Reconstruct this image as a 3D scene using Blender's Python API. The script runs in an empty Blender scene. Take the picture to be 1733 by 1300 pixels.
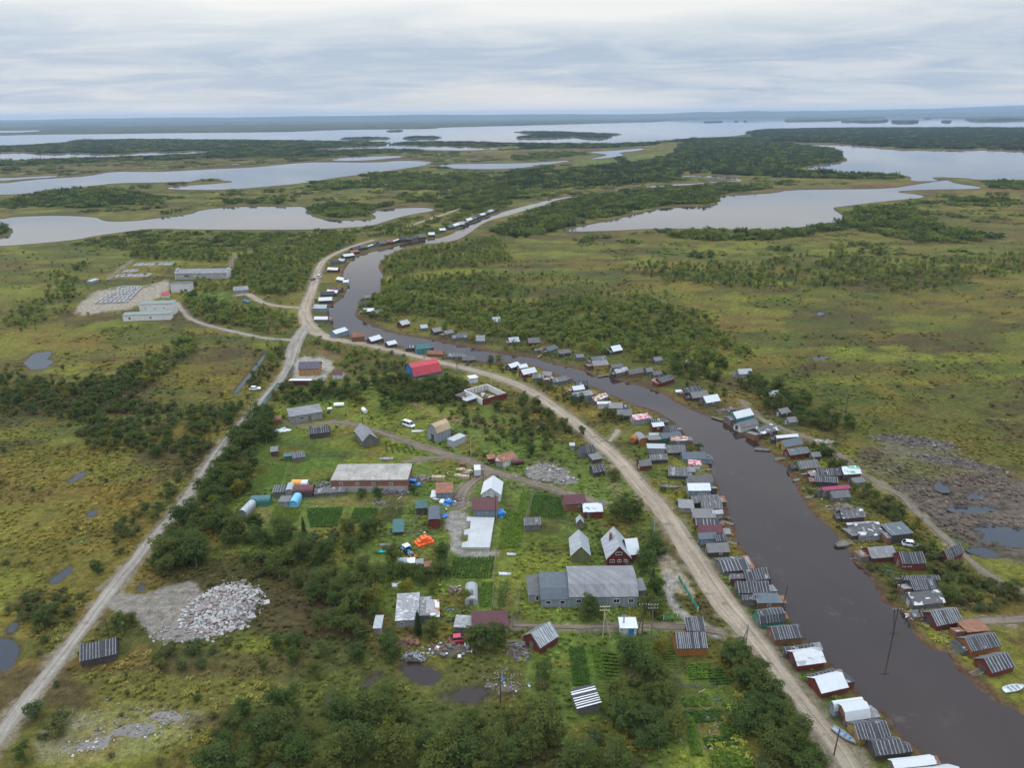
import bpy, math, random
import numpy as np
from mathutils import Vector, Matrix
R = math.radians
random.seed(7); RNG = np.random.default_rng(11)
SC = bpy.context.scene
COL = SC.collection
# ------------------------------------------------------------ camera, sky, sun, exposure
F, CX, CY, H, YH, ROLL = 1250.0, 866.5, 650.0, 105.0, 194.5, R(0.5)
PITCH = math.atan((CY - YH) / F)
up0 = Vector((0, math.sin(PITCH), math.cos(PITCH))); FW = Vector((0, math.cos(PITCH), -math.sin(PITCH)))
RT = Vector((1, 0, 0)) * math.cos(ROLL) - up0 * math.sin(ROLL)
UP = up0 * math.cos(ROLL) + Vector((1, 0, 0)) * math.sin(ROLL)
cam_d = bpy.data.cameras.new('camera'); cam = bpy.data.objects.new('camera', cam_d); COL.objects.link(cam)
cam_d.sensor_width = 36; cam_d.sensor_fit = 'HORIZONTAL'; cam_d.lens = F / 1733 * 36
cam_d.clip_start = 1; cam_d.clip_end = 300000
M = Matrix.Identity(4)
for i in range(3): M[i][0], M[i][1], M[i][2] = RT[i], UP[i], -FW[i]
M[2][3] = H
cam.matrix_world = M; SC.camera = cam

SUN_EL, SUN_AZ = R(38), R(-60)          # the sun behind the cloud, from the left and ahead
W = bpy.data.worlds.new('World'); SC.world = W; W.use_nodes = True
nt = W.node_tree; nt.nodes.clear(); N = nt.nodes.new; L = nt.links.new
def vmath(op, a=None, b=None):
    n = N('ShaderNodeMath'); n.operation = op
    for i, v in enumerate((a, b)):
        if v is None: continue
        if isinstance(v, (int, float)): n.inputs[i].default_value = v
        else: L(v, n.inputs[i])
    return n.outputs[0]
def ramp(fac, stops, interp='LINEAR'):
    n = N('ShaderNodeValToRGB'); e = n.color_ramp.elements; n.color_ramp.interpolation = interp
    while len(e) < len(stops): e.new(0.5)
    for s, (p, c) in zip(e, stops): s.position = p; s.color = (*c, 1) if len(c) == 3 else c
    L(fac, n.inputs[0]); return n.outputs[0]
sky = N('ShaderNodeTexSky'); sky.sky_type = 'NISHITA'; sky.sun_disc = False
sky.sun_elevation = SUN_EL; sky.sun_rotation = SUN_AZ; sky.air_density = 1.2; sky.dust_density = 2.0
bg1 = N('ShaderNodeBackground'); L(sky.outputs[0], bg1.inputs[0]); bg1.inputs[1].default_value = 0.10
tc = N('ShaderNodeTexCoord'); sx = N('ShaderNodeSeparateXYZ'); L(tc.outputs['Generated'], sx.inputs[0])
den = vmath('ADD', vmath('MAXIMUM', sx.outputs[2], 0.0), 0.11)
cb = N('ShaderNodeCombineXYZ'); L(vmath('DIVIDE', sx.outputs[0], den), cb.inputs[0]); L(vmath('DIVIDE', sx.outputs[1], den), cb.inputs[1])
def wnoise(scale, det, rough, mx, my, off=0.0, dist=0.0):
    mp = N('ShaderNodeMapping'); mp.inputs['Scale'].default_value = (mx, my, 1); mp.inputs['Location'].default_value = (off, off * 1.7, off * .3)
    L(cb.outputs[0], mp.inputs[0]); n = N('ShaderNodeTexNoise'); L(mp.outputs[0], n.inputs['Vector'])
    n.inputs['Scale'].default_value = scale; n.inputs['Detail'].default_value = det; n.inputs['Roughness'].default_value = rough; n.inputs['Distortion'].default_value = dist
    return n.outputs['Fac']
big = wnoise(0.42, 5, .55, .75, 1.0, 3.1, .5)
fine = wnoise(1.5, 8, .60, .62, 1.0, 9.3, .9)
# height in the sky (sin of elevation), bent by the cloud noise so the bands are uneven
hh = vmath('ADD', sx.outputs[2], vmath('MULTIPLY', vmath('SUBTRACT', big, .5), 0.12))
base = ramp(vmath('MULTIPLY', hh, 4.0), [(0.0, (.96, .93, .89)), (.07, (.82, .82, .82)), (.16, (.52, .62, .75)), (.29, (.48, .59, .74)), (.40, (.70, .77, .84)), (.50, (1.0, 1.0, .985)), (.70, (.96, .965, .965)), (1.0, (.58, .67, .80))])
streak = ramp(fine, [(.43, (0, 0, 0)), (.66, (1, 1, 1))])
mix = N('ShaderNodeMix'); mix.data_type = 'RGBA'; L(vmath('MULTIPLY', streak, .46), mix.inputs[0]); L(base, mix.inputs[6]); mix.inputs[7].default_value = (1.0, .99, .965, 1)
bg2 = N('ShaderNodeBackground'); L(mix.outputs[2], bg2.inputs[0])
# an overcast sky is brightest overhead
L(vmath('ADD', vmath('MULTIPLY', vmath('MAXIMUM', vmath('SUBTRACT', sx.outputs[2], .22), 0.0), 4.6), 0.98), bg2.inputs[1])
ms = N('ShaderNodeMixShader'); ms.inputs[0].default_value = 0.88; L(bg1.outputs[0], ms.inputs[1]); L(bg2.outputs[0], ms.inputs[2])
wo = N('ShaderNodeOutputWorld'); L(ms.outputs[0], wo.inputs[0])

sd = bpy.data.lights.new('sun', 'SUN'); sd.energy = 0.8; sd.angle = R(25); sd.color = (1, .96, .9)
so = bpy.data.objects.new('sun', sd); COL.objects.link(so)
sdir = Vector((math.sin(SUN_AZ) * math.cos(SUN_EL), math.cos(SUN_AZ) * math.cos(SUN_EL), math.sin(SUN_EL)))
so.rotation_euler = sdir.to_track_quat('Z', 'Y').to_euler(); so.location = (0, 0, 300)
SC.view_settings.view_transform = 'Standard'; SC.view_settings.look = 'None'; SC.view_settings.exposure = 0.0; SC.view_settings.gamma = 1
cy = SC.cycles
cy.max_bounces = 5; cy.diffuse_bounces = 4; cy.glossy_bounces = 2; cy.transmission_bounces = 2; cy.transparent_max_bounces = 4; cy.volume_bounces = 0
cy.use_denoising = True; cy.denoiser = 'OPENIMAGEDENOISE'; cy.denoising_input_passes = 'RGB_ALBEDO_NORMAL'
cy.caustics_reflective = False; cy.caustics_refractive = False
# ------------------------------------------------------------ geometry helpers
fwv, rtv, upv = np.array(FW), np.array(RT), np.array(UP)
def unp(px, py, z=0.0):
    """ground points (height z) seen at these photo pixels"""
    px = np.asarray(px, float); py = np.asarray(py, float)
    d = fwv + np.multiply.outer((px - CX) / F, rtv) - np.multiply.outer((py - CY) / F, upv)
    dz = np.minimum(d[..., 2], -1e-5)
    t = (z - H) / dz
    return np.stack([d[..., 0] * t, d[..., 1] * t], -1)
def proj(x, y, z=0.0):
    v = np.stack([np.asarray(x, float), np.asarray(y, float), np.zeros_like(x) + z - H], -1)
    zc = v @ fwv
    return CX + F * (v @ rtv) / zc, CY - F * (v @ upv) / zc, zc
def P(px, py): return unp(px, py)
def inpoly(px, py, poly):
    poly = np.asarray(poly, float); x0, y0 = poly.min(0); x1, y1 = poly.max(0)
    out = np.zeros(px.shape, bool); m = (px >= x0) & (px <= x1) & (py >= y0) & (py <= y1)
    if not m.any(): return out
    x, y = px[m], py[m]; ins = np.zeros(x.shape, bool); n = len(poly); j = n - 1
    for i in range(n):
        xi, yi = poly[i]; xj, yj = poly[j]
        if yi != yj:
            ins ^= ((yi > y) != (yj > y)) & (x < (xj - xi) * (y - yi) / (yj - yi) + xi)
        j = i
    out[m] = ins; return out
def segdist(px, py, pts, closed=False, aspect=1.0):
    pts = np.asarray(pts, float); d2 = np.full(px.shape, 1e18); n = len(pts)
    for i in range(n if closed else n - 1):
        ax, ay = pts[i]; bx, by = pts[(i + 1) % n]
        dx, dy = bx - ax, by - ay; l2 = dx * dx + dy * dy + 1e-12
        t = np.clip(((px - ax) * dx + (py - ay) * dy) / l2, 0, 1)
        d2 = np.minimum(d2, (px - ax - t * dx) ** 2 + (py - ay - t * dy) ** 2)
    return np.sqrt(d2)
def sdf(px, py, poly, reach=40):
    """signed distance, negative inside; only exact within reach"""
    poly = np.asarray(poly, float); out = np.full(px.shape, float(reach))
    x0, y0 = poly.min(0) - reach; x1, y1 = poly.max(0) + reach
    m = (px >= x0) & (px <= x1) & (py >= y0) & (py <= y1)
    if m.any():
        d = segdist(px[m], py[m], poly, True); ins = inpoly(px[m], py[m], poly)
        out[m] = np.minimum(np.where(ins, -d, d), reach)
    return out
_perm = np.random.default_rng(3).random((256, 256))
def vnoise(x, y):
    xi = np.floor(x).astype(int); yi = np.floor(y).astype(int); fx = x - xi; fy = y - yi
    fx = fx * fx * (3 - 2 * fx); fy = fy * fy * (3 - 2 * fy)
    g = lambda a, b: _perm[a & 255, b & 255]
    return (g(xi, yi) * (1 - fx) + g(xi + 1, yi) * fx) * (1 - fy) + (g(xi, yi + 1) * (1 - fx) + g(xi + 1, yi + 1) * fx) * fy
def fbm(x, y, s, o=4, off=0.0):
    v = 0; a = .5; t = 0
    for k in range(o):
        v = v + a * vnoise(x / s + off + 17.3 * k, y / s + off * 1.3 + 9.1 * k); t += a; a *= .5; s /= 2.07
    return v / t
def sstep(a, b, x): t = np.clip((x - a) / (b - a), 0, 1); return t * t * (3 - 2 * t)
def resample(pts, step):
    pts = np.asarray(pts, float); seg = np.linalg.norm(np.diff(pts[:, :2], axis=0), axis=1); s = np.concatenate([[0], np.cumsum(seg)])
    n = max(2, int(s[-1] / step)); q = np.linspace(0, s[-1], n)
    return np.stack([np.interp(q, s, pts[:, k]) for k in range(pts.shape[1])], 1)
def smooth(pts, it=2):
    pts = np.asarray(pts, float)
    for _ in range(it):
        q = [pts[0]]
        for a, b in zip(pts[:-1], pts[1:]): q += [a * .75 + b * .25, a * .25 + b * .75]
        q.append(pts[-1]); pts = np.array(q)
    return pts
def csmooth(pts, it=1):
    pts = np.asarray(pts, float)
    for _ in range(it):
        nx = np.roll(pts, -1, 0); q = np.empty((2 * len(pts), 2)); q[0::2] = pts * .75 + nx * .25; q[1::2] = pts * .25 + nx * .75; pts = q
    return pts
def mesh_np(name, V, faces, mats=(), mi=None, smooth_=False):
    """V (n,3); faces: (m,k) int array or list of tuples"""
    me = bpy.data.meshes.new(name)
    if isinstance(faces, np.ndarray):
        m, k = faces.shape
        me.vertices.add(len(V)); me.vertices.foreach_set('co', np.asarray(V, np.float32).ravel())
        me.loops.add(m * k); me.loops.foreach_set('vertex_index', faces.astype(np.int32).ravel())
        me.polygons.add(m); me.polygons.foreach_set('loop_start', np.arange(0, m * k, k, dtype=np.int32))
        try: me.polygons.foreach_set('loop_total', np.full(m, k, np.int32))
        except Exception: pass
    else:
        me.from_pydata([tuple(v) for v in V], [], [tuple(f) for f in faces])
    for mt in mats: me.materials.append(mt)
    if mi is not None: me.polygons.foreach_set('material_index', np.asarray(mi, np.int32))
    if smooth_: me.polygons.foreach_set('use_smooth', np.ones(len(me.polygons), bool))
    me.update(calc_edges=True)
    return me
class MB:
    """collects simple solids into ONE mesh"""
    def __init__(s): s.v = []; s.f = []; s.m = []
    def add(s, V, Fs, m=0):
        o = len(s.v); s.v += [tuple(v) for v in V]; s.f += [tuple(i + o for i in f) for f in Fs]; s.m += [m] * len(Fs); return s
    def box(s, c, d, m=0, rz=0.0, rx=0.0):
        x, y, z = d[0] / 2, d[1] / 2, d[2] / 2
        V = [Vector((a * x, b * y, e * z)) for e in (-1, 1) for a, b in ((-1, -1), (1, -1), (1, 1), (-1, 1))]
        if rx: V = [Matrix.Rotation(rx, 3, 'X') @ v for v in V]
        if rz: V = [Matrix.Rotation(rz, 3, 'Z') @ v for v in V]
        V = [v + Vector(c) for v in V]
        return s.add(V, [(3, 2, 1, 0), (4, 5, 6, 7), (0, 1, 5, 4), (1, 2, 6, 5), (2, 3, 7, 6), (3, 0, 4, 7)], m)
    def bar(s, a, b, w, h, m=0):
        a, b = Vector(a), Vector(b); d = (b - a).normalized()
        u = d.cross(Vector((0, 0, 1)));  u = u.normalized() if u.length > 1e-4 else Vector((1, 0, 0)); n = u.cross(d)
        V = [p + u * (i * w / 2) + n * (j * h / 2) for p in (a, b) for i, j in ((-1, -1), (1, -1), (1, 1), (-1, 1))]
        return s.add(V, [(3, 2, 1, 0), (4, 5, 6, 7), (0, 1, 5, 4), (1, 2, 6, 5), (2, 3, 7, 6), (3, 0, 4, 7)], m)
    def tube(s, pts, rad, n=8, m=0, cap=True):
        pts = [Vector(p) for p in pts]; V = []; Fs = []
        for i, p in enumerate(pts):
            d = (pts[min(i + 1, len(pts) - 1)] - pts[max(i - 1, 0)]).normalized()
            u = d.orthogonal().normalized() if abs(d.z) < .9 else (Vector((1, 0, 0)) - d * d.x).normalized(); w = d.cross(u)
            r = rad[i] if hasattr(rad, '__len__') else rad
            V += [p + (u * math.cos(t) + w * math.sin(t)) * r for t in (2 * math.pi * k / n for k in range(n))]
        for i in range(len(pts) - 1):
            for k in range(n): Fs.append((i * n + k, i * n + (k + 1) % n, (i + 1) * n + (k + 1) % n, (i + 1) * n + k))
        if cap: Fs += [tuple(range(n - 1, -1, -1)), tuple(range((len(pts) - 1) * n, len(pts) * n))]
        return s.add(V, Fs, m)
    def rock(s, c, r, m=0, sq=.7):
        # an angular lump: a jittered box with cut corners
        q = [Vector((a, b, e)) for e in (-1, 1) for a, b in ((-1, -1), (1, -1), (1, 1), (-1, 1))]
        rot = Matrix.Rotation(random.uniform(0, 6.28), 3, 'Z') @ Matrix.Rotation(random.uniform(-.6, .6), 3, 'X')
        k = (random.uniform(.6, 1.3), random.uniform(.6, 1.3), random.uniform(.4, .9) * sq)
        V = [Vector(c) + rot @ Vector((v.x * k[0] * random.uniform(.7, 1), v.y * k[1] * random.uniform(.7, 1), v.z * k[2] * random.uniform(.7, 1))) * r for v in q]
        return s.add(V, [(3, 2, 1, 0), (4, 5, 6, 7), (0, 1, 5, 4), (1, 2, 6, 5), (2, 3, 7, 6), (3, 0, 4, 7)], m)
    def mesh(s, name, mats, sm=False):
        return mesh_np(name, s.v, s.f, mats, s.m, sm)
    def build(s, name, mats, parent=None, sm=False):
        mats = mats if isinstance(mats, (list, tuple)) else [mats]
        return link(name, s.mesh(name, mats, sm), parent)
def link(name, me, parent=None, loc=None, rz=0.0):
    o = bpy.data.objects.new(name, me); COL.objects.link(o)
    if parent is not None: o.parent = parent
    if loc is not None: o.location = loc
    if rz: o.rotation_euler = (0, 0, rz)
    return o
LABELS = {}
def tag(o, label=None, cat=None, group=None, kind=None):
    if label:
        w = label.split()
        if len(w) > 16: label = ' '.join(w[:16])
        o['label'] = label
    if cat: o['category'] = cat
    if group: o['group'] = group
    if kind: o['kind'] = kind
    return o
def thing(name, label, cat, loc=(0, 0, 0), rz=0.0, group=None):
    o = bpy.data.objects.new(name, None); COL.objects.link(o); o.empty_display_size = .3
    o.location = loc; o.rotation_euler = (0, 0, rz); return tag(o, label, cat, group)
# ------------------------------------------------------------ materials
def nodemat(name, rough=.8):
    m = bpy.data.materials.new(name); m.use_nodes = True; t = m.node_tree; b = t.nodes['Principled BSDF']; b.inputs['Roughness'].default_value = rough
    b.inputs['Specular IOR Level'].default_value = .3
    return m, t, b
class G:
    """small node-graph helper"""
    def __init__(s, t): s.t = t
    def n(s, k): return s.t.nodes.new(k)
    def l(s, a, b): s.t.links.new(a, b)
    def co(s, scale=(1, 1, 1), src='Object'):
        c = s.n('ShaderNodeTexCoord'); m = s.n('ShaderNodeMapping'); m.inputs['Scale'].default_value = scale; s.l(c.outputs[src], m.inputs[0]); return m.outputs[0]
    def pos(s, scale=(1, 1, 1)):
        c = s.n('ShaderNodeNewGeometry'); m = s.n('ShaderNodeMapping'); m.inputs['Scale'].default_value = scale; s.l(c.outputs['Position'], m.inputs[0]); return m.outputs[0]
    def noise(s, vec, scale, det=4, rough=.6, out='Fac'):
        n = s.n('ShaderNodeTexNoise'); s.l(vec, n.inputs['Vector']); n.inputs['Scale'].default_value = scale; n.inputs['Detail'].default_value = det; n.inputs['Roughness'].default_value = rough; return n.outputs[out]
    def ramp(s, fac, stops):
        n = s.n('ShaderNodeValToRGB'); e = n.color_ramp.elements
        while len(e) < len(stops): e.new(.5)
        for q, (p, c) in zip(e, stops): q.position = p; q.color = (*c, 1) if hasattr(c, '__len__') else (c, c, c, 1)
        s.l(fac, n.inputs[0]); return n.outputs[0]
    def mix(s, fac, a, b, mode='MIX'):
        n = s.n('ShaderNodeMix'); n.data_type = 'RGBA'; n.blend_type = mode
        for i, v in ((0, fac), (6, a), (7, b)):
            if isinstance(v, (int, float)): n.inputs[i].default_value = v if i == 0 else (v, v, v, 1)
            elif isinstance(v, tuple): n.inputs[i].default_value = (*v, 1)
            else: s.l(v, n.inputs[i])
        return n.outputs[2]
    def math(s, op, a, b=None):
        n = s.n('ShaderNodeMath'); n.operation = op
        for i, v in enumerate((a, b)):
            if v is None: continue
            if isinstance(v, (int, float)): n.inputs[i].default_value = v
            else: s.l(v, n.inputs[i])
        return n.outputs[0]
    def attr(s, name):
        n = s.n('ShaderNodeAttribute'); n.attribute_name = name; return n.outputs['Color']
    def rnd(s): return s.n('ShaderNodeObjectInfo').outputs['Random']
    def bump(s, h, strength, dist, bsdf):
        n = s.n('ShaderNodeBump'); n.inputs['Strength'].default_value = strength; n.inputs['Distance'].default_value = dist; s.l(h, n.inputs['Height']); s.l(n.outputs[0], bsdf.inputs['Normal'])
def mul(c, k): return tuple(min(1, v * k) for v in c)
MATS = {}
def weathered(name, col, var=.35, dirt=(.09, .08, .07), amt=.35, plank=0.0, rough=.8, axis='x', spec=.3, ns=.9):
    """painted wood, felt or sheet with stains; plank > 0 draws boards of that width"""
    m, t, b = nodemat(name, rough); g = G(t); b.inputs['Specular IOR Level'].default_value = spec
    v = g.co(); n1 = g.noise(v, ns, 6, .7); n2 = g.noise(g.co((1, 1, .25)) if ns > .5 else g.co((1, .35, .35)), 5 if ns > .5 else 1.1, 5, .72)
    c = g.mix(g.ramp(n1, [(.3, 0.), (.7, 1.)]), mul(col, 1 - var), mul(col, 1 + var * .6))
    c = g.mix(g.math('MULTIPLY', g.ramp(n2, [(.5, 0.), (.75, 1.)]), amt), c, dirt)
    c = g.mix(g.math('MULTIPLY', g.rnd(), .35), c, mul(col, .6))
    if plank:
        sc = {'x': (1 / plank, 0, 0), 'z': (0, 0, 1 / plank), 'y': (0, 1 / plank, 0)}[axis]
        wn = g.n('ShaderNodeTexWhiteNoise'); wn.noise_dimensions = '3D'; fl = g.n('ShaderNodeVectorMath'); fl.operation = 'FLOOR'
        if axis == 'x':   # boards along whichever wall: use x + y
            s = g.n('ShaderNodeSeparateXYZ'); g.l(g.co(), s.inputs[0]); k = g.n('ShaderNodeCombineXYZ'); g.l(g.math('DIVIDE', g.math('ADD', s.outputs[0], s.outputs[1]), plank), k.inputs[0]); vec = k.outputs[0]
        else: vec = g.co(sc)
        g.l(vec, fl.inputs[0]); g.l(fl.outputs[0], wn.inputs['Vector'])
        c = g.mix(g.math('MULTIPLY', wn.outputs['Value'], .55 if plank < .9 else .22), c, mul(col, .45 if plank < .9 else .7))
    g.l(c, b.inputs['Base Color']); g.bump(n2, .3, .03, b)
    MATS[name] = m; return m
def mk(key, *a, **k): return weathered(key, *a, **k)
# walls
mk('red_planks', (.15, .032, .024), plank=.16); mk('orange_planks', (.33, .125, .03), plank=.16); mk('grey_planks', (.15, .146, .14), plank=.17, var=.45)
mk('pale_planks', (.27, .27, .262), plank=.18); mk('dark_planks', (.075, .062, .055), plank=.17); mk('blue_grey_paint', (.20, .255, .30), plank=.3)
mk('green_paint', (.045, .19, .13), plank=.3); mk('teal_paint', (.06, .22, .24), plank=.3); mk('white_paint', (.55, .56, .55), plank=.3, amt=.25); mk('rusty_planks', (.21, .105, .06), plank=.17)
mk('ochre_planks', (.36, .24, .06), plank=.17); mk('bright_blue_paint', (.04, .17, .40), plank=.4); mk('olive_planks', (.17, .17, .075), plank=.2); mk('slate_siding', (.24, .262, .29), plank=.25, axis='x', var=.15)
mk('whitewashed_concrete', (.56, .55, .53), var=.18, amt=.4, ns=.4, dirt=(.25, .24, .22)); mk('brick', (.24, .10, .07), var=.3, plank=.3, axis='z'); mk('concrete', (.33, .31, .29), var=.35, amt=.5, ns=.35)
mk('mint_planks', (.30, .42, .36), plank=.2); mk('log_orange', (.46, .25, .08), plank=.22, axis='z')
# roofs
mk('tar_felt', (.042, .044, .05), var=.45, dirt=(.20, .20, .20), amt=.5); mk('batten', (.25, .25, .258), var=.4, amt=.3); mk('grey_boards_roof', (.125, .122, .122), plank=.2, var=.4)
mk('white_sheet', (.50, .52, .53), var=.12, amt=.35, dirt=(.42, .41, .39), rough=.5, plank=1.0); mk('zinc_sheet', (.35, .375, .39), var=.2, amt=.3, rough=.5, plank=.5); mk('slate_sheet', (.225, .225, .23), var=.3, amt=.55, plank=.6, ns=.25)
mk('maroon_sheet', (.10, .032, .036), var=.2, amt=.2, plank=.35, rough=.6); mk('red_sheet', (.42, .045, .06), var=.12, amt=.1, plank=.4, rough=.55); mk('magenta_sheet', (.30, .045, .10), var=.15, amt=.15, plank=.4, rough=.6)
mk('works_roof', (.17, .21, .185), var=.3, dirt=(.22, .12, .09), amt=.5, plank=.9); mk('green_sheet', (.065, .135, .12), var=.25, amt=.3, plank=.4, rough=.6); mk('teal_sheet', (.05, .135, .13), var=.2, amt=.2, plank=.4, rough=.6); mk('rust_sheet', (.23, .10, .055), var=.5, dirt=(.32, .30, .28), amt=.5, plank=.5)
mk('purple_sheet', (.075, .062, .085), var=.15, amt=.15, plank=.4, rough=.6); mk('blue_grey_sheet', (.088, .105, .12), var=.25, amt=.3); mk('grey_felt', (.145, .142, .138), var=.3, amt=.35)
mk('new_timber', (.46, .35, .22), var=.25, amt=.1, plank=.2); mk('old_timber', (.17, .15, .13), var=.4, plank=.15); mk('dark_timber', (.06, .05, .042), var=.4); mk('mossy_concrete', (.30, .285, .255), var=.4, dirt=(.10, .10, .05), amt=.85, ns=.2)
mk('glass_dark', (.02, .025, .03), var=.2, amt=0., rough=.15, spec=.6); mk('frame_white', (.6, .6, .59), var=.1, amt=.1); mk('black_rubber', (.02, .02, .02), var=.2); mk('car_white', (.75, .76, .76), var=.04, amt=.02, rough=.25, spec=.5)
mk('car_silver', (.62, .64, .66), var=.04, amt=.02, rough=.25, spec=.5); mk('car_blue', (.08, .22, .42), var=.05, amt=.05, rough=.3, spec=.5); mk('car_dark', (.05, .055, .06), var=.05, amt=.05, rough=.3, spec=.5); mk('car_red', (.42, .03, .05), var=.1, amt=.1, rough=.3, spec=.5)
mk('orange_tarp', (.78, .13, .03), var=.12, amt=.05, rough=.5); mk('blue_tarp', (.05, .20, .48), var=.2, amt=.1, rough=.5); mk('white_tarp', (.55, .57, .59), var=.15, amt=.2, rough=.5); mk('tractor_blue', (.04, .24, .42), var=.1, amt=.1, rough=.4); mk('teal_plastic', (.03, .38, .33), var=.1, amt=.1, rough=.4)
mk('steel_grey', (.29, .305, .315), var=.15, amt=.2, rough=.45); mk('rock_pale', (.36, .345, .325), var=.3, amt=.3); mk('rock_grey', (.20, .19, .178), var=.35, amt=.3); mk('rock_pink', (.23, .175, .155), var=.3, amt=.3); mk('fence_teal', (.22, .36, .36), var=.2, amt=.2); mk('fence_green', (.04, .24, .16), var=.15, amt=.1); mk('yellow_wood', (.42, .36, .20), var=.2, amt=.2)
mk('light_blue_sheet', (.16, .42, .60), var=.12, amt=.1); mk('orange_sheet', (.62, .28, .06), var=.1, amt=.1); mk('slab_white', (.34, .35, .35), var=.18, amt=.5, ns=.3, dirt=(.5, .48, .45))
mk('soil', (.085, .068, .05), var=.3, amt=.2); mk('stone_dust', (.155, .14, .122), var=.3, amt=.3)
def patched(name, a, b_, scale=.5, thr=.5, third=None):
    m, t, b = nodemat(name, .7); g = G(t); v = g.co((1, 1.6, 1)); n = g.n('ShaderNodeTexVoronoi'); g.l(v, n.inputs['Vector']); n.inputs['Scale'].default_value = scale; n.distance = 'CHEBYCHEV'
    s = g.n('ShaderNodeSeparateColor'); g.l(n.outputs['Color'], s.inputs[0])
    c = g.mix(g.ramp(s.outputs[0], [(thr - .01, 0.), (thr + .01, 1.)]), a, b_)
    if third: c = g.mix(g.ramp(s.outputs[1], [(.78, 0.), (.80, 1.)]), c, third)
    c = g.mix(g.math('MULTIPLY', g.noise(g.co(), 3, 5, .7), .35), c, (.12, .11, .10)); g.l(c, b.inputs['Base Color']); MATS[name] = m
patched('red_white_banner', (.46, .07, .11), (.56, .47, .48), 2.0, .45); patched('white_blue_banner', (.55, .57, .59), (.55, .57, .59), 1.0, .5, (.10, .22, .50)); patched('white_green_banner', (.54, .58, .58), (.13, .40, .27), .9, .84, (.08, .08, .12))
patched('patched_slate', (.29, .29, .30), (.20, .20, .21), 1.3, .5, (.44, .43, .42)); patched('tattered_felt', (.07, .07, .075), (.09, .09, .095), .9, .5, (.55, .55, .55)); patched('white_streaked', (.54, .55, .55), (.50, .51, .52), 1.0, .5, (.30, .31, .34)); patched('rust_white', (.26, .12, .07), (.55, .52, .50), 1.0, .5); patched('red_stripes', (.46, .06, .08), (.55, .50, .49), 2.2, .5)
# ------------------------------------------------------------ the setting: water, ground, roads, hills (traced in photo pixels, laid on the ground plane)
RIVER = [(1590,1300),(1540,1255),(1512,1225),(1496,1205),(1468,1190),(1442,1160),(1425,1140),(1400,1115),(1378,1095),(1352,1065),(1337,1045),(1324,1030),(1310,1008),(1306,985),(1292,962),(1272,950),(1262,935),(1250,915),(1242,890),(1236,870),(1226,845),(1216,820),(1202,790),(1192,770),(1180,755),(1165,740),(1150,722),(1140,712),(1120,700),(1100,690),(1075,684),(1060,677),(1035,667),(1010,655),(985,647),(960,639),(935,628),(905,618),(880,613),(861,612),
 (819,611),(803,608),(775,601),(738,595),(704,588),(676,585),(646,578),(614,576),(585,567),(565,555),(557,540),(553,527),(559,517),(577,506),(590,487),(583,476),(580,461),(588,447),(605,432),(625,427),(654,420),(683,412),(720,405),(755,401),(784,383),(813,371),(842,361),(870,353),(912,342),(921,345),(880,358),(856,365),(821,374),(790,397),(772,406),(741,411),(706,412),(686,417),(669,425),(654,432),(640,447),(641,455),(650,468),(643,478),(644,493),(634,499),(611,513),(601,528),(602,537),(614,543),(646,558),(676,566),(704,570),(738,576),(773,584),(801,587),(831,596),(865,601),(900,604),(931,615),(955,619),(991,627),(1010,637),(1032,635),(1044,643),(1068,649),(1102,657),(1133,671),(1140,679),(1157,687),(1175,695),(1195,703),(1213,711),(1233,716),(1248,731),(1264,738),(1276,741),(1289,754),(1303,765),(1312,771),(1310,781),(1328,786),(1340,806),(1348,826),(1354,836),(1371,861),(1380,874),(1400,891),(1414,905),(1423,921),(1439,931),(1448,951),(1464,967),(1472,979),(1486,998),(1492,1018),(1508,1029),(1525,1033),(1538,1052),(1543,1064),(1558,1078),(1565,1090),(1584,1102),(1604,1102),(1618,1121),(1627,1133),(1642,1142),(1655,1161),(1675,1170),(1680,1180),(1698,1194),(1719,1204),(1740,1218),(1800,1270),(1900,1380),(1950,1500),(1760,1500)]
STREAM = [(915,345,7),(938,337,2.6),(970,332,1.6),(1010,326,1.2),(1047,321,1.2),(1094,316,2.4),(1130,313,3),(1182,310.5,1.6),(1215,307,1),(1262,305.5,1.6),(1237,301,3),(1198,298,3),(1153,297,1.4)]
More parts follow.
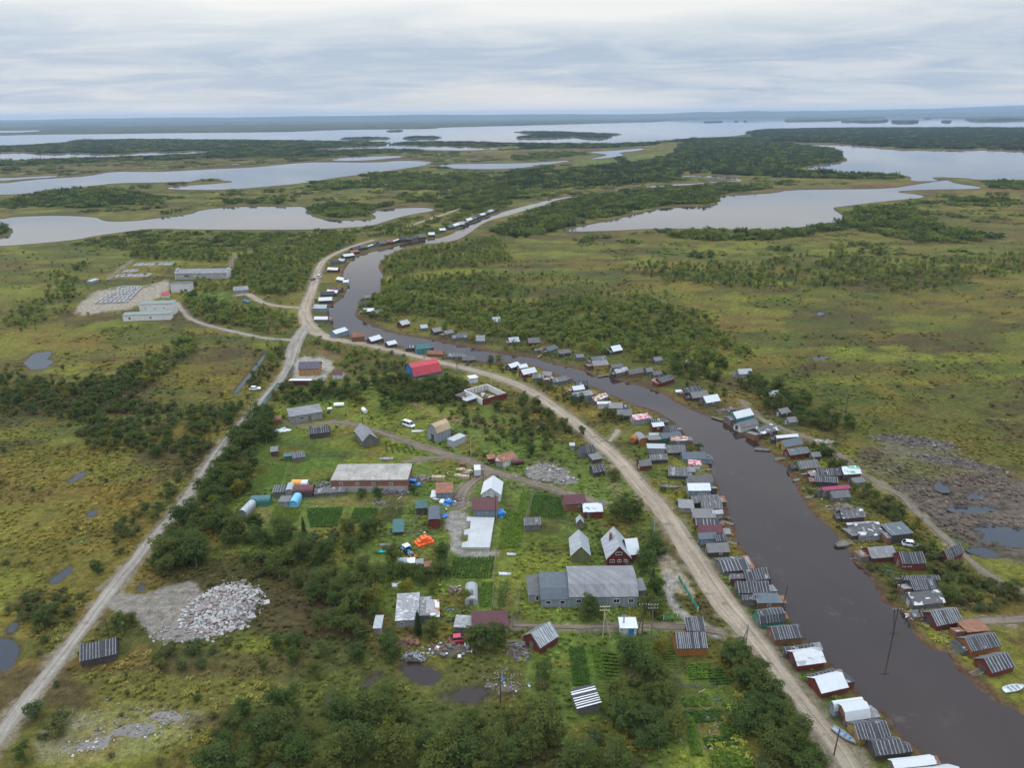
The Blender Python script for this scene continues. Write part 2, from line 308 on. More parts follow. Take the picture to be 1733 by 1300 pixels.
LAKES = {'near_left': [(-300,372),(0,371),(26,366),(104,364),(164,367),(171,372),(190,375),(234,373),(273,368),(325,362),(338,355),(390,350),(450,349),(482,350),(518,349),(520,360),(542,371),(586,373),(633,371),(638,367),(627,359),(651,354),(690,351),(723,351),(741,355),(690,363),(658,372),(627,382),(560,386),(508,388),(430,388),(390,388),(322,387.5),(260,386),(228,389),(156,399),(135,404),(78,410),(0,416),(-300,432)],
 'second_left': [(-400,335),(0,329),(52,327),(109,319),(156,314),(197,309),(275,308),(325,307),(330,304),(371,301),(373,305),(395,306),(395,308),(327,313),(283,316),(286,320),(376,321),(430,317),(508,310),(555,302),(591,297),(646,290),(690,284),(731,277),(729,273),(677,271),(638,275),(547,274),(508,275),(430,283),(376,285),(320,288),(260,291),(192,289.5),(148,298),(99,301),(52,304),(0,311),(-400,314)],
 'strip_left': [(-300,304),(0,302),(96,296.5),(99,299),(40,302),(0,305.5),(-300,308)],
 'pond_a': [(555,269.5),(596,265.5),(658,263.5),(695,264),(653,268),(617,271),(575,272)],
 'middle': [(736,278),(820,276.5),(880,276),(938,273),(974,270),(959,273),(881,284),(850,285),(820,286),(757,284)],
 'middle_b': [(990,257),(1047,254),(1091,250),(1086,254),(1042,258),(1060,262),(1026,267),(995,269.5),(1013,265.5),(1031,262),(1016,259)],
 'pond_b': [(912,295),(943,293),(928,298)], 'pond_c': [(362,247.3),(395,247.3),(390,249.4),(366,249.4)], 'pond_d': [(369,278),(410,276.5),(400,278.5)],
 'back_strip': [(-300,260),(0,259),(52,258),(75,262),(130,259.5),(197,262),(234,258.5),(312,256.5),(364,256),(359,258),(234,264),(104,267.5),(0,271),(-300,275)],
 'back_strip_b': [(518,253),(586,250),(646,247),(659,243),(656,240),(664,240),(669,247),(742,247),(820,250),(856,251),(794,254),(742,254),(638,250.5),(534,255)],
 'far_left_pond': [(-300,222),(21,221.3),(68,219.8),(66,222),(23,224),(-300,226)],
 'right_big': [(1325,239.6),(1371,245),(1408,246),(1423,245),(1444,246.6),(1517,254),(1582,255),(1672,254),(1733,258),(2300,270),(2300,330),(1733,305),(1646,303),(1641,301),(1576,298.5),(1579,302),(1592,306),(1537,306),(1545,298.5),(1517,295),(1465,293),(1413,290),(1356,285),(1387,280),(1434,273),(1434,268),(1421,262),(1426,256),(1408,250),(1371,246.8)],
 'right_near': [(953,390),(990,381),(1042,371),(1089,358),(1133,350),(1205,349),(1216,342),(1213,332),(1260,329),(1310,326.5),(1335,321),(1413,320),(1504,319),(1548,312),(1590,306),(1605,304),(1615,310),(1662,316),(1660,319),(1569,320),(1506,323.5),(1558,329),(1567,333.6),(1530,336.5),(1465,343.5),(1423,349),(1406,351),(1428,365.6),(1434,372),(1382,379),(1361,383),(1317,387),(1281,388),(1200,386),(1104,386),(1042,389.5),(990,391),(953,391.5)]}
FARLAKE = [(-400,250),(0,247),(52,245),(117,240.5),(122,236.5),(182,234.5),(249,234.5),(312,236),(450,236.5),(482,237.5),(638,238.5),(656,240.5),(664,240.5),(742,238.5),(860,240.5),(938,242),(1068,242),(1120,238.5),(1159,233.5),(1260,229.5),(1265,220.5),(1310,217.5),(1413,214.5),(1595,214.5),(1733,215),(2400,216),(2400,199),(1733,201),(1640,202),(1563,198.8),(1504,196),(1491,193.6),(1283,196.5),(1224,199.5),(1185,202),(1127,204),(1120,206),(1042,208),(938,211),(860,213),(809,214),(742,216),(736,218),(679,218.5),(560,220),(508,222.5),(430,224),(312,225),(182,226.5),(65,227.5),(0,229.5),(-400,233)]
ISLANDS = [[(-30,378),(0,379),(15,383),(23,390),(16,398),(0,404),(-40,405)], [(575,234),(600,232.5),(660,232.5),(662,234.5),(640,236),(577,236.5)], [(683,233),(700,230.8),(735,231),(742,232.3),(735,235),(685,235.5)], [(653,221.3),(682,220),(683,222),(655,222.8)], [(860,223),(938,222),(1005,225.5),(1055,226.5),(1050,228),(1030,229),(1026,235.5),(990,235.5),(974,231.5),(938,234.5),(875,235),(873,232),(907,229),(886,224.5)],
 [(1190,205.6),(1222,204.6),(1224,206.8),(1192,207.5)], [(1242,204.5),(1250,204.3),(1250,206),(1243,206)], [(1258,204),(1264,204),(1264,205.7),(1259,205.7)], [(1323,203),(1413,199),(1498,196.5),(1500,198.5),(1405,203.5),(1335,205)], [(1408,205),(1465,202.5),(1506,203),(1500,205),(1480,206.5)], [(1506,205),(1556,205),(1553,207),(1512,207)], [(1563,199.6),(1578,199.3),(1576,200.8),(1565,200.8)], [(1592,205),(1611,205),(1609,206.6),(1594,206.6)], [(1626,200),(1678,199),(1800,197),(1800,200),(1733,202),(1678,204),(1646,204.3)], [(1300,197.8),(1374,197.2),(1370,198.6),(1303,199)],
 [(1371,264),(1372,264),(1372,265)]]
POOLS = [[(39,613),(57,597),(86,593),(86,602),(75,606),(91,610),(78,623),(52,625)], [(109,816),(135,800),(144,798),(145,803),(130,811)], [(145,871),(156,863),(166,865),(156,872)], [(80,983),(105,968),(117,958),(121,965),(95,984)], [(-60,1075),(0,1080),(20,1078),(35,1098),(15,1130),(0,1133),(-60,1130)], [(10,1062),(29,1052),(28,1066),(14,1074)], [(228,1001),(240,986),(244,990),(243,998)], [(390,669),(426,625),(450,594),(454,597),(430,628),(404,662)],
 [(675,1130),(686,1120),(714,1125),(746,1138),(740,1150),(732,1155),(715,1158),(690,1145)], [(610,1160),(640,1137),(644,1141),(622,1160)], [(742,1181),(769,1171),(788,1163),(825,1161),(830,1172),(805,1191),(780,1186),(765,1182)], [(552,1186),(571,1173),(575,1180),(560,1190)], [(438,1263),(448,1261),(447,1272),(440,1270)],
 [(1636,838),(1680,832),(1716,846),(1696,858),(1655,852)], [(1600,858),(1650,853),(1696,866),(1700,876),(1662,876),(1620,868)], [(1618,905),(1635,930),(1670,940),(1700,948),(1775,950),(1775,885),(1733,880),(1700,876),(1670,884),(1640,893)], [(1582,817),(1592,817),(1608,831),(1589,831)], [(1634,828),(1657,829),(1652,832),(1640,832)], [(1715,868),(1760,862),(1760,885),(1725,876)], [(1372,606),(1402,598),(1404,603),(1380,609)], [(1378,530),(1392,527),(1394,531),(1384,533)]]
def strip_poly(ln):
    a = np.array(ln, float); p = a[:, :2]; d = np.gradient(p, axis=0); d /= np.linalg.norm(d, axis=1)[:, None] + 1e-9; nn = np.stack([-d[:, 1], d[:, 0]], 1) * (a[:, 2:3] / 2)
    return np.concatenate([p + nn, (p - nn)[::-1]])
WATERPOLYS = [csmooth(RIVER)] + [csmooth(v) for v in LAKES.values()] + [csmooth(FARLAKE)] + [(np.array(p, float) if i == 0 else csmooth(p, 2)) for i, p in enumerate(POOLS)]
STREAM_L = smooth(STREAM, 2)
def water_sdf(px, py):
    d = np.full(px.shape, 40.0)
    wj = None
    for i, q in enumerate(WATERPOLYS):
        e = sdf(px, py, q)
        if i >= len(WATERPOLYS) - 9:
            if wj is None: w2 = unp(px, py); wj = (fbm(w2[..., 0] * .28, w2[..., 1], 3.6, 5, 91.) - .42) * 75
            e = np.where(e < 12, np.maximum(e, -6) + wj, e)
        d = np.minimum(d, e)
    ms_ = (px > 880) & (px < 1300) & (py > 280) & (py < 365)
    if ms_.any():
        pts = STREAM_L; best = np.full(ms_.sum(), 40.0); x, y = px[ms_], py[ms_]
        for i in range(len(pts) - 1):
            ax, ay, aw = pts[i]; bx, by, bw = pts[i + 1]; dx, dy = bx - ax, by - ay
            t = np.clip(((x - ax) * dx + (y - ay) * dy) / (dx * dx + dy * dy + 1e-9), 0, 1)
            best = np.minimum(best, np.hypot(x - ax - t * dx, y - ay - t * dy) - (aw + (bw - aw) * t) / 2)
        d[ms_] = np.minimum(d[ms_], best)
    for q in ISLANDS: d = np.maximum(d, -sdf(px, py, csmooth(q)))
    return d
def pxm(px, py):
    """photo pixels per metre at a ground point"""
    yh = YH - (px - CX) * math.tan(ROLL)
    return np.maximum(py - yh, .5) * math.cos(PITCH) / H

# roads: photo centre line + width in metres
ROADS = {'dirt_road': [(1447, 1312, 4.78),(1417, 1265, 4.42),(1375, 1212, 4.05),(1338, 1165, 4.23),(1308, 1122, 4.6),(1261, 1062, 6.07),(1225, 1022, 6.81),(1183, 958, 6.62),(1150, 905, 6.07),(1118, 860, 5.89),(1084, 824, 5.7),(1048, 779, 5.52),(1008, 745, 5.7),(975, 717, 5.7),(945, 694, 5.52),(912, 671, 5.15),(880, 652, 4.97),(850, 641, 4.97),(820, 632, 4.68),(780, 621, 4.68),(740, 612, 4.68),(700, 601, 4.68),(660, 592, 4.86),(620, 583, 5.4),(590, 578, 5.85),(562, 574, 6.75),(540, 566, 7.65),(525, 554, 8.55),(516, 540, 8.55),(515, 525, 7.2),(521, 507, 6.75),(529, 490, 6.3),(534, 472, 5.85),(538, 456, 5.4),(546, 442, 5.4),(561, 432, 5.04),(585, 421, 4.68),(608, 413, 4.5),(632, 406, 4.5)],
 'side_road': [(-60, 1320, 3.61),(0, 1246, 3.44),(50, 1180, 3.44),(101, 1115, 3.44),(154, 1045, 3.61),(200, 983, 3.77),(232, 945, 3.61),(262, 907, 3.44),(299, 868, 3.44),(338, 812, 3.44),(369, 764, 3.77),(391, 737, 3.94),(426, 697, 3.61),(447, 675, 3.61),(467, 652, 3.94),(484, 630, 4.51),(492, 610, 5.85),(496, 592, 7.2),(503, 575, 7.2),(510, 563, 7),(519, 550, 6)],
 'village_track': [(480,716,2.2),(520,721,2.2),(562,714,2.4),(592,717,2.6),(630,727,2.8),(669,740,3),(700,753,3.4),(737,764,3.6),(781,775,3.8),(806,786,4.2),(832,799,4.4),(872,809,3.6),(923,823,3.2),(960,834,3),(990,844,2.8),(1025,857,2.6)],
 'yard_lane': [(829,798,4),(806,810,3.6),(788,826,4),(780,840,4.4),(774,858,5)], 'house_lane': [(781,775,3),(737,774,2.4),(715,779,2.2),(690,782,2)],
 'works_track': [(300,512,2.8),(306,522,2.8),(318,538,2.8),(340,547,2.8),(364,554,2.8),(416,566,2.8),(450,573,3),(497,576,4)], 'farm_track': [(400,500,5),(418,496,5),(432,505,4.5),(446,513,4),(475,519,3.6),(508,521,4)], 'back_track': [(226,440,2.6),(205,454,2.6),(190,466,2.6),(182,474,3)], 'hill_track': [(400,432,4),(395,440,4),(390,452,3)],
 'river_track': [(1255,679,2),(1274,697,2),(1292,713,2),(1325,727,2),(1358,739,2),(1393,751,2),(1419,769,2.2),(1439,790,2.2),(1475,812,2.4),(1505,830,2.6),(1530,842,2.6),(1545,862,2.6),(1569,885,2.6),(1595,906,2.6),(1625,936,2.4),(1656,960,2.2),(1696,988,2),(1750,1010,2)],
 'bank_track': [(1625,1054,2.6),(1650,1053,2.8),(1700,1050,3),(1760,1046,3)], 'kiosk_lane': [(868,1059,1.2),(920,1061,1.5),(971,1062,1.6),(1030,1061,1.4),(1092,1060,1.4),(1163,1062,1.8),(1222,1070,2.6)], 'foot_path': [(1030,748,1.4),(1041,737,1.4),(1046,728,2.2)], 'far_road': [(690,384,3),(705,378,4),(745,365,3.5),(770,356,3.5),(785,350,3)]}
GRAVEL = {'roadside': [(1112,930),(1135,938),(1160,975),(1182,1010),(1160,1010),(1135,995),(1118,965)], 'pull_off': [(1122,962),(1150,985),(1138,1005),(1150,1028),(1172,1042),(1205,1060),(1222,1082),(1196,1078),(1160,1052),(1130,1026),(1122,996)], 'yard': [(768,862),(792,872),(800,880),(780,900),(784,935),(843,930),(846,943),(760,944),(762,905),(752,890),(756,872)], 'works_yard': [(125,530),(133,518),(145,504),(165,494),(192,488),(215,484),(249,486),(286,473),(288,491),(260,507),(234,518),(182,528),(145,533)], 'house_yard': [(493,640),(500,610),(515,604),(545,604),(566,614),(562,628),(550,645),(500,650)],
 'rubble_pad': [(175,1018),(200,1004),(215,1003),(250,1006),(285,992),(330,980),(345,1010),(332,1062),(290,1092),(262,1078),(240,1062),(230,1042),(190,1032)], 'dump': [(1390,830),(1440,800),(1400,775),(1480,755),(1560,740),(1640,770),(1700,810)]}
ROADS_W = {k: (lambda a: np.concatenate([P(a[:, 0], a[:, 1]), a[:, 2:3]], 1))(smooth(v, 2)) for k, v in ROADS.items()}
# ---- land cover: what grows where (soft-edged photo polygons -> albedo)
GREEN, LUSH, OCHRE, BROWN, DARK, YGREEN, DIRT = (.060,.076,.022), (.085,.150,.034), (.145,.108,.034), (.064,.047,.030), (.044,.038,.024), (.150,.160,.036), (.15,.125,.095)
COVER = [  ([(1150,880),(1185,925),(1215,975),(1250,1025),(1290,1075),(1320,1115),(1350,1160),(1400,1225),(1440,1265),(1490,1320),(1530,1320),(1480,1250),(1400,1160),(1330,1060),(1250,960),(1180,860),(1120,790),(1080,745),(1050,735),(1090,800)], (.066,.086,.022), 6, .9), ([(606,528),(660,440),(850,400),(870,500),(1040,505),(1120,510),(1270,590),(1225,650),(1000,600),(760,560)], (.064,.084,.024), 20, .75),
 # (poly, colour, edge softness px, strength)
 ([(-500,420),(150,400),(540,395),(620,420),(520,560),(480,640),(380,760),(300,860),(200,960),(60,1080),(-500,1200)], (.106,.097,.027), 40, .6),
 ([(1130,690),(1240,620),(1290,560),(1500,520),(2300,540),(2300,840),(1733,840),(1560,740),(1440,760),(1340,730)], (.080,.078,.026), 30, .7),
 ([(1300,440),(2300,470),(2300,560),(1500,520),(1290,545),(1200,520),(1040,470)], (.092,.086,.028), 20, .6),
 ([(900,400),(1040,395),(1350,400),(1733,400),(1733,440),(1400,440),(1030,450),(880,460)], (.105,.104,.031), 20, .6),
 ([(460,640),(760,650),(960,760),(1120,850),(1130,1000),(1200,1080),(1300,1330),(900,1330),(880,1040),(700,1080),(560,960),(380,930),(350,860),(440,730)], (.088,.122,.036), 30, .9),
 ([(260,930),(560,950),(640,1060),(560,1180),(400,1180),(440,1040),(260,980)], (.046,.042,.019), 25, .9), ([(100,1090),(440,1060),(560,1180),(440,1330),(-200,1330),(60,1240)], (.078,.074,.024), 25, .7), ([(430,1180),(900,1180),(1000,1330),(380,1330)], (.056,.060,.022), 20, .85),
 ([(-200,790),(80,780),(100,830),(20,860),(-200,850)], DARK, 12, .85), ([(-200,720),(60,690),(110,700),(60,760),(-100,775)], (.06,.055,.028), 12, .8), ([(-300,850),(60,845),(110,860),(70,910),(-300,960)], (.095,.118,.028), 14, .8), ([(120,810),(230,790),(270,830),(240,870),(150,850)], (.125,.085,.026), 14, .7),
 ([(90,520),(200,530),(190,560),(110,555)], BROWN, 8, .7), ([(100,440),(190,430),(210,450),(120,460)], BROWN, 8, .6), ([(0,570),(300,560),(330,600),(180,640),(0,600)], OCHRE, 15, .5), ([(300,600),(440,600),(420,660),(340,690),(300,640)], (.105,.09,.026), 12, .8), ([(370,512),(400,508),(422,516),(398,528),(372,526)], (.075,.022,.026), 4, .9), ([(325,495),(370,492),(420,500),(370,512),(320,505)], LUSH, 6, .9),
 ([(1455,606),(1520,592),(1545,600),(1500,615)], YGREEN, 6, .7), ([(1535,600),(1620,598),(1660,618),(1600,625),(1560,612)], YGREEN, 6, .8), ([(1660,574),(1733,568),(1760,590),(1700,588)], (.10,.13,.03), 5, .8), ([(1405,590),(1475,582),(1470,605),(1410,606)], (.09,.115,.03), 6, .7), ([(1630,620),(1720,640),(1690,645),(1640,632)], YGREEN, 5, .6), ([(1485,584),(1540,584),(1530,594),(1492,592)], YGREEN, 4, .7), ([(1500,640),(1560,640),(1610,662),(1560,660)], YGREEN, 6, .4), ([(1590,586),(1620,586),(1625,596),(1600,596)], (.16,.12,.045), 4, .7),
 ([(1260,530),(1330,528),(1420,545),(1340,545)], YGREEN, 5, .4), ([(1190,580),(1330,560),(1500,566),(1733,600),(1733,612),(1500,578),(1300,572)], (.06,.045,.03), 8, .7),
 ([(1420,760),(1560,740),(1700,800),(1760,850),(1760,960),(1650,950),(1570,880),(1500,820)], (.088,.072,.050), 14, .95), ([(1480,745),(1560,738),(1640,775),(1700,812),(1690,820),(1600,790),(1500,775)], (.17,.155,.13), 8, .7), ([(1350,735),(1440,745),(1480,800),(1430,790)], (.10,.105,.028), 10, .6),
 ([(430,780),(492,784),(482,824),(425,834)], LUSH, 4, .9), ([(509,778),(576,777),(562,806),(500,812)], LUSH, 4, .9), ([(455,740),(700,735),(720,778),(460,778)], (.058,.092,.02), 6, .8), ([(852,861),(888,865),(881,928),(842,930)], (.095,.135,.02), 3, .95), ([(898,827),(956,839),(962,885),(890,870)], (.04,.075,.018), 3, .9), ([(768,944),(838,942),(833,981),(757,981)], (.042,.082,.018), 3, .9), ([(814,983),(837,985),(831,1029),(810,1029)], (.05,.12,.02), 3, .95), ([(843,985),(879,981),(875,1029),(835,1029)], (.085,.085,.03), 3, .8), ([(870,1060),(960,1070),(940,1080),(880,1085)], (.07,.105,.022), 5, .8), ([(880,880),(960,885),(960,950),(890,990),(880,930)], (.075,.085,.022), 6, .7),
 ([(961,1093),(1016,1093),(1032,1166),(967,1164)], (.058,.10,.02), 3, .95), ([(1016,1100),(1044,1105),(1052,1176),(1030,1176)], (.05,.06,.02), 3, .9), ([(1112,1091),(1139,1089),(1149,1136),(1129,1134)], (.065,.055,.03), 3, .9), ([(1150,1115),(1200,1110),(1215,1170),(1165,1175)], (.065,.10,.02), 4, .9), ([(1145,1175),(1200,1170),(1262,1250),(1290,1310),(1200,1310)], (.075,.07,.035), 5, .8), ([(1020,1200),(1090,1195),(1075,1235),(1020,1225)], (.07,.05,.03), 8, .8),
 ([(453,861),(517,859),(497,893),(453,891)], (.075,.09,.022), 3, .9), ([(519,861),(582,859),(570,893),(525,893)], (.028,.058,.014), 2, .95), ([(600,861),(640,860),(636,890),(590,885)], (.032,.06,.016), 2, .95), ([(640,860),(683,859),(679,881),(640,890)], (.06,.052,.026), 2, .9), ([(520,842),(700,838),(720,852),(530,858)], (.125,.105,.05), 4, .8), ([(432,858),(462,858),(452,890),(430,885)], (.14,.115,.06), 4, .8), ([(460,893),(640,896),(620,902),(465,902)], (.15,.125,.06), 3, .6),
 ([(645,925),(740,910),(755,950),(660,950)], (.10,.095,.035), 6, .8), ([(600,675),(640,680),(720,700),(700,720),(600,705)], (.085,.095,.024), 6, .8), ([(470,690),(490,735),(600,740),(600,710),(560,690)], (.08,.09,.022), 6, .7),
 ([(530,590),(560,592),(585,608),(570,612),(545,600)], (.16,.10,.075), 5, .8), ([(680,672),(715,684),(760,705),(880,724),(870,728),(780,714),(735,712),(700,690)], (.17,.11,.09), 4, .8), ([(755,730),(800,735),(790,755),(760,745)], (.16,.105,.09), 6, .5), ([(755,645),(800,648),(830,655),(800,665),(760,662)], (.15,.125,.10), 4, .7), ([(900,780),(930,778),(965,800),(960,812),(895,805)], (.20,.185,.165), 4, .9),
 ([(60,1240),(180,1190),(350,1195),(340,1240),(250,1280),(80,1310)], (.19,.165,.16), 18, .9), ([(975,735),(1000,740),(1040,800),(1060,850),(1040,850),(1000,770)], (.15,.125,.09), 8, .5), ([(1115,940),(1150,970),(1170,1010),(1130,1000)], (.34,.275,.20), 8, .9), ([(1560,830),(1640,800),(1780,830),(1780,965),(1680,955),(1610,915)], (.105,.082,.072), 16, .8), ([(740,1115),(800,1110),(830,1135),(860,1150),(900,1160),(860,1170),(780,1140)], (.13,.10,.085), 8, .7),
 ([(955,275),(1040,268),(1050,279),(985,281)], (.085,.135,.025), 2, .95), ([(1050,268),(1140,252),(1143,258),(1070,276)], (.115,.125,.035), 2, .9), ([(575,312),(650,308),(740,310),(830,314),(820,318),(700,318),(600,318)], (.20,.185,.165), 2, .6), ([(810,298),(840,296),(842,306),(815,308)], (.20,.14,.10), 2, .6), ([(880,318),(960,310),(1080,312),(1000,320),(900,326)], (.145,.12,.045), 3, .7), ([(1140,330),(1300,315),(1500,312),(1530,316),(1330,322),(1213,331)], (.10,.060,.040), 2, .85), ([(1506,321),(1733,322),(1800,330),(1600,332)], (.10,.060,.042), 2, .85), ([(950,392),(1000,380),(1110,350),(1215,346),(1100,352),(1000,372)], (.105,.070,.042), 2, .7), ([(1560,340),(1733,345),(1733,372),(1640,362)], (.13,.105,.032), 4, .7), ([(-200,266),(400,262),(800,262),(1000,248),(1050,250),(900,270),(560,276),(260,292),(-200,312)], (.082,.054,.028), 3, .9), ([(0,352),(170,362),(330,350),(520,345),(330,340),(160,355)], (.085,.082,.027), 3, .7), ([(510,330),(700,325),(800,335),(640,345)], (.082,.072,.028), 4, .8), ([(-200,318),(300,316),(700,290),(900,290),(1000,300),(860,345),(500,350),(0,352),(-200,352)], (.076,.080,.026), 10, .6), ([(-200,400),(300,395),(600,385),(850,350),(860,365),(640,410),(500,450),(-200,450)], (.082,.094,.026), 8, .7), ([(680,462),(800,455),(930,460),(830,466),(720,468)], (.15,.12,.035), 2, .7), ([(640,465),(720,470),(740,510),(850,505),(1000,500),(900,515),(760,525),(660,490)], (.085,.065,.03), 6, .6), ([(1213,332),(1310,318),(1500,310),(1560,306),(1600,303),(1590,307),(1548,313),(1504,320),(1413,321),(1335,322),(1260,330)], (.125,.066,.046), 2, .95), ([(1506,321),(1660,318),(1760,322),(1800,332),(1600,330),(1560,328)], (.125,.066,.046), 2, .95), ([(1345,287),(1387,279.5),(1434,272),(1433,275),(1392,284),(1356,289)], (.36,.31,.23), 1, .95), ([(870,505),(940,500),(960,512),(900,520)], (.13,.10,.032), 5, .6)]
def cover_rgb(px, py, x, y, floor=None):
    n1 = fbm(x, y, 90, 4, 2.0); n2 = fbm(x * .8, y, 34, 4, 40.0); n3 = fbm(x, y, 11, 4, 77.0); nb = fbm(x, y, 600, 3, 5.0)
    mixc = lambda c, col, w: c + (np.array(col) - c) * w[..., None]
    c = np.zeros(px.shape + (3,)) + np.array((.084, .094, .028))
    c = mixc(c, (.100, .080, .032), sstep(.50, .64, nb) * .7); c = mixc(c, OCHRE, sstep(.50, .63, n1) * .8); c = mixc(c, BROWN, sstep(.54, .68, n2) * .65)
    n4 = fbm(x, y, 55, 3, 123.0)
    for poly, col, soft, st in COVER:
        p2 = csmooth(poly, 1); d = sdf(px + (n2 - .5) * soft * 1.6, py + (n4 - .5) * soft * .9, p2, max(soft * 1.2, 3))
        c = mixc(c, col, sstep(soft * .5, -soft * .5, d) * st)
    c = mixc(c, (.050, .070, .020), sstep(.55, .70, n4) * .5); c = mixc(c, YGREEN, sstep(.57, .70, fbm(x * .7, y, 30, 3, 200.0)) * .6); c = mixc(c, DARK, sstep(.60, .72, n3) * .55)
    c = mixc(c, (.125, .092, .03), sstep(.61, .72, fbm(x, y, 15, 3, 300.)) * .5)
    # string bog: long wet and dry strips, moss and heather
    s1 = fbm(x * .42 + y * .1, y, 21, 4, 411.); s2 = fbm(x * .35 - y * .08, y, 16, 4, 533.); wild = np.ones(px.shape)
    vil = sdf(px, py, csmooth([(455,650),(760,640),(960,760),(1120,850),(1130,1000),(1200,1080),(1300,1330),(900,1330),(880,1040),(700,1080),(560,960),(350,950),(440,730)]), 40); wild = sstep(-10, 30, vil) * sstep(2600, 1200, y)
    c = mixc(c, (.064, .048, .032), sstep(.53, .60, s1) * .75 * wild); c = mixc(c, (.138, .136, .036), sstep(.56, .65, s2) * .5 * wild); c = mixc(c, (.150, .110, .036), sstep(.60, .68, fbm(x * .5, y, 27, 4, 611.)) * .5 * wild); c = mixc(c, (.052, .070, .026), sstep(.58, .64, fbm(x * .6, y, 19, 4, 677.)) * .6 * wild)
    c = c * np.array((.86, .84, .54))
    d = sdf(px + (n2 - .5) * 40, py + (n4 - .5) * 26, csmooth([(1440,765),(1560,745),(1690,800),(1790,835),(1790,960),(1690,955),(1610,915),(1540,860),(1470,805)]), 30); c = mixc(c, np.array((.078, .060, .050)) * (.7 + .7 * s1)[..., None], sstep(10, -12, d) * (.45 + .5 * sstep(.42, .56, s2)))
    return c * (.80 + .4 * fbm(x, y, 4.5, 3, 9.0))[..., None]
def ground_sheet():
    us = np.concatenate([np.linspace(-1700, -320, 24)[:-1], np.arange(-320, 2060, 3.6), np.linspace(2060, 3500, 24)[1:]])
    ws = np.concatenate([np.arange(3.6, 12, .6), np.arange(12, 66, 1.0), np.arange(66, 300, 1.8), np.arange(300, 1120, 3.2), np.linspace(1120, 2100, 60)])
    U, Wd = np.meshgrid(us, ws); PX = U; PY = Wd + YH - (U - CX) * math.tan(ROLL)
    XY = unp(PX, PY); x, y = XY[..., 0], XY[..., 1]
    s = np.concatenate([water_sdf(PX[k:k + 60], PY[k:k + 60]) for k in range(0, len(ws), 60)]); sc = pxm(PX, PY); dm = s / sc          # metres to the shore
    jit = (fbm(x, y, 5, 3, 31.) - .5) * 2.0
    z = np.clip(-.35 + .22 * (dm + jit * sstep(3, 7, sc) * .9), -1.1, 0.0)
    land = sstep(0.5, 6, dm)
    z = z + land * (fbm(x, y, 14, 3, 61.) - .5) * .5 * sstep(.4, 2, sc)
    rgb = cover_rgb(PX, PY, x, y); flat = np.ones(x.shape)
    rgb = rgb + (np.array((.030, .042, .022)) - rgb) * (sstep(2600, 4200, y) * (.55 + .45 * sstep(.42, .5, fbm(x, y, 500, 3, 70.))))[..., None]
    rv = np.concatenate([sdf(PX[k:k + 60], PY[k:k + 60], WATERPOLYS[0]) for k in range(0, len(ws), 60)]) / sc; mud = sstep(2.2, .0, rv) * sstep(.8, 2.5, sc); rgb = rgb + (np.array((.070, .034, .026)) - rgb) * (mud * .85)[..., None]
    rim = (PY < 430) * (rv > 4) * sstep(2.6, .4, s) * sstep(.0, .6, s); rgb = rgb + (np.array((.085, .050, .030)) - rgb) * (rim * .8)[..., None]
    rgb = rgb + (np.array((.042, .036, .024)) - rgb) * (sstep(1.4, -.2, dm) * (rv > 4) * .8)[..., None]
    rgb = rgb + (np.array((.05, .04, .025)) - rgb) * (sstep(1.2, 0, s) * (1 - sstep(.8, 2.5, sc)) * .7)[..., None]
    near = (PY > 330) & (PY < 1500) & (PX > -350) & (PX < 2100)
    for k, ln in ROADS_W.items():
        d = np.full(x.shape, 99.0); l0 = ln[:, :2].min(0) - 12; l1 = ln[:, :2].max(0) + 12; q = near & (x > l0[0]) & (x < l1[0]) & (y > l0[1]) & (y < l1[1])
        if not q.any(): continue
        d[q] = segdist(x[q], y[q], ln[::2, :2]); wd = ln[:, 2].mean() / 2
        flat[q] = np.minimum(flat[q], sstep(wd + .5, wd + 7, d[q]))
        tint = sstep(wd + (1.9 if k == 'dirt_road' else 1.1), wd - .3, d + (fbm(x, y, 3, 3, 8.) - .5) * 4.0); rgb = rgb + (np.array((.155, .125, .086)) - rgb) * (tint * .85)[..., None]
    for k, poly in GRAVEL.items():
        if k == 'dump': continue
        d = sdf(PX, PY, csmooth(poly), 14) + (fbm(x, y, 4, 3, 15.) - .5) * 10
        rgb = rgb + (np.array({'works_yard': (.24, .205, .16), 'pull_off': (.22, .20, .175), 'roadside': (.225, .18, .125), 'house_yard': (.25, .23, .195), 'rubble_pad': (.165, .148, .125)}.get(k, (.19, .175, .155))) - rgb) * (sstep(3, -3, d) * .9)[..., None]
    z = np.where(z > -.3, z * flat - .02 * (1 - flat), z)
    V = np.stack([x, y, z], -1).reshape(-1, 3); nr, nc = PX.shape; idx = np.arange(nr * nc).reshape(nr, nc)
    Fq = np.stack([idx[1:, :-1], idx[1:, 1:], idx[:-1, 1:], idx[:-1, :-1]], -1).reshape(-1, 4)
    m, t, b = nodemat('ground_cover', .95); g = G(t); b.inputs['Specular IOR Level'].default_value = .1
    col = g.attr('cover'); p1 = g.noise(g.pos(), .55, 5, .7); p2 = g.noise(g.pos(), 2.6, 3, .7); p3 = g.noise(g.pos(), .16, 4, .6, 'Color')
    c = g.mix(1., col, g.ramp(p1, [(.28, .45), (.5, .95), (.72, 1.5)]), 'MULTIPLY'); c = g.mix(1., c, g.ramp(p2, [(.3, .65), (.7, 1.35)]), 'MULTIPLY')
    c = g.mix(.10, c, g.mix(1., c, g.mix(1., p3, 2.0, 'MULTIPLY'), 'MULTIPLY'))
    g.l(c, b.inputs['Base Color']); g.bump(p1, .8, .6, b)
    me = mesh_np('ground', V, Fq, [m], None, True)
    a = me.color_attributes.new('cover', 'FLOAT_COLOR', 'POINT'); a.data.foreach_set('color', np.concatenate([rgb.reshape(-1, 3), np.ones((nr * nc, 1))], 1).astype(np.float32).ravel())
    return tag(link('ground', me), kind='structure')
ground_sheet()
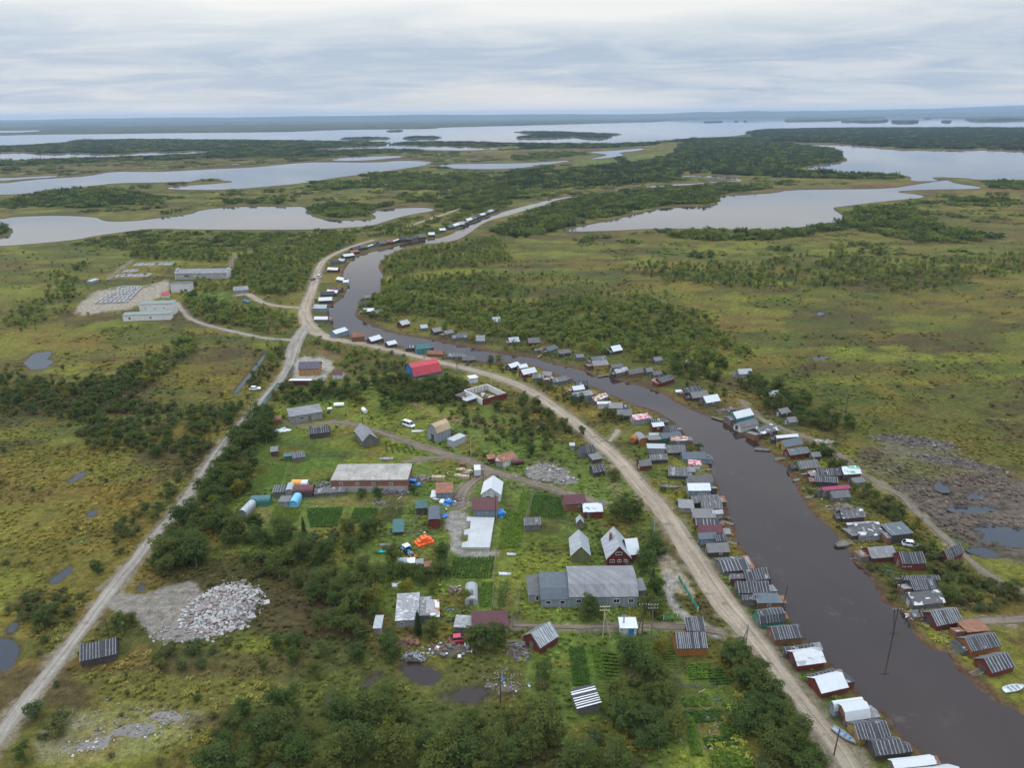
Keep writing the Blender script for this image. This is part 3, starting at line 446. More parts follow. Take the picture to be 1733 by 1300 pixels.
# ---- water sheets, 0.35 m below the land: each runs a little under its banks
def watermat(name, deep, rough, bscale, bstr, floaty=False):
    m, t, b = nodemat(name, rough); g = G(t); b.inputs['IOR'].default_value = 1.33; b.inputs['Specular IOR Level'].default_value = .5
    n = g.noise(g.pos((1, .6, 1)), .03, 4, .6); c = g.mix(g.ramp(n, [(.35, 0.), (.7, 1.)]), deep, mul(deep, 1.35))
    if floaty:
        f = g.noise(g.pos(), .09, 7, .75); f2 = g.noise(g.pos(), .022, 2, .5)
        c = g.mix(g.math('MULTIPLY', g.ramp(f, [(.60, 0.), (.74, .34)]), g.ramp(f2, [(.40, 0.), (.55, 1.)])), c, (.13, .115, .085))
    g.l(c, b.inputs['Base Color'])
    g.l(g.ramp(g.noise(g.pos((1, .5, 1)), .02, 4, .6), [(.35, rough * .5), (.7, rough * 1.8)]), b.inputs['Roughness'])
    if bstr: g.bump(g.noise(g.pos(), bscale, 3, .6), bstr, .02, b)
    return m
M_RIVER = watermat('river_water', (.024, .0165, .0135), .035, 1.2, .05, True); M_RIVER.node_tree.nodes['Principled BSDF'].inputs['Specular IOR Level'].default_value = .38; M_LAKE = watermat('lake_water', (.014, .018, .026), .03, .5, .04)
def water_sheet(name, poly, mat, z, grow):
    p = csmooth(poly); c = P(p[:, 0], p[:, 1])
    a = np.roll(c, 1, 0); d = np.roll(c, -1, 0) - a; d /= np.linalg.norm(d, axis=1)[:, None] + 1e-9; nn = np.stack([d[:, 1], -d[:, 0]], 1)
    area = .5 * np.sum(c[:, 0] * np.roll(c[:, 1], -1) - np.roll(c[:, 0], -1) * c[:, 1])
    c = c + nn * (grow if area > 0 else -grow)
    from mathutils.geometry import tessellate_polygon
    tri = tessellate_polygon([[Vector((q[0], q[1], 0)) for q in c]])
    V = [(q[0], q[1], z) for q in c]; Fs = []
    for t3 in tri:
        i, j, k = t3; cr = (c[j][0] - c[i][0]) * (c[k][1] - c[i][1]) - (c[k][0] - c[i][0]) * (c[j][1] - c[i][1]); Fs.append((i, j, k) if cr > 0 else (i, k, j))
    return tag(link(name, mesh_np(name, V, Fs, [mat])), kind='structure')
water_sheet('river', RIVER, M_RIVER, -.35, 2.0)
for i, (k, v) in enumerate(LAKES.items()): water_sheet('lake', v, M_LAKE, -.354, 2.0)
water_sheet('lake', FARLAKE, M_LAKE, -.36, 30.0); water_sheet('river', strip_poly(smooth(STREAM, 1)), M_RIVER, -.346, 2)
for i, v in enumerate(POOLS): water_sheet('pool', v, M_RIVER if i in (8, 9, 10, 11, 12) else M_LAKE, -.35, .8)
# ---- roads
def roadmat(name, col, dark):
    m, t, b = nodemat(name, .95); g = G(t); b.inputs['Specular IOR Level'].default_value = .12
    u = g.attr('lane'); s = g.n('ShaderNodeSeparateColor'); g.l(u, s.inputs[0])
    n1 = g.noise(g.pos(), .12, 5, .65); n2 = g.noise(g.pos(), 1.2, 4, .7)
    c = g.mix(g.ramp(n1, [(.35, 0.), (.65, 1.)]), col, dark); c = g.mix(g.math('MULTIPLY', s.outputs[0], .45), c, mul(col, 1.25))
    c = g.mix(g.math('MULTIPLY', s.outputs[1], .55), c, mul(dark, .6)); k = g.n('ShaderNodeCombineXYZ'); pz = g.n('ShaderNodeSeparateXYZ'); g.l(g.pos(), pz.inputs[0]); g.l(g.math('MULTIPLY', s.outputs[2], 9.0), k.inputs[0]); g.l(g.math('MULTIPLY', pz.outputs[1], .06), k.inputs[1]); g.l(g.math('MULTIPLY', pz.outputs[0], .04), k.inputs[2])
    c = g.mix(1., c, g.ramp(g.noise(k.outputs[0], 1.0, 4, .6), [(.3, .66), (.5, 1.), (.7, 1.25)]), 'MULTIPLY'); c = g.mix(g.ramp(g.noise(g.pos(), .30, 3, .6), [(.61, 0.), (.68, .75)]), c, mul(dark, .6))
    c = g.mix(1., c, g.ramp(n2, [(.3, .82), (.7, 1.15)]), 'MULTIPLY'); g.l(c, b.inputs['Base Color']); g.bump(n2, .4, .15, b); return m
M_ROAD = roadmat('sandy_gravel', (.25, .205, .15), (.185, .15, .11)); M_GREY = roadmat('grey_gravel', (.225, .20, .165), (.15, .132, .11)); M_TRACK = roadmat('earth_track', (.155, .125, .092), (.09, .073, .054))
def ribbon(name, ln, mat, z, rag=.5):
    p = resample(ln, 1.2); d = np.gradient(p[:, :2], axis=0); d /= np.linalg.norm(d, axis=1)[:, None]; nn = np.stack([-d[:, 1], d[:, 0]], 1); K = 11; V = []; lane = []
    for side in np.linspace(-1, 1, K):
        e = (fbm(p[:, 0] + side * 40, p[:, 1], 3.5, 3, 50.) - .5) * rag * 2 * abs(side) ** 3
        q = p[:, :2] + nn * ((p[:, 2] / 2 + e) * side)[:, None]
        wheel = math.exp(-((abs(side) - .38) / .16) ** 2); edge = max(0, abs(side) - .55) / .45; V.append(np.stack([q[:, 0], q[:, 1], np.full(len(q), z * (1 - side ** 4) - .04 * side ** 6) - .03 * wheel], 1)); lane.append(np.tile([wheel, edge ** 1.5, side * .5 + .5, 1], (len(q), 1)))
    n = len(p); idx = np.arange(K * n).reshape(K, n); Fq = np.stack([idx[:-1, :-1], idx[:-1, 1:], idx[1:, 1:], idx[1:, :-1]], -1).reshape(-1, 4)
    me = mesh_np(name, np.concatenate(V), Fq, [mat], None, True); a = me.color_attributes.new('lane', 'FLOAT_COLOR', 'POINT'); a.data.foreach_set('color', np.concatenate(lane).astype(np.float32).ravel())
    # faces must look up
    if me.polygons[0].normal.z < 0: me.flip_normals()
    return tag(link(name, me), kind='structure')
for i, (k, ln) in enumerate(ROADS_W.items()):
    nm = k if k.endswith(('road', 'track', 'path')) else 'lane'
    ribbon({'foot_path': 'path'}.get(k, nm), ln, {'dirt_road': M_ROAD, 'side_road': M_GREY, 'works_track': M_GREY, 'farm_track': M_ROAD, 'far_road': M_ROAD, 'foot_path': M_ROAD}.get(k, M_TRACK), .07 + .008 * i, .9 if i > 1 else .6)
# ---- hills beyond the lake
def hills(name, pts, depth, seed):
    """pts: (photo x, height in photo px above the true horizon, distance m): a long wooded ridge"""
    a = resample(np.array([(x, q, dd) for x, q, dd in pts], float), 6.0); V = []; K = 7
    for j in range(K):
        t = j / (K - 1); prof = math.sin(math.pi * t) ** .8
        for x, q, dd in a:
            d = dd + depth * t; X = (x - CX) / F * d; top = max(12., H + (q + 1.6 * (fbm(np.array([x]), np.array([seed * 9.]), 60, 4, seed)[0] - .5) + .5 * (fbm(np.array([x]), np.array([3.]), 9, 3, seed)[0] - .5)) * (dd + depth / 2) / F * math.cos(PITCH) ** 0)
            V.append((X, d * math.cos(0), -2 + (top + 2) * prof))
    n = len(a); idx = np.arange(K * n).reshape(K, n); Fq = np.stack([idx[:-1, :-1], idx[:-1, 1:], idx[1:, 1:], idx[1:, :-1]], -1).reshape(-1, 4)
    m, t, b = nodemat(name + '_forest', .95); g = G(t); g.l(g.ramp(g.noise(g.pos(), .002, 6, .7), [(.3, (.022, .034, .018)), (.7, (.05, .058, .030))]), b.inputs['Base Color'])
    return tag(link('hills', mesh_np('hills', np.array(V), Fq, [m], None, True)), kind='structure')
hills('hills_a', [(-700, -3.5, 13000), (0, -4.5, 13000), (300, -5.5, 13000), (520, -6.0, 12500), (600, -7.5, 12500), (740, -9, 13000), (900, -13, 13500)], 2500, 1.)
hills('hills_b', [(-900, -1.0, 20000), (0, -1.2, 20000), (280, .8, 20000), (420, .2, 20000), (560, 1.4, 20000), (760, 1.6, 20500), (900, 1.2, 21000), (1060, -.2, 21000), (1120, .6, 21500), (1170, 2.6, 21500), (1210, 2.2, 21500), (1250, 3.6, 22000), (1300, 2.0, 22000), (1400, 2.4, 22500), (1510, 4.0, 22500), (1560, 3.2, 22500), (1700, 4.5, 22500), (2500, 4, 22500)], 3000, 4.)
hills('hills_c', [(1480, 2, 27000), (1600, 6.5, 27000), (1733, 8.5, 27000), (2000, 8.5, 27000), (2500, 4, 27000)], 2500, 8.)
hills('hills_d', [(1060, -6, 17500), (1130, -4.5, 17500), (1290, -5.0, 17500), (1480, -2.2, 18000), (1600, -1.6, 18000), (1733, -1.5, 18000), (2500, -1, 18000)], 2000, 6.)

def island(poly, h):
    """a low wooded island: its treetops make an uneven rim"""
    p = csmooth(poly, 2); c = P(p[:, 0], p[:, 1]); o = c.mean(0); q = c - o; n = len(q); V = []; r_ = np.random.default_rng(int(abs(o[0])))
    for f, z in ((1.0, -.6), (.99, h * .8), (.85, h), (.3, h)): V += [(a * f, b_ * f, z * (r_.uniform(.7, 1.25) if z > 0 else 1)) for a, b_ in q]
    Fs = [(k * n + i, k * n + (i + 1) % n, (k + 1) * n + (i + 1) % n, (k + 1) * n + i) for k in range(3) for i in range(n)] + [tuple(range(3 * n, 4 * n))]
    o_ = link('island', mesh_np('island', np.array(V), Fs, [bpy.data.materials['hills_b_forest']])); o_.location = (o[0], o[1], 0); return tag(o_, kind='structure')
for k, q in enumerate(ISLANDS[1:-1]): island(q, (2, 2, 4, 2, 10, 9, 9, 22, 20, 20, 14, 15, 26, 16)[k])
# ------------------------------------------------------------ buildings
FOOT = []            # footprints (centre, axis angle, half width, half depth) for keeping plants out
def place(A, B, dep):
    a, b = P(*A), P(*B); d = b - a; w = float(np.hypot(*d)); ang = math.atan2(d[1], d[0]); n = np.array([-d[1], d[0]]) / w
    c = (a + b) / 2 + n * dep / 2
    return w, ang, (float(c[0]), float(c[1]))
def corners(c, ang, hw, hd): 
    ca, sa = math.cos(ang), math.sin(ang); return np.array([[c[0] + ca * u - sa * v, c[1] + sa * u + ca * v] for u, v in ((-hw, -hd), (hw, -hd), (hw, hd), (-hw, hd))])
def overlap(p, q):
    for r, s in ((p, q), (q, p)):
        for i in range(2):
            e = r[(i + 1) % 4] - r[i]; e = e / (np.hypot(*e) + 1e-9); a, b = r @ e, s @ e
            if a.max() < b.min() + .05 or b.max() < a.min() + .05: return False
    return True
def profile(kind, D, h, rise):
    """cross profile (t, z) from the front eave to the back eave, t across the depth"""
    k = D / 2
    if kind == 'gable': return [(-k, h), (0, h + rise), (k, h)]
    if kind == 'gambrel': return [(-k, h), (-k * .62, h + rise * .72), (0, h + rise), (k * .62, h + rise * .72), (k, h)]
    if kind == 'barn': return [(-k, h), (-k * .2, h + rise * .85), (0, h + rise), (k * .6, h + rise * .7), (k, h)]
    if kind == 'arch': return [(-k * math.cos(t), h + rise * math.sin(t)) for t in np.linspace(0, math.pi, 11)]
    if kind == 'mono': return [(-k, h), (k, h + rise)]
    if kind == 'back': return [(-k, h + rise), (k, h)]
    if kind == 'flat': return [(-k, h), (k, h + .12)]
    if kind == 'salt': return [(-k, h), (k * .35, h + rise), (k, h + rise * .55)]
def roof_mesh(prof, L, ov, th, axis, sag, bat, batw=.13, seed=0, patch=0):
    """slab roof over the profile, run along x (axis x) or y; battens lie down the slope; both are one mesh"""
    rnd = random.Random(seed); mb = MB(); pr = [Vector((0, t, z)) for t, z in prof]
    def ext(a, b, d): v = (a - b).normalized(); return a + v * d
    q = [ext(pr[0], pr[1], ov)] + pr[1:-1] + [ext(pr[-1], pr[-2], ov)]
    ns = max(2, int(L / 1.2)) if sag else 2; xs = np.linspace(-L / 2 - ov * .8, L / 2 + ov * .8, ns); z0 = [rnd.uniform(-sag, sag * .4) for _ in xs]
    tw = lambda v: Vector((v.x, v.y, v.z)) if axis == 'x' else Vector((v.y, v.x, v.z))
    V = []; n = len(q)
    for x, dz in zip(xs, z0):
        for dn in (th, 0.0):
            V += [tw(Vector((x, p.y, p.z + dn + dz))) for p in q]
    Fs = []; st = 2 * n
    for i in range(ns - 1):
        o = i * st
        for k in range(n - 1):
            Fs.append((o + k, o + st + k, o + st + k + 1, o + k + 1)); Fs.append((o + n + k + 1, o + st + n + k + 1, o + st + n + k, o + n + k))
        Fs.append((o + n, o + st + n, o + st, o)); Fs.append((o + n - 1, o + st + n - 1, o + st + 2 * n - 1, o + 2 * n - 1))
    for o, s in ((0, 1), ((ns - 1) * st, -1)):
        for k in range(n - 1): f = (o + k, o + k + 1, o + n + k + 1, o + n + k); Fs.append(f if s > 0 else f[::-1])
    if axis == 'y': Fs = [f[::-1] for f in Fs]
    mb.add(V, Fs, 0)
    if bat:
        m = max(2, int((xs[-1] - xs[0]) / bat)); 
        for x in np.linspace(xs[0] + batw, xs[-1] - batw, m + 1):
            x += rnd.uniform(-.07, .07); dz = float(np.interp(x, xs, z0)) + th + .03
            for k in range(n - 1):
                if rnd.random() < .14: continue
                sk = rnd.uniform(-.08, .08); a, b = tw(Vector((x, q[k].y, q[k].z + dz))), tw(Vector((x + sk, q[k + 1].y, q[k + 1].z + dz)))
                mb.bar(a, b, batw * rnd.uniform(.7, 1.3), .07, 1)
    for _ in range(patch):
        k = rnd.randrange(n - 1); t0, t1 = sorted((rnd.random(), rnd.random())); x = rnd.uniform(xs[0] + .5, xs[-1] - .5); w = rnd.uniform(.3, .9); dz = th + .045
        f = lambda t: (q[k] * (1 - t) + q[k + 1] * t)
        c = [tw(Vector((x - w / 2, f(t0).y, f(t0).z + dz))), tw(Vector((x + w / 2, f(t0).y, f(t0).z + dz + .02))), tw(Vector((x + w / 2, f(t1).y, f(t1).z + dz))), tw(Vector((x - w / 2, f(t1).y, f(t1).z + dz + .03)))]
        mb.add(c, [(0, 1, 2, 3) if axis == 'x' else (3, 2, 1, 0)], 1)
    return mb
def wall_mesh(prof, L, axis, base=-.6):
    tw = lambda x, y, z: (x, y, z) if axis == 'x' else (y, x, z)
    pts = [(prof[0][0], base)] + [(t, z) for t, z in prof] + [(prof[-1][0], base)]; n = len(pts); V = [tw(s * L / 2, t, z) for s in (-1, 1) for t, z in pts]
    Fs = [tuple(range(n)), tuple(range(2 * n - 1, n - 1, -1))] + [(i + n, (i + 1) % n + n, (i + 1) % n, i) for i in range(n)]
    if axis == 'x': Fs = [f[::-1] for f in Fs]
    return MB().add(V, [f[::-1] for f in Fs] if axis == 'x' else [f[::-1] for f in Fs], 0)
def opening(root, kind, wall, at, zc, w, h, Wd, Dp, frame='frame_white', fill=None):
    """a window (frame > pane) or a door (> handle) standing 3 cm proud of one wall: F front, L left, R right"""
    fill = fill or ('glass_dark' if kind == 'window' else 'old_timber')
    def bx(mb, cu, cz, du, dz, out, th):
        if wall == 'F': mb.box((cu, -Dp / 2 - out, cz), (du, th, dz))
        elif wall == 'L': mb.box((-Wd / 2 - out, cu, cz), (th, du, dz))
        else: mb.box((Wd / 2 + out, cu, cz), (th, du, dz))
        return mb
    if kind == 'window':
        fr = MB(); t = .09
        for a, b, c, d in ((0, h / 2, w + t, t), (0, -h / 2, w + t, t), (-w / 2, 0, t, h), (w / 2, 0, t, h), (0, 0, .05, h)): bx(fr, at + a, zc + b, c, d, .03, .08)
        f = fr.build('window', MATS[frame], root); bx(MB(), at, zc, w, h, .02, .05).build('pane', MATS[fill], f); return f
    d = bx(MB(), at, zc, w, h, .03, .07).build('door', MATS[fill], root); bx(MB(), at + w * .35, zc, .07, .16, .08, .05).build('handle', MATS['steel_grey'], d); return d
SHED = {}
def shed(A, B, dep, h, rise, roof, wall, cover, label, cat='boathouse', name=None, kind='gable', axis='x', bat=0, sag=.06, ov=.28, group=None, ramp=None, win=(), doors=(), z=0.0, patch=0, th=.08, batm='batten', batw=.115, foot=True):
    w, ang, c = place(A, B, dep)
    # keep clear of the thing standing behind it
    if foot:
        for _ in range(30):
            q = corners(c, ang, w / 2, dep / 2); hit = [f for f in FOOT if overlap(q, f[4])]
            if not hit or dep < 1.6: break
            dep *= .93; w, ang, c = place(A, B, dep)
        FOOT.append((c, ang, w / 2, dep / 2, corners(c, ang, w / 2, dep / 2)))
    root = thing(name or cat.replace(' ', '_'), label, cat, (c[0], c[1], z), ang, group)
    D = dep if axis == 'x' else w; Ln = w if axis == 'x' else dep
    prof = profile(roof, D, h, rise * (dep / 4.5 if roof in ('gable',) and axis == 'x' and cat == 'boathouse' else 1)); low = [(t, zz - .02) for t, zz in prof]
    wall_mesh(low, Ln, axis).build('wall', MATS[wall], root)
    ra = (prof, Ln, ov, th, axis, sag, bat, batw, len(FOOT), patch); roof_mesh(*ra).build('roof', [MATS[cover], MATS[batm]], root)
    if ramp:
        s = -1 if ramp == 'L' else 1; mb = MB()
        for yy in (-.9, .9): mb.bar((s * w / 2 * .98, yy * .6, .25), (s * (w / 2 + random.uniform(2.4, 4.0)), yy * .6 + random.uniform(-.3, .3), -.45), .22, .16)
        for k in range(5): mb.box((s * (w / 2 + .4 + k * .5), 0, .22 - k * .09), (.16, 1.5, .06))
        mb.build('boat_ramp', MATS['old_timber'], root)
        opening(root, 'door', ramp, 0, h * .5, min(1.8, D * .5), h * .9, w, dep, fill='dark_timber')
    for args in win: opening(root, 'window', *args, w, dep)
    for args in doors:
        opening(root, 'door', *args[:5], w, dep, fill=args[5] if len(args) > 5 else 'old_timber')
    return root, w, dep
NEXT = {'tar_felt': 'dark tar roof', 'white_sheet': 'plain white metal roof', 'grey_boards_roof': 'grey board roof', 'maroon_sheet': 'maroon roof', 'grey_felt': 'grey felt roof', 'blue_grey_sheet': 'blue-grey roof', 'rust_sheet': 'rusty roof', 'white_streaked': 'white roof streaked black', 'teal_sheet': 'teal roof', 'zinc_sheet': 'pale zinc roof', 'red_white_banner': 'pink and white banner roof', 'tattered_felt': 'tattered black and white roof', 'magenta_sheet': 'magenta roof', 'white_green_banner': 'white and green banner roof', 'slate_sheet': 'slate grey roof', 'red_stripes': 'red and white striped roof', 'rust_white': 'rusty white-patched roof', 'patched_slate': 'patched grey roof', 'orange_sheet': 'orange roof', 'red_sheet': 'red roof'}
WALLD = {'red_planks': 'red', 'orange_planks': 'orange', 'grey_planks': 'grey plank', 'pale_planks': 'pale', 'dark_planks': 'dark plank', 'blue_grey_paint': 'blue-grey', 'green_paint': 'green', 'teal_paint': 'teal', 'white_paint': 'white', 'rusty_planks': 'rusty brown', 'ochre_planks': 'ochre', 'bright_blue_paint': 'bright blue', 'olive_planks': 'olive'}
# --- boathouses: (A, B, depth, roof colour, wall colour, batten spacing, extras); first along the road bank, bottom of the photo upward
T, WH, GB, GF = 'tar_felt', 'white_sheet', 'grey_boards_roof', 'grey_felt'
ROADBANK = [
 ((1546,1347),(1628,1340),4,WH,'red_planks',0,{}), ((1511,1317),(1578,1309),4.6,WH,'ochre_planks',0,dict(h=2.4)), ((1481,1288),(1526,1284),3.2,T,'dark_planks',.75,dict(ramp='R')), ((1452,1262),(1504,1257),3.8,T,'ochre_planks',.6,{}),
 ((1431,1231),(1470,1225),3.4,WH,'rusty_planks',0,dict(roof='gambrel')), ((1411,1214),(1458,1207),4.2,WH,'blue_grey_paint',0,dict(roof='arch',rise=1.3,ramp='R')), ((1389,1183),(1432,1173),4.2,WH,'red_planks',0,dict(ramp='R')), ((1375,1163),(1412,1153),3.6,T,'blue_grey_paint',.9,{}), ((1349,1137),(1394,1131),4.2,'white_streaked','red_planks',0,{}),
 ((1330,1115),(1377,1109),4,T,'grey_planks',.7,dict(patch=5)), ((1311,1093),(1356,1089),4,T,'rusty_planks',.55,{}), ((1287,1065),(1327,1060),3.6,T,'green_paint',.7,dict(patch=2,roof='gambrel')),
 ((1282,1031),(1320,1031),3,'blue_grey_sheet','rusty_planks',2.2,dict(roof='flat',h=1.8)), ((1257,1026),(1283,1025),3,T,'grey_planks',.55,dict(h=1.9,patch=2)), ((1251,1013),(1301,1011),4,T,'grey_planks',.7,{}), ((1263,992),(1304,988),4,T,'red_planks',.6,dict(patch=3)), ((1236,989),(1262,988),3.6,GB,'red_planks',.9,dict(patch=2)),
 ((1224,977),(1266,973),5.4,T,'grey_planks',.95,dict(rise=.95,patch=1,batw=.18)), ((1198,943),(1233,942),3.6,T,'dark_planks',.9,{}), ((1212,926),(1228,924),2.4,T,'pale_planks',.6,dict(h=1.7)), ((1184,924),(1212,923),3.4,'blue_grey_sheet','blue_grey_paint',0,dict(roof='mono',rise=.5,h=2.3)), ((1184,912),(1222,911),3.4,'maroon_sheet','rusty_planks',0,dict(ramp='R')),
 ((1178,899),(1215,898),3.0,T,'red_planks',1.0,dict(batw=.2,ramp='R')), ((1174,885),(1210,885),3.6,GF,'red_planks',0,dict(roof='mono',rise=.5)), ((1206,879),(1222,879),2.2,'zinc_sheet','pale_planks',0,dict(h=1.9,ramp='R')), ((1188,869),(1221,868),3.2,GB,'grey_planks',.8,{}), ((1172,859),(1216,857),3.2,GB,'dark_planks',1.2,{}), ((1149,868),(1173,868),3.2,'slate_sheet','pale_planks',0,dict(roof='mono',rise=.6)),
 ((1181,849),(1202,848),1.8,T,'grey_planks',.6,dict(h=1.6)), ((1165,841),(1201,840),3.6,WH,'blue_grey_paint',0,dict(h=2.3,ramp='R')), ((1167,825),(1206,825),3.8,T,'blue_grey_paint',.75,{}), ((1132,812),(1162,812),4.6,GB,'dark_planks',.9,dict(patch=4)), ((1164,807),(1175,806),2.6,'slate_sheet','grey_planks',0,{}),
 ((1165,794),(1185,795),2.6,'red_stripes','white_paint',0,dict(h=1.8)), ((1084,797),(1102,795),3.4,GB,'red_planks',0,dict(h=1.8)), ((1101,787),(1129,784),3,GB,'dark_planks',.8,dict(patch=3)), ((1156,783),(1194,784),4.6,'blue_grey_sheet','blue_grey_paint',0,dict(rise=1.2)), ((1129,772),(1159,773),4.6,GB,'dark_planks',.8,dict(patch=2)), ((1096,770),(1126,769),3,'zinc_sheet','pale_planks',0,dict(roof='flat',h=2.3)),
 ((1136,754),(1163,753),2.6,'rust_white','grey_planks',0,dict(h=1.8)), ((1120,750),(1153,747),3.4,'blue_grey_sheet','green_paint',0,{}), ((1098,755),(1118,754),3,'grey_felt','dark_planks',0,dict(roof='flat',h=2.4)), ((1099,746),(1117,745),2.4,'zinc_sheet','grey_planks',0,dict(h=2.1)), ((1082,754),(1096,753),4.5,'slate_sheet','orange_planks',0,dict(roof='arch',rise=.8,axis='y')),
 ((1126,738),(1146,737),3.6,T,'dark_planks',.6,dict(patch=3)), ((1105,730),(1123,730),2.6,WH,'red_planks',0,dict(h=1.9)), ((1103,723),(1126,722),2.8,T,'dark_planks',.7,dict(patch=2)), ((1073,720),(1098,716),3.8,'red_white_banner','slate_siding',0,dict(h=2.4)), ((1045,711),(1069,711),4,T,'dark_planks',.7,dict(patch=3)), ((1031,698),(1053,698),4,'slate_sheet','rusty_planks',0,{}),
 ((1011,693),(1033,691),4,'white_streaked','white_paint',0,dict(h=2.3)), ((1007,686),(1029,679),3.6,GB,'grey_planks',.9,{}), ((972,680),(1003,675),3.8,'slate_sheet','blue_grey_paint',0,{}), ((971,669),(989,665),3.0,WH,'grey_planks',0,dict(h=2.0)), ((957,669),(972,667),3,'rust_white','rusty_planks',0,{}), ((976,661),(995,659),3.6,T,'dark_planks',.8,dict(patch=2)), ((938,653),(961,651),4,GB,'grey_planks',1.,dict(patch=5)), ((920,650),(937,649),3,'rust_white','grey_planks',0,{}), ((902,648),(920,646),3.6,GB,'grey_planks',.9,dict(patch=2)), ((918,642),(932,642),3,'slate_sheet','pale_planks',0,{}),
 ((886,641),(908,636),3.8,WH,'red_planks',0,{}), ((865,629),(880,625),3.6,WH,'dark_planks',0,dict(h=2.1)), ((880,630),(893,628),3,WH,'rusty_planks',0,{}), ((783,613),(804,613),3.6,GB,'dark_planks',0,dict(h=1.2,patch=3)), ((759,609),(782,608),3.6,GB,'grey_planks',.9,dict(h=1.5,patch=3)), ((723,603),(749,604),3.2,'rust_sheet','rusty_planks',0,dict(h=1.4)), ((706,600),(729,597),4,'teal_sheet','teal_paint',0,dict(h=2.6,rise=1.9)), ((687,596),(705,594),3.4,T,'dark_planks',.9,dict(patch=3)),
 ((658,590),(672,586),3.6,WH,'dark_planks',0,{}), ((629,583),(646,578),3.6,WH,'dark_planks',0,{}), ((597,580),(617,576),4,'rust_sheet','rusty_planks',0,dict(h=2.4)), ((569,572),(589,567),4.4,WH,'blue_grey_paint',0,dict(h=2.4)), ((532,545),(554,544),3,WH,'grey_planks',0,dict(h=1.5)), ((531,528),(552,527),4.4,'zinc_sheet','blue_grey_paint',0,dict(h=2.3)), ((540,514),(562,514),4.2,WH,'dark_planks',0,dict(h=2.3)), ((543,504),(566,503),4,T,'dark_planks',0,{}), ((553,500),(570,500),3.6,WH,'grey_planks',0,{}), ((557,495),(577,495),3.6,'maroon_sheet','dark_planks',0,{}), ((569,478),(580,478),4,WH,'grey_planks',0,{}), ((581,483),(590,482),3.6,WH,'pale_planks',0,{}), ((554,461),(571,461),4,WH,'red_planks',0,{}), ((559,448),(571,447),4,T,'grey_planks',0,{}), ((572,446),(582,445),4,'zinc_sheet','grey_planks',0,{}), ((583,438),(600,436),4.4,WH,'dark_planks',0,{}), ((594,431),(608,429),4.4,'rust_sheet','red_planks',0,{})]
for i, (x, y, r, w_) in enumerate([(605,426,T,'dark_planks'),(617,423,GB,'dark_planks'),(627,420,WH,'grey_planks'),(638,418,T,'grey_planks'),(649,416,GB,'dark_planks'),(660,414,'rust_sheet','dark_planks'),(671,411,WH,'dark_planks'),(682,410,T,'dark_planks'),(692,409,GB,'dark_planks'),(703,407,T,'grey_planks'),(715,405,GB,'dark_planks'),(731,401,WH,'dark_planks'),(750,393,WH,'grey_planks'),(765,388,'blue_grey_sheet','dark_planks'),(774,385,WH,'grey_planks'),(782,383,'zinc_sheet','dark_planks'),(789,380,GF,'dark_planks'),(796,376,WH,'dark_planks'),(803,373,GF,'grey_planks'),(811,370,T,'dark_planks'),(818,367,WH,'dark_planks'),(825,364,GB,'dark_planks'),(832,361,'zinc_sheet','dark_planks'),(838,359,T,'dark_planks')]):
    hw = (y - 192) * .00894 * 2.7; ROADBANK.append(((x - hw, y + 1.2), (x + hw, y - .8), 5, r, w_, 0, dict(h=2.4)))
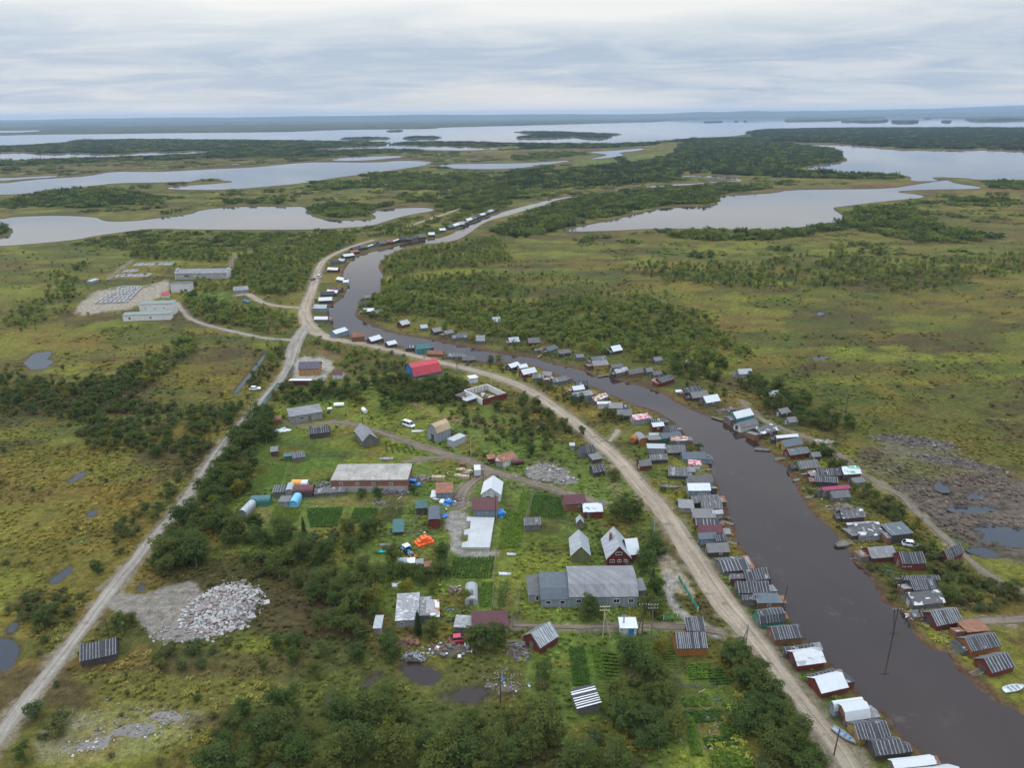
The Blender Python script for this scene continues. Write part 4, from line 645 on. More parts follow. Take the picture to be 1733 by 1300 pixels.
FARBANK = [
 ((1676,1148),(1714,1137),4.0,T,'red_planks',.8,dict(ramp='L',batw=.2)), ((1642,1113),(1690,1104),4.0,T,'orange_planks',.6,dict(ramp='L')), ((1634,1083),(1670,1080),3,'rust_sheet','rusty_planks',0,dict(roof='flat',h=2)), ((1584,1069),(1626,1062),4.6,T,'red_planks',.55,dict(ramp='L',batw=.2)), ((1560,1052),(1604,1046),4.6,T,'orange_planks',.7,dict(patch=2)), ((1544,1033),(1596,1028),4.2,'tattered_felt','grey_planks',0,dict(patch=6)),
 ((1545,1009),(1584,1006),3.6,T,'dark_planks',.5,dict(patch=2)), ((1527,992),(1587,991),4,T,'rusty_planks',.5,dict(h=1.6)), ((1525,967),(1563,966),4.2,T,'red_planks',.6,dict(h=2.2)), ((1474,953),(1515,950),4.4,'tattered_felt','red_planks',1.2,dict(ramp='L',patch=8)), ((1585,947),(1603,956),6.4,T,'red_planks',.7,dict(axis='y',batw=.16)), ((1507,921),(1541,917),4.4,'blue_grey_sheet','dark_planks',.9,dict(roof='mono',rise=.5,h=2.9)),
 ((1454,917),(1493,913),5.4,T,'pale_planks',.8,dict(patch=2)), ((1434,898),(1480,896),3.6,'patched_slate','rusty_planks',0,{}), ((1426,885),(1462,882),3.4,'tattered_felt','dark_planks',1.4,dict(h=1.4,patch=6)), ((1409,850),(1438,848),3.6,T,'grey_planks',.8,{}), ((1392,841),(1436,838),4.2,'magenta_sheet','pale_planks',0,dict(h=2.2)), ((1380,824),(1416,824),3.2,T,'dark_planks',.55,{}), ((1444,825),(1462,823),2.8,T,'grey_planks',.8,{}), ((1384,813),(1422,812),3.4,T,'dark_planks',.6,dict(patch=4)), ((1427,815),(1455,813),4,'white_green_banner','dark_planks',0,dict(h=2.6)), ((1369,809),(1392,807),3.6,T,'blue_grey_paint',.8,{}), ((1354,800),(1386,798),4.2,GB,'olive_planks',.9,{}),
 ((1337,778),(1369,774),3.8,'blue_grey_sheet','red_planks',1.,dict()), ((1374,781),(1388,779),3,'grey_felt','dark_planks',0,dict(h=1.6)), ((1328,763),(1358,759),4.4,'blue_grey_sheet','ochre_planks',0,{}), ((1314,753),(1349,749),5.4,WH,'rusty_planks',0,dict(h=2.6)), ((1286,743),(1315,736),4.6,T,'dark_planks',.8,dict(patch=5)), ((1254,732),(1283,724),3.8,GB,'white_paint',1.,dict(patch=1)), ((1246,717),(1274,711),4.2,WH,'teal_paint',0,dict(h=2.3)), ((1195,689),(1218,684),4.4,WH,'grey_planks',0,{}), ((1172,681),(1199,676),4.2,GF,'dark_planks',0,dict(ramp='L')), ((1160,672),(1186,666),3.6,T,'dark_planks',.8,{}), ((1144,671),(1163,667),4.2,WH,'blue_grey_paint',0,{}),
 ((1119,654),(1141,649),4.4,T,'red_planks',.8,{}), ((1104,652),(1120,650),3.6,'rust_white','pale_planks',0,{}), ((1107,642),(1120,640),3,GB,'grey_planks',0,{}), ((1095,635),(1105,635),3,'grey_felt','grey_planks',0,{}), ((1066,640),(1089,636),3.6,GB,'rusty_planks',0,dict(patch=2)), ((1043,638),(1063,635),3.4,'patched_slate','grey_planks',0,{}), ((1036,630),(1055,628),3,GB,'dark_planks',0,dict(patch=3)), ((1005,626),(1029,624),4.2,'slate_sheet','ochre_planks',0,{}), ((1003,616),(1027,614),3.8,GB,'grey_planks',0,dict(patch=2)), ((976,612),(988,611),3,'grey_felt','grey_planks',0,{}), ((1038,601),(1053,597),4.4,WH,'dark_planks',0,{}),
 ((946,606),(966,602),3.6,'rust_white','dark_planks',.8,{}), ((929,600),(944,595),4,'blue_grey_sheet','grey_planks',0,{}), ((912,599),(928,597),4,GF,'rusty_planks',0,{}), ((895,587),(914,585),5,GB,'red_planks',0,dict(patch=2)), ((863,585),(879,583),4.4,'zinc_sheet','grey_planks',0,{}), ((806,583),(820,582),5,'slate_sheet','grey_planks',0,{}), ((773,578),(791,576),4,GB,'grey_planks',0,dict(patch=2)), ((755,571),(768,570),4,'grey_felt','grey_planks',0,{}), ((735,567),(748,566),4,'slate_sheet','dark_planks',0,{}), ((713,561),(724,560),4,'zinc_sheet','grey_planks',0,{}), ((681,556),(694,553),4.4,'zinc_sheet','red_planks',0,{}), ((616,533),(633,531),4,WH,'dark_planks',0,{}), ((634,536),(648,534),4,GF,'grey_planks',0,{}), ((610,522),(624,520),4,T,'dark_planks',0,{}), ((617,510),(629,509),4,GF,'dark_planks',0,{}), ((835,552),(847,550),5,'zinc_sheet','grey_planks',0,{}),
 ((1251,640),(1273,639),3.6,'zinc_sheet','pale_planks',0,{}), ((1303,678),(1319,677),3.8,WH,'red_planks',0,{}), ((1322,707),(1337,705),3.8,T,'dark_planks',.8,{}), ((1335,722),(1349,721),3.4,'grey_felt','grey_planks',0,{}), ((1160,621),(1166,621),3,'zinc_sheet','blue_grey_paint',0,{}), ((1109,617),(1121,616),3.6,GF,'grey_planks',0,{})]
def boat_row(rows, where, other):
    seen = {}
    rows = [(A, B, dp, rf if not (bt and A[1] < 960 and q % 3 == 0) else (GB, GF, 'rust_white', 'slate_sheet', 'tattered_felt')[q // 3 % 5], wl, 0 if bt and A[1] < 960 and q % 3 == 0 else bt, kw) for q, (A, B, dp, rf, wl, bt, kw) in enumerate(rows)]
    for i, (A, B, dep, rf, wl, bat, kw) in enumerate(rows):
        k = dict(kw); h = k.pop('h', 1.62 if A[1] > 760 else 1.9); roof = k.pop('roof', 'gable'); rise = k.pop('rise', 1.75)
        nxt = rows[i - 1] if i else rows[1]; prep = 'just above' if i else 'just below'
        w0 = place(A, B, dep)[0]; patch = k.get('patch', 0)
        adj = 'long' if w0 > 6.3 else 'small' if w0 < 3.6 else ''
        shape = {'arch': 'barrel-roofed ', 'mono': 'lean-to ', 'flat': 'flat-topped '}.get(roof, '')
        striped = 'batten-striped ' if bat else ''
        me_ = f"{adj} {WALLD.get(wl, wl.replace('_', ' '))} {shape}boathouse, {striped}{NEXT[rf]}".strip()
        nb = f"{WALLD.get(nxt[4], 'grey')} one with {'striped ' if nxt[5] else ''}{NEXT[nxt[3]].replace(' roof', '')} roof"
        lab = f"{me_}, {where}, {prep} {nb}"
        if len(lab.split()) > 16: lab = f"{me_}, {where}, {prep} {WALLD.get(nxt[4], 'grey')} one"
        if len(lab.split()) > 16: lab = f"{me_}, {where}"
        if lab in seen: lab = f"{me_}, {where}, number {i + 1} counting from the photo's bottom"
        seen[lab] = 1
        dd = []; ww = []
        if place(A, B, dep)[2][1] < 330 and 'ramp' not in k and k.get('axis', 'x') == 'x':
            side = 'L'; dd.append((side, random.uniform(-.4, .4), h * .46, random.uniform(.9, 1.4), h * .86, random.choice(['old_timber', 'dark_timber', 'steel_grey'])))
            if i % 3 == 0: ww.append(('F', random.uniform(-1, 1), h * .55, .7, .55))
        k.setdefault('sag', .10 if bat else .05)
        rise = rise * random.uniform(.86 if A[1] > 900 else .7, 1.05) if roof == 'gable' else rise; h *= random.uniform(.88, 1.05); jx = random.uniform(-.9, .9) if i > 12 else 0; A = (A[0], A[1] + jx); B = (B[0], B[1] - jx)
        if bat and i % 2: k['patch'] = k.get('patch', 0) + random.randrange(1, 4)
        rt, w1, d1 = shed(A, B, dep, h, rise, roof, wl, rf, lab, bat=bat, doors=dd, win=ww, group=f'boathouses on the {"road" if other else "far"} bank of the river', **k)
        if w1 > 4.2 and i % 5 in (1, 2, 4) and k.get('axis', 'x') == 'x' and rt.location.y < 420:
            # a lower lean-to at the water end, roofed with whatever was at hand
            s = 1 if other else -1; L2 = random.uniform(1.2, 2.4); pr = profile(random.choice(['mono', 'back', 'gable']), d1 * random.uniform(.55, .85), h * .72, random.uniform(.3, .7)); off = random.uniform(-.25, .25) * d1 * .5
            a1 = wall_mesh([(t, z - .02) for t, z in pr], L2, 'x').build('lean_to_wall', MATS[random.choice(['grey_planks', 'dark_planks', 'rusty_planks', wl])], rt); a2 = roof_mesh(pr, L2, .15, .06, 'x', .06, random.choice([0, .6]), .1, i, 2).build('lean_to_roof', [MATS[random.choice([T, GB, GF, 'slate_sheet', 'rust_sheet'])], MATS['batten']], rt)
            for q in (a1, a2): q.location = (s * (w1 / 2 + L2 / 2 + .01), off, 0)
boat_row(ROADBANK, 'on road bank', True); boat_row(FARBANK, 'on far bank', False)
# --- the village
V = lambda *a, **k: shed(*a, **k)
r, w, d = V((964,1028),(1078,1027), 11.5, 2.9, 2.3, 'gambrel', 'slate_siding', 'slate_sheet', 'long slate-grey village building with a broad ribbed gambrel roof', cat='long house', name='long_house', sag=.03, win=[('F', -5.6, 1.6, 1.1, 1.0), ('F', 2.9, 1.6, 1.4, 1.0), ('F', 6.2, 1.6, 1.1, 1.0)])
ww, an, cc = place((916,1029),(964,1028), 9.5)
FOOT.append((cc, an, ww / 2, 4.7, corners(cc, an, ww / 2, 4.7)))
ext = thing('side_wing', None, None, (0, 0, 0)); bpy.data.objects.remove(ext)
def annex(root, rootargs, A, B, dep, h, rise, roof, wall, cover, win=(), bat=0, nm='wing', axis='x'):
    """a lower part joined to a house: wall (> windows) and roof are parts of the house"""
    w0, a0, c0 = place(*rootargs); w1, a1, c1 = place(A, B, dep); dx, dy = c1[0] - c0[0], c1[1] - c0[1]; ca, sa = math.cos(-a0), math.sin(-a0)
    lx, ly = ca * dx - sa * dy, sa * dx + ca * dy; D = dep if axis == 'x' else w1; Ln = w1 if axis == 'x' else dep; prof = profile(roof, D, h, rise)
    wl = wall_mesh([(t, z - .02) for t, z in prof], Ln, axis).build(nm + '_wall', MATS[wall], root); wl.location = (lx, ly, 0); wl.rotation_euler = (0, 0, a1 - a0)
    rf = roof_mesh(prof, Ln, .25, .08, axis, .03, bat, .13, 5).build(nm + '_roof', [MATS[cover], MATS['batten']], root); rf.location = (lx, ly, 0.003); rf.rotation_euler = (0, 0, a1 - a0)
    for a in win:
        mb = MB(); u, zc, wd, hh = a; t = .09
        for a_, b_, c_, d_ in ((0, hh / 2, wd + t, t), (0, -hh / 2, wd + t, t), (-wd / 2, 0, t, hh), (wd / 2, 0, t, hh)): mb.box((u + a_, -dep / 2 - .03, zc + b_), (c_, .08, d_))
        mb.build('window', MATS['frame_white'], wl); MB().box((u, -dep / 2 - .02, zc), (wd, .05, hh)).build('pane', MATS['glass_dark'], wl)
annex(r, ((964,1028),(1078,1027), 11.5), (916,1029),(964,1028), 10, 2.3, 2.2, 'gambrel', 'slate_siding', 'blue_grey_sheet', [(-1.6, 1.4, 1.1, .9), (1.6, 1.4, 1.1, .9)], nm='west_part'); annex(r, ((964,1028),(1078,1027), 11.5), (895,1021),(915,1020), 5.5, 2.2, 1.2, 'mono', 'pale_planks', 'grey_boards_roof', [(.6, 1.2, .7, 1.2)], nm='lean_to'); annex(r, ((964,1028),(1078,1027), 11.5), (1078,1012),(1092,1011), 3.5, 2.0, .4, 'mono', 'grey_planks', 'slate_sheet', nm='porch')
V((967,952),(998,952), 7.6, 2.2, 2.4, 'gable', 'olive_planks', 'zinc_sheet', 'olive gabled outbuilding with bright zinc roof left of red house', cat='outbuilding', axis='y', sag=0, ov=.4)
HR = ((1027,959),(1066,958), 8.6); r, w, d = V(*HR, 2.5, 3.3, 'gable', 'red_planks', 'zinc_sheet', 'dark red wooden house with steep zinc roof, brick chimney and side wing', cat='house', axis='y', sag=0, ov=.5, win=[('F', 0, 3.6, 1.5, .75), ('F', -1.6, 1.5, 1.1, .7), ('F', .2, 1.5, .8, .7), ('F', 1.7, 1.5, .7, .7)], doors=[('F', 2.2, .9, .8, 1.7)])
annex(r, HR, (1063,953),(1082,951), 6.2, 2.4, 2.5, 'gable', 'red_planks', 'white_sheet'); mb = MB(); mb.box((-1.3, .9, 4.9), (.65, .65, 2.4)); mb.box((-1.3, .9, 6.13), (.8, .8, .12)); mb.build('chimney', MATS['brick'], r)
V((956,866),(991,863), 4.6, 2.3, 1.6, 'gable', 'rusty_planks', 'maroon_sheet', 'low shed with plain dark maroon roof beside the village track', cat='shed', sag=.02, win=[('F', 1.2, 1.3, .8, .6)])
V((988,878),(1019,877), 4.4, 2.2, 1.3, 'gable', 'red_planks', 'white_blue_banner', 'red shed roofed with white sheet carrying blue script marks', cat='shed', sag=.03, doors=[('F', -1.2, 1., .9, 1.8)])
V((976,892),(987,892), 2.0, 1.4, 1.1, 'gable', 'old_timber', 'zinc_sheet', 'tiny gabled well house with pale roof behind olive outbuilding', cat='well house', axis='y', sag=0)
V((888,899),(914,898), 3.2, 1.9, 1.2, 'gable', 'grey_planks', 'grey_boards_roof', 'small grey striped-roof shed alone in the fenced garden', cat='shed', bat=.6, patch=1)
r, w, d = V((815,849),(847,850), 7.5, 2.5, 2.0, 'gable', 'white_paint', 'white_sheet', 'white cottage with bright white gabled roof by the yard lane', cat='cottage', axis='y', sag=0, win=[('F', -.8, 1.5, 1.2, .8)], doors=[('F', 1.6, 1., .8, 1.9)])
V((801,877),(842,876), 3.4, 2.5, 1.7, 'mono', 'blue_grey_paint', 'maroon_sheet', 'wide metal shed with maroon lean-to roof facing the white slab', cat='shed', sag=0)
V((726,894),(745,893), 7.0, 2.5, .25, 'arch', 'red_planks', 'blue_grey_sheet', 'long dark container shed with ribbed roof and red end', cat='container shed', axis='y', sag=0, bat=1.0, batm='blue_grey_sheet')
V((705,872),(723,871), 3.6, 2.3, 1.4, 'gable', 'dark_planks', 'green_sheet', 'dark shed with green sheet roof beside container shed', cat='shed', sag=0); V((666,907),(683,906), 3.4, 1.2, 1.5, 'mono', 'dark_planks', 'teal_sheet', 'low lean-to with sloping teal roof left of orange stacks', cat='shed', sag=0)
V((739,846),(766,845), 4.5, 2.2, .8, 'mono', 'blue_grey_paint', 'rust_sheet', 'blue-grey shed with rusty roof at yard lane corner', cat='shed', sag=.02)
r, w, d = V((562,833),(691,832), 10.2, 3.7, .15, 'flat', 'brick', 'mossy_concrete', 'long derelict brick building with flat mossy concrete roof', cat='brick building', sag=0, ov=.12, th=.3, win=[('F', -8.4, 2.6, .9, .75), ('F', -3.6, 2.6, .9, .75), ('F', 1.2, 2.6, .9, .75), ('F', 6.4, 2.6, .9, .75)])
mb = MB(); mb.box((0, -d / 2 - .15, .75), (w * .99, .28, 2.1)); mb.build('plinth', MATS['concrete'], r)
V((492,718),(546,709), 5.6, 2.9, .9, 'mono', 'pale_planks', 'slate_sheet', 'grey block workshop with single-slope roof and white hatch', cat='workshop', sag=0, win=[('F', -1.6, 1.7, 1.4, .9)], doors=[('F', 1.2, 1.1, 1.1, 2.0)])
V((615,758),(639,753), 10, 2.5, 2.1, 'gable', 'grey_planks', 'slate_sheet', 'weathered grey barn, gable end and double doors facing the camera', cat='barn', axis='y', sag=.03, doors=[('F', 0, 1.1, 2.2, 2.1)])
r, w, d = V((741,750),(763,741), 5.2, 3.8, 2.4, 'gambrel', 'slate_siding', 'new_timber', 'tall unfinished grey house with bare new timber roof', cat='unfinished house', bat=.5, batm='new_timber', sag=0, doors=[('L', 0, 1.3, 1.4, 2.4, 'dark_timber')])
V((768,758),(789,748), 3.0, 2.3, .1, 'flat', 'steel_grey', 'zinc_sheet', 'pale steel container near unfinished house', cat='container', sag=0, ov=.03)
r, w, d = V((507,636),(541,635), 6.6, 3.3, 1.9, 'gable', 'log_orange', 'purple_sheet', 'new log house with dark purple roof beside road junction', cat='house', sag=0, ov=.5, win=[('F', -2, 1.5, 1, .9), ('F', 2, 1.5, 1, .9)])
V((563,642),(580,642), 3.6, 2.3, 1.3, 'gable', 'white_paint', 'maroon_sheet', 'small white shed with dark red roof by log house', cat='shed', sag=0)
V((490,653),(531,653), 2.6, 2.0, .3, 'back', 'maroon_sheet', 'white_sheet', 'low maroon garage with white flat roof by the side road', cat='garage', sag=0)
V((702,641),(746,632), 10, 1.3, 4.2, 'gambrel', 'bright_blue_paint', 'red_sheet', 'bright blue hall under a big curved red roof', cat='hall', sag=0, ov=.5, doors=[('L', 0, 1.2, 2.4, 2.2, 'bright_blue_paint')])
V((796,649),(809,647), 3.2, 2.1, .2, 'flat', 'white_paint', 'white_sheet', 'small white kiosk above ruined walled yard', cat='kiosk', sag=0)
V((525,743),(560,739), 3.6, 1.9, 1.4, 'gable', 'dark_planks', 'tar_felt', 'dark log shed with striped tar roof near grey workshop', cat='shed', bat=.8, patch=2); V((459,720),(476,718), 3, 1.9, .2, 'flat', 'rusty_planks', 'rust_sheet', 'small rusty brown hut behind the white tarp heap', cat='hut', sag=0)
V((459,773),(470,772), 2.4, 1.8, .5, 'mono', 'dark_planks', 'grey_felt', 'tiny dark hut at edge of lawn and wood', cat='hut'); V((481,779),(495,778), 1.8, 1.3, .2, 'flat', 'green_paint', 'green_sheet', 'low green box hut at lawn edge', cat='hut', sag=0); V((497,783),(516,780), 2.6, 1.5, .7, 'mono', 'grey_planks', 'tar_felt', 'small slatted shed at top of the bright lawn', cat='shed', bat=.45)
V((463,843),(483,842), 3, 1.9, .5, 'mono', 'grey_planks', 'tar_felt', 'dark striped lean-to at left end of hut row', cat='shed', bat=.7); V((484,843),(497,842), 4, 1.9, .9, 'arch', 'pale_planks', 'zinc_sheet', 'pale round-roofed hut in the hut row', cat='hut', axis='y', sag=0); V((498,843),(529,842), 3.8, 1.8, 1.0, 'arch', 'dark_planks', 'maroon_sheet', 'dark maroon barrel-roofed hut in the hut row', cat='hut', sag=0); V((533,842),(584,838), 3.6, 1.3, .5, 'mono', 'grey_planks', 'grey_boards_roof', 'long collapsed grey lean-to against brick building corner', cat='lean-to', name='lean_to', patch=9, sag=.2)
V((425,858),(456,857), 3.2, 1.4, 1.0, 'arch', 'green_paint', 'teal_sheet', 'long green barrel hut at left end of gardens', cat='hut', sag=0); V((405,874),(418,875), 5.5, 1.2, .9, 'arch', 'pale_planks', 'zinc_sheet', 'pale arched hut half hidden by left trees', cat='hut', axis='y', sag=0); V((473,858),(489,858), 2.8, 1.7, .2, 'flat', 'pale_planks', 'grey_felt', 'little flat-roofed pale hut beside the light blue one', cat='hut', sag=0); V((490,859),(504,859), 4.4, 1.3, .9, 'arch', 'light_blue_sheet', 'light_blue_sheet', 'light blue arched tank-like hut above vegetable plots', cat='hut', axis='y', sag=0)
V((494,825),(508,825), 2.5, .9, .8, 'arch', 'orange_sheet', 'orange_sheet', 'orange arched shelter behind the hut row', cat='shelter', sag=0); V((509,825),(519,825), 2.5, .9, .7, 'arch', 'white_paint', 'white_sheet', 'small white arched shelter beside the orange one', cat='shelter', sag=0)
V((852,792),(876,784), 3.2, 2.2, .7, 'mono', 'white_paint', 'rust_sheet', 'whitewashed metal shed with rust-red roof by track bend', cat='shed', sag=0); V((839,789),(849,791), 3, 2.0, .5, 'mono', 'pale_planks', 'rust_white', 'narrow pale shed squeezed left of whitewashed rust-roofed one', cat='shed', sag=0); V((826,786),(838,785), 2.6, 1.9, .2, 'flat', 'maroon_sheet', 'rust_sheet', 'small maroon metal box hut by track bend', cat='hut', sag=0)
V((983,777),(1006,774), 3.8, 2.0, 1.6, 'gable', 'grey_planks', 'tar_felt', 'grey plank shed with striped roof left of road', cat='shed', bat=.6); V((1003,786),(1019,783), 3, 1.6, .4, 'mono', 'dark_planks', 'grey_felt', 'low dark shed between two striped sheds left of road', cat='shed'); V((1005,808),(1024,805), 3.6, 1.7, 1.4, 'gable', 'dark_planks', 'tar_felt', 'dark striped shed sunk in willows left of road', cat='shed', bat=.55); V((965,763),(972,763), 1.6, 1.9, .2, 'flat', 'pale_planks', 'zinc_sheet', 'tiny pale booth beside striped shed left of road', cat='booth', sag=0)
V((1146,1111),(1195,1110), 4.6, 2.1, 1.9, 'gable', 'orange_planks', 'tar_felt', 'orange plank shed with bold striped tar roof by kiosk lane', cat='shed', bat=.42, batw=.16); V((1163,1080),(1191,1080), 2.6, 2.0, 1.0, 'mono', 'dark_planks', 'tar_felt', 'smaller dark striped shed backing onto orange shed', cat='shed', bat=.42)
r, w, d = V((1050,1078),(1077,1078), 3.0, 2.3, .15, 'flat', 'white_paint', 'white_sheet', 'small white and blue electricity substation with roof insulators', cat='substation', sag=0, doors=[('F', .5, 1.05, 1.2, 2.0, 'bright_blue_paint')])
mb = MB(); mb.tube([(-.9, 0, 2.4), (-.9, 0, 4.2)], .16); [mb.tube([(-.9 + k * .35, 0, 4.0), (-.9 + k * .35, 0, 4.7)], [.12, .06]) for k in (-1, 0, 1)]; mb.build('insulator_mast', MATS['steel_grey'], r)
V((914,1109),(944,1089), 5.0, 2.0, 2.0, 'gable', 'red_planks', 'zinc_sheet', 'tilted red cabin with ribbed grey roof beside lumber heap', cat='cabin', bat=.5, batm='grey_felt', doors=[('L', 0, .9, 1.0, 1.8)])
V((978,1210),(1015,1204), 4.6, 1.5, .5, 'mono', 'grey_planks', 'tar_felt', 'low shed with white-slatted roof amid the lower gardens', cat='shed', bat=.62, batm='frame_white', batw=.26, axis='y')
V((139,1131),(198,1118), 5.0, 1.8, 1.9, 'gable', 'dark_planks', 'tar_felt', 'lone dark shed with grey-striped roof beside lower side road', cat='shed', bat=.6, doors=[('F', 0, .9, 1.2, 1.6, 'dark_timber')])
V((800,1076),(859,1074), 5.4, 2.1, 1.5, 'gable', 'mint_planks', 'maroon_sheet', 'mint green house with maroon roof and grey front deck', cat='house', sag=0, doors=[('F', 2.4, 1., .9, 1.9)], win=[('F', -1, 1.3, .9, .7)]); V((770,1072),(797,1074), 4.2, 1.8, .7, 'mono', 'grey_planks', 'patched_slate', 'patched grey annex hut left of mint green house', cat='hut', patch=6)
V((671,1064),(707,1062), 8.2, 2.1, .7, 'mono', 'pale_planks', 'patched_slate', 'big ramshackle shack with patched pale slate roof', cat='shack', patch=10, sag=.12, win=[('F', -1, 1.1, .8, .6)]); V((711,1054),(729,1053), 5.4, 2.0, .6, 'mono', 'grey_planks', 'grey_felt', 'dark felt-roofed shack squeezed in the middle of shack cluster', cat='shack', patch=5, sag=.1); V((730,1057),(743,1056), 5.0, 2.0, .5, 'mono', 'new_timber', 'rust_white', 'narrow rusty-roofed shack at right end of shack cluster', cat='shack', patch=4, sag=.08); V((634,1075),(645,1075), 3, 1.9, .6, 'mono', 'pale_planks', 'zinc_sheet', 'little pale hut among trees left of shack cluster', cat='hut')
for (a, b, rf, lb) in (((673,964),(689,963),'zinc_sheet','pale zinc leftmost'), ((690,964),(703,963),'white_tarp','bluish white second'), ((705,966),(717,965),'slate_sheet','grey third'), ((719,970),(731,969),'rust_sheet','rusty red rightmost')): V(a, b, 2.6, 1.5, .2, 'back', 'grey_planks', rf, f'{lb} garage box of the four in a row below tractor', cat='garage', sag=0, ov=.08, group='row of four garage boxes')
# ruined walled yard: open to the sky
def ruin(A, B, dep, h, label, wall, wall2, t=.35, cat='ruin', group=None):
    w, ang, c = place(A, B, dep); FOOT.append((c, ang, w / 2, dep / 2, corners(c, ang, w / 2, dep / 2))); r = thing(cat, label, cat, (c[0], c[1], 0), ang, group)
    for x, y, a, b in ((0, -dep / 2, w, t), (0, dep / 2, w, t)): MB().box((x, y, h / 2 - .3), (a, b, h + .6)).build('wall', MATS[wall if y < 0 else wall2], r)
    for x in (-w / 2 + t / 2, w / 2 - t / 2): MB().box((x, 0, h / 2 - .31), (t, dep - t - .01, h + .58)).build('wall', MATS[wall2], r)
    mb = MB(); [mb.box((-w / 2 + k * w / 7, dep / 2 - t / 2 - .06, h * .55), (.25, .12, h * .9)) for k in range(1, 7)]; mb.build('buttress', MATS['concrete'], r); mb = MB()
    for _ in range(14): mb.rock((random.uniform(-w, w) * .4, random.uniform(-dep, dep) * .35, .1), random.uniform(.3, .8))
    mb.build('rubble', MATS['rock_pale'], r); return r
ruin((817,686),(857,675), 13, 2.4, 'roofless ruin with whitewashed inner walls and dark red outside', 'red_planks', 'whitewashed_concrete'); ruin((770,676),(792,684), 6, 1.8, 'low roofless ruin hidden in bushes left of whitewashed one', 'dark_planks', 'concrete'); V((788,687),(806,681), 2.4, 1.9, .4, 'mono', 'dark_planks', 'zinc_sheet', 'narrow lean-to with pale roof against the roofless ruin', cat='lean-to', name='lean_to')
# industrial yard on the left
r, w, d = V((298,473),(384,472), 10, 4.2, 2.2, 'gable', 'concrete', 'slate_sheet', 'long weathered concrete barn with parapet gables, derelict works', cat='works barn', sag=.02, win=[('F', -10, 2.4, 3.2, 1.2), ('F', -2.5, 1.2, 1.6, 2.0)])
for s in (-1, 1):
    mb = MB(); [mb.box((s * (w / 2 + .15), y, hh / 2), (.5, 2.5, hh)) for y, hh in ((-3.75, 5.2), (-1.25, 6.7), (1.25, 6.7), (3.75, 5.2))]; mb.build('gable_parapet', MATS['whitewashed_concrete'], r)
V((290,495),(323,494), 7, 5.2, .7, 'back', 'whitewashed_concrete', 'blue_grey_sheet', 'white two-storey block with dark roof at derelict works', cat='works block', sag=0, win=[('F', 3, 1.2, 1.8, 1.4)])
r, w, d = V((209,544),(289,541), 5.0, 3.4, .4, 'mono', 'whitewashed_concrete', 'works_roof', 'white works building, low front range and taller back range, green roofs', cat='works building', sag=0, win=[('F', -9, 1.6, 1.2, 1.2), ('F', 2, 1.6, 1.0, 1.0)]); annex(r, ((209,544),(289,541), 5.0), (238,534),(296,532), 6, 6.4, .4, 'mono', 'whitewashed_concrete', 'works_roof', [(-6, 3.9, .8, .6), (-1, 3.9, .8, .6), (4, 3.9, .8, .6)], nm='back_range')
V((274,505),(287,504), 4, 2.2, 1.3, 'gable', 'white_paint', 'red_sheet', 'small hut with red roof behind white works building', cat='hut', sag=0); V((396,498),(421,496), 6, 2.3, 1.7, 'gable', 'pale_planks', 'slate_sheet', 'small pale farmhouse with grey roof beside farm track', cat='farmhouse', sag=.03, win=[('F', -2, 1.3, .8, .8), ('F', 2, 1.3, .8, .8)]); V((155,480),(168,476), 3, 1.5, .3, 'mono', 'steel_grey', 'zinc_sheet', 'lone metal shelter at edge of works clearing', cat='shelter', sag=0); V((1162,277),(1168,277), 7, 2.6, 2.4, 'gable', 'red_planks', 'rust_sheet', 'distant rusty-roofed red house in the dark far forest', cat='house', sag=0)
def foundation(poly, h, nx, ny, label, mat='rock_pale'):
    """roofless foundation: slab with a grid of low walls"""
    c = P(np.array([p[0] for p in poly]), np.array([p[1] for p in poly])); r = thing('foundation', label, 'foundation', (float(c[:, 0].mean()), float(c[:, 1].mean()), 0)); o = c.mean(0); q = [Vector((*(p - o), 0)) for p in c]
    mb = MB(); mb.add([v + Vector((0, 0, z)) for z in (-.3, .18) for v in q], [(4, 5, 6, 7), (0, 1, 5, 4), (1, 2, 6, 5), (2, 3, 7, 6), (3, 0, 4, 7)]); mb.build('slab', MATS['rock_grey'], r); mb = MB()
    L2 = lambda u, v: (q[0] * (1 - u) + q[1] * u) * (1 - v) + (q[3] * (1 - u) + q[2] * u) * v
    for i in range(nx + 1):
        for j in range(ny):
            if random.random() < .8: a, b = L2(i / nx, j / ny + .01), L2(i / nx, (j + .8) / ny); mb.bar(a + Vector((0, 0, h * random.uniform(.4, .5))), b + Vector((0, 0, h * .45)), .7, h)
    for j in range(ny + 1):
        for i in range(nx):
            if random.random() < .8: a, b = L2((i + .03) / nx, j / ny), L2((i + .9) / nx, j / ny); mb.bar(a + Vector((0, 0, h * .45)), b + Vector((0, 0, h * random.uniform(.4, .5))), .7, h * .97)
    mb.build('wall', MATS[mat], r)
foundation([(161,515),(216,512),(240,487),(205,486)], 1.0, 7, 6, 'broken concrete foundation grid in front of works yard'); foundation([(195,470),(248,469),(258,464),(204,465)], .8, 5, 1, 'low white foundation walls in weeds left of works barn'); foundation([(226,451),(290,449),(296,445),(234,446)], .8, 6, 1, 'overgrown foundation strip nearest the upper wood edge')
foundation([(206,462),(232,460),(236,457),(210,458)], .8, 3, 1, 'short pale foundation remnant between the two longer ones')
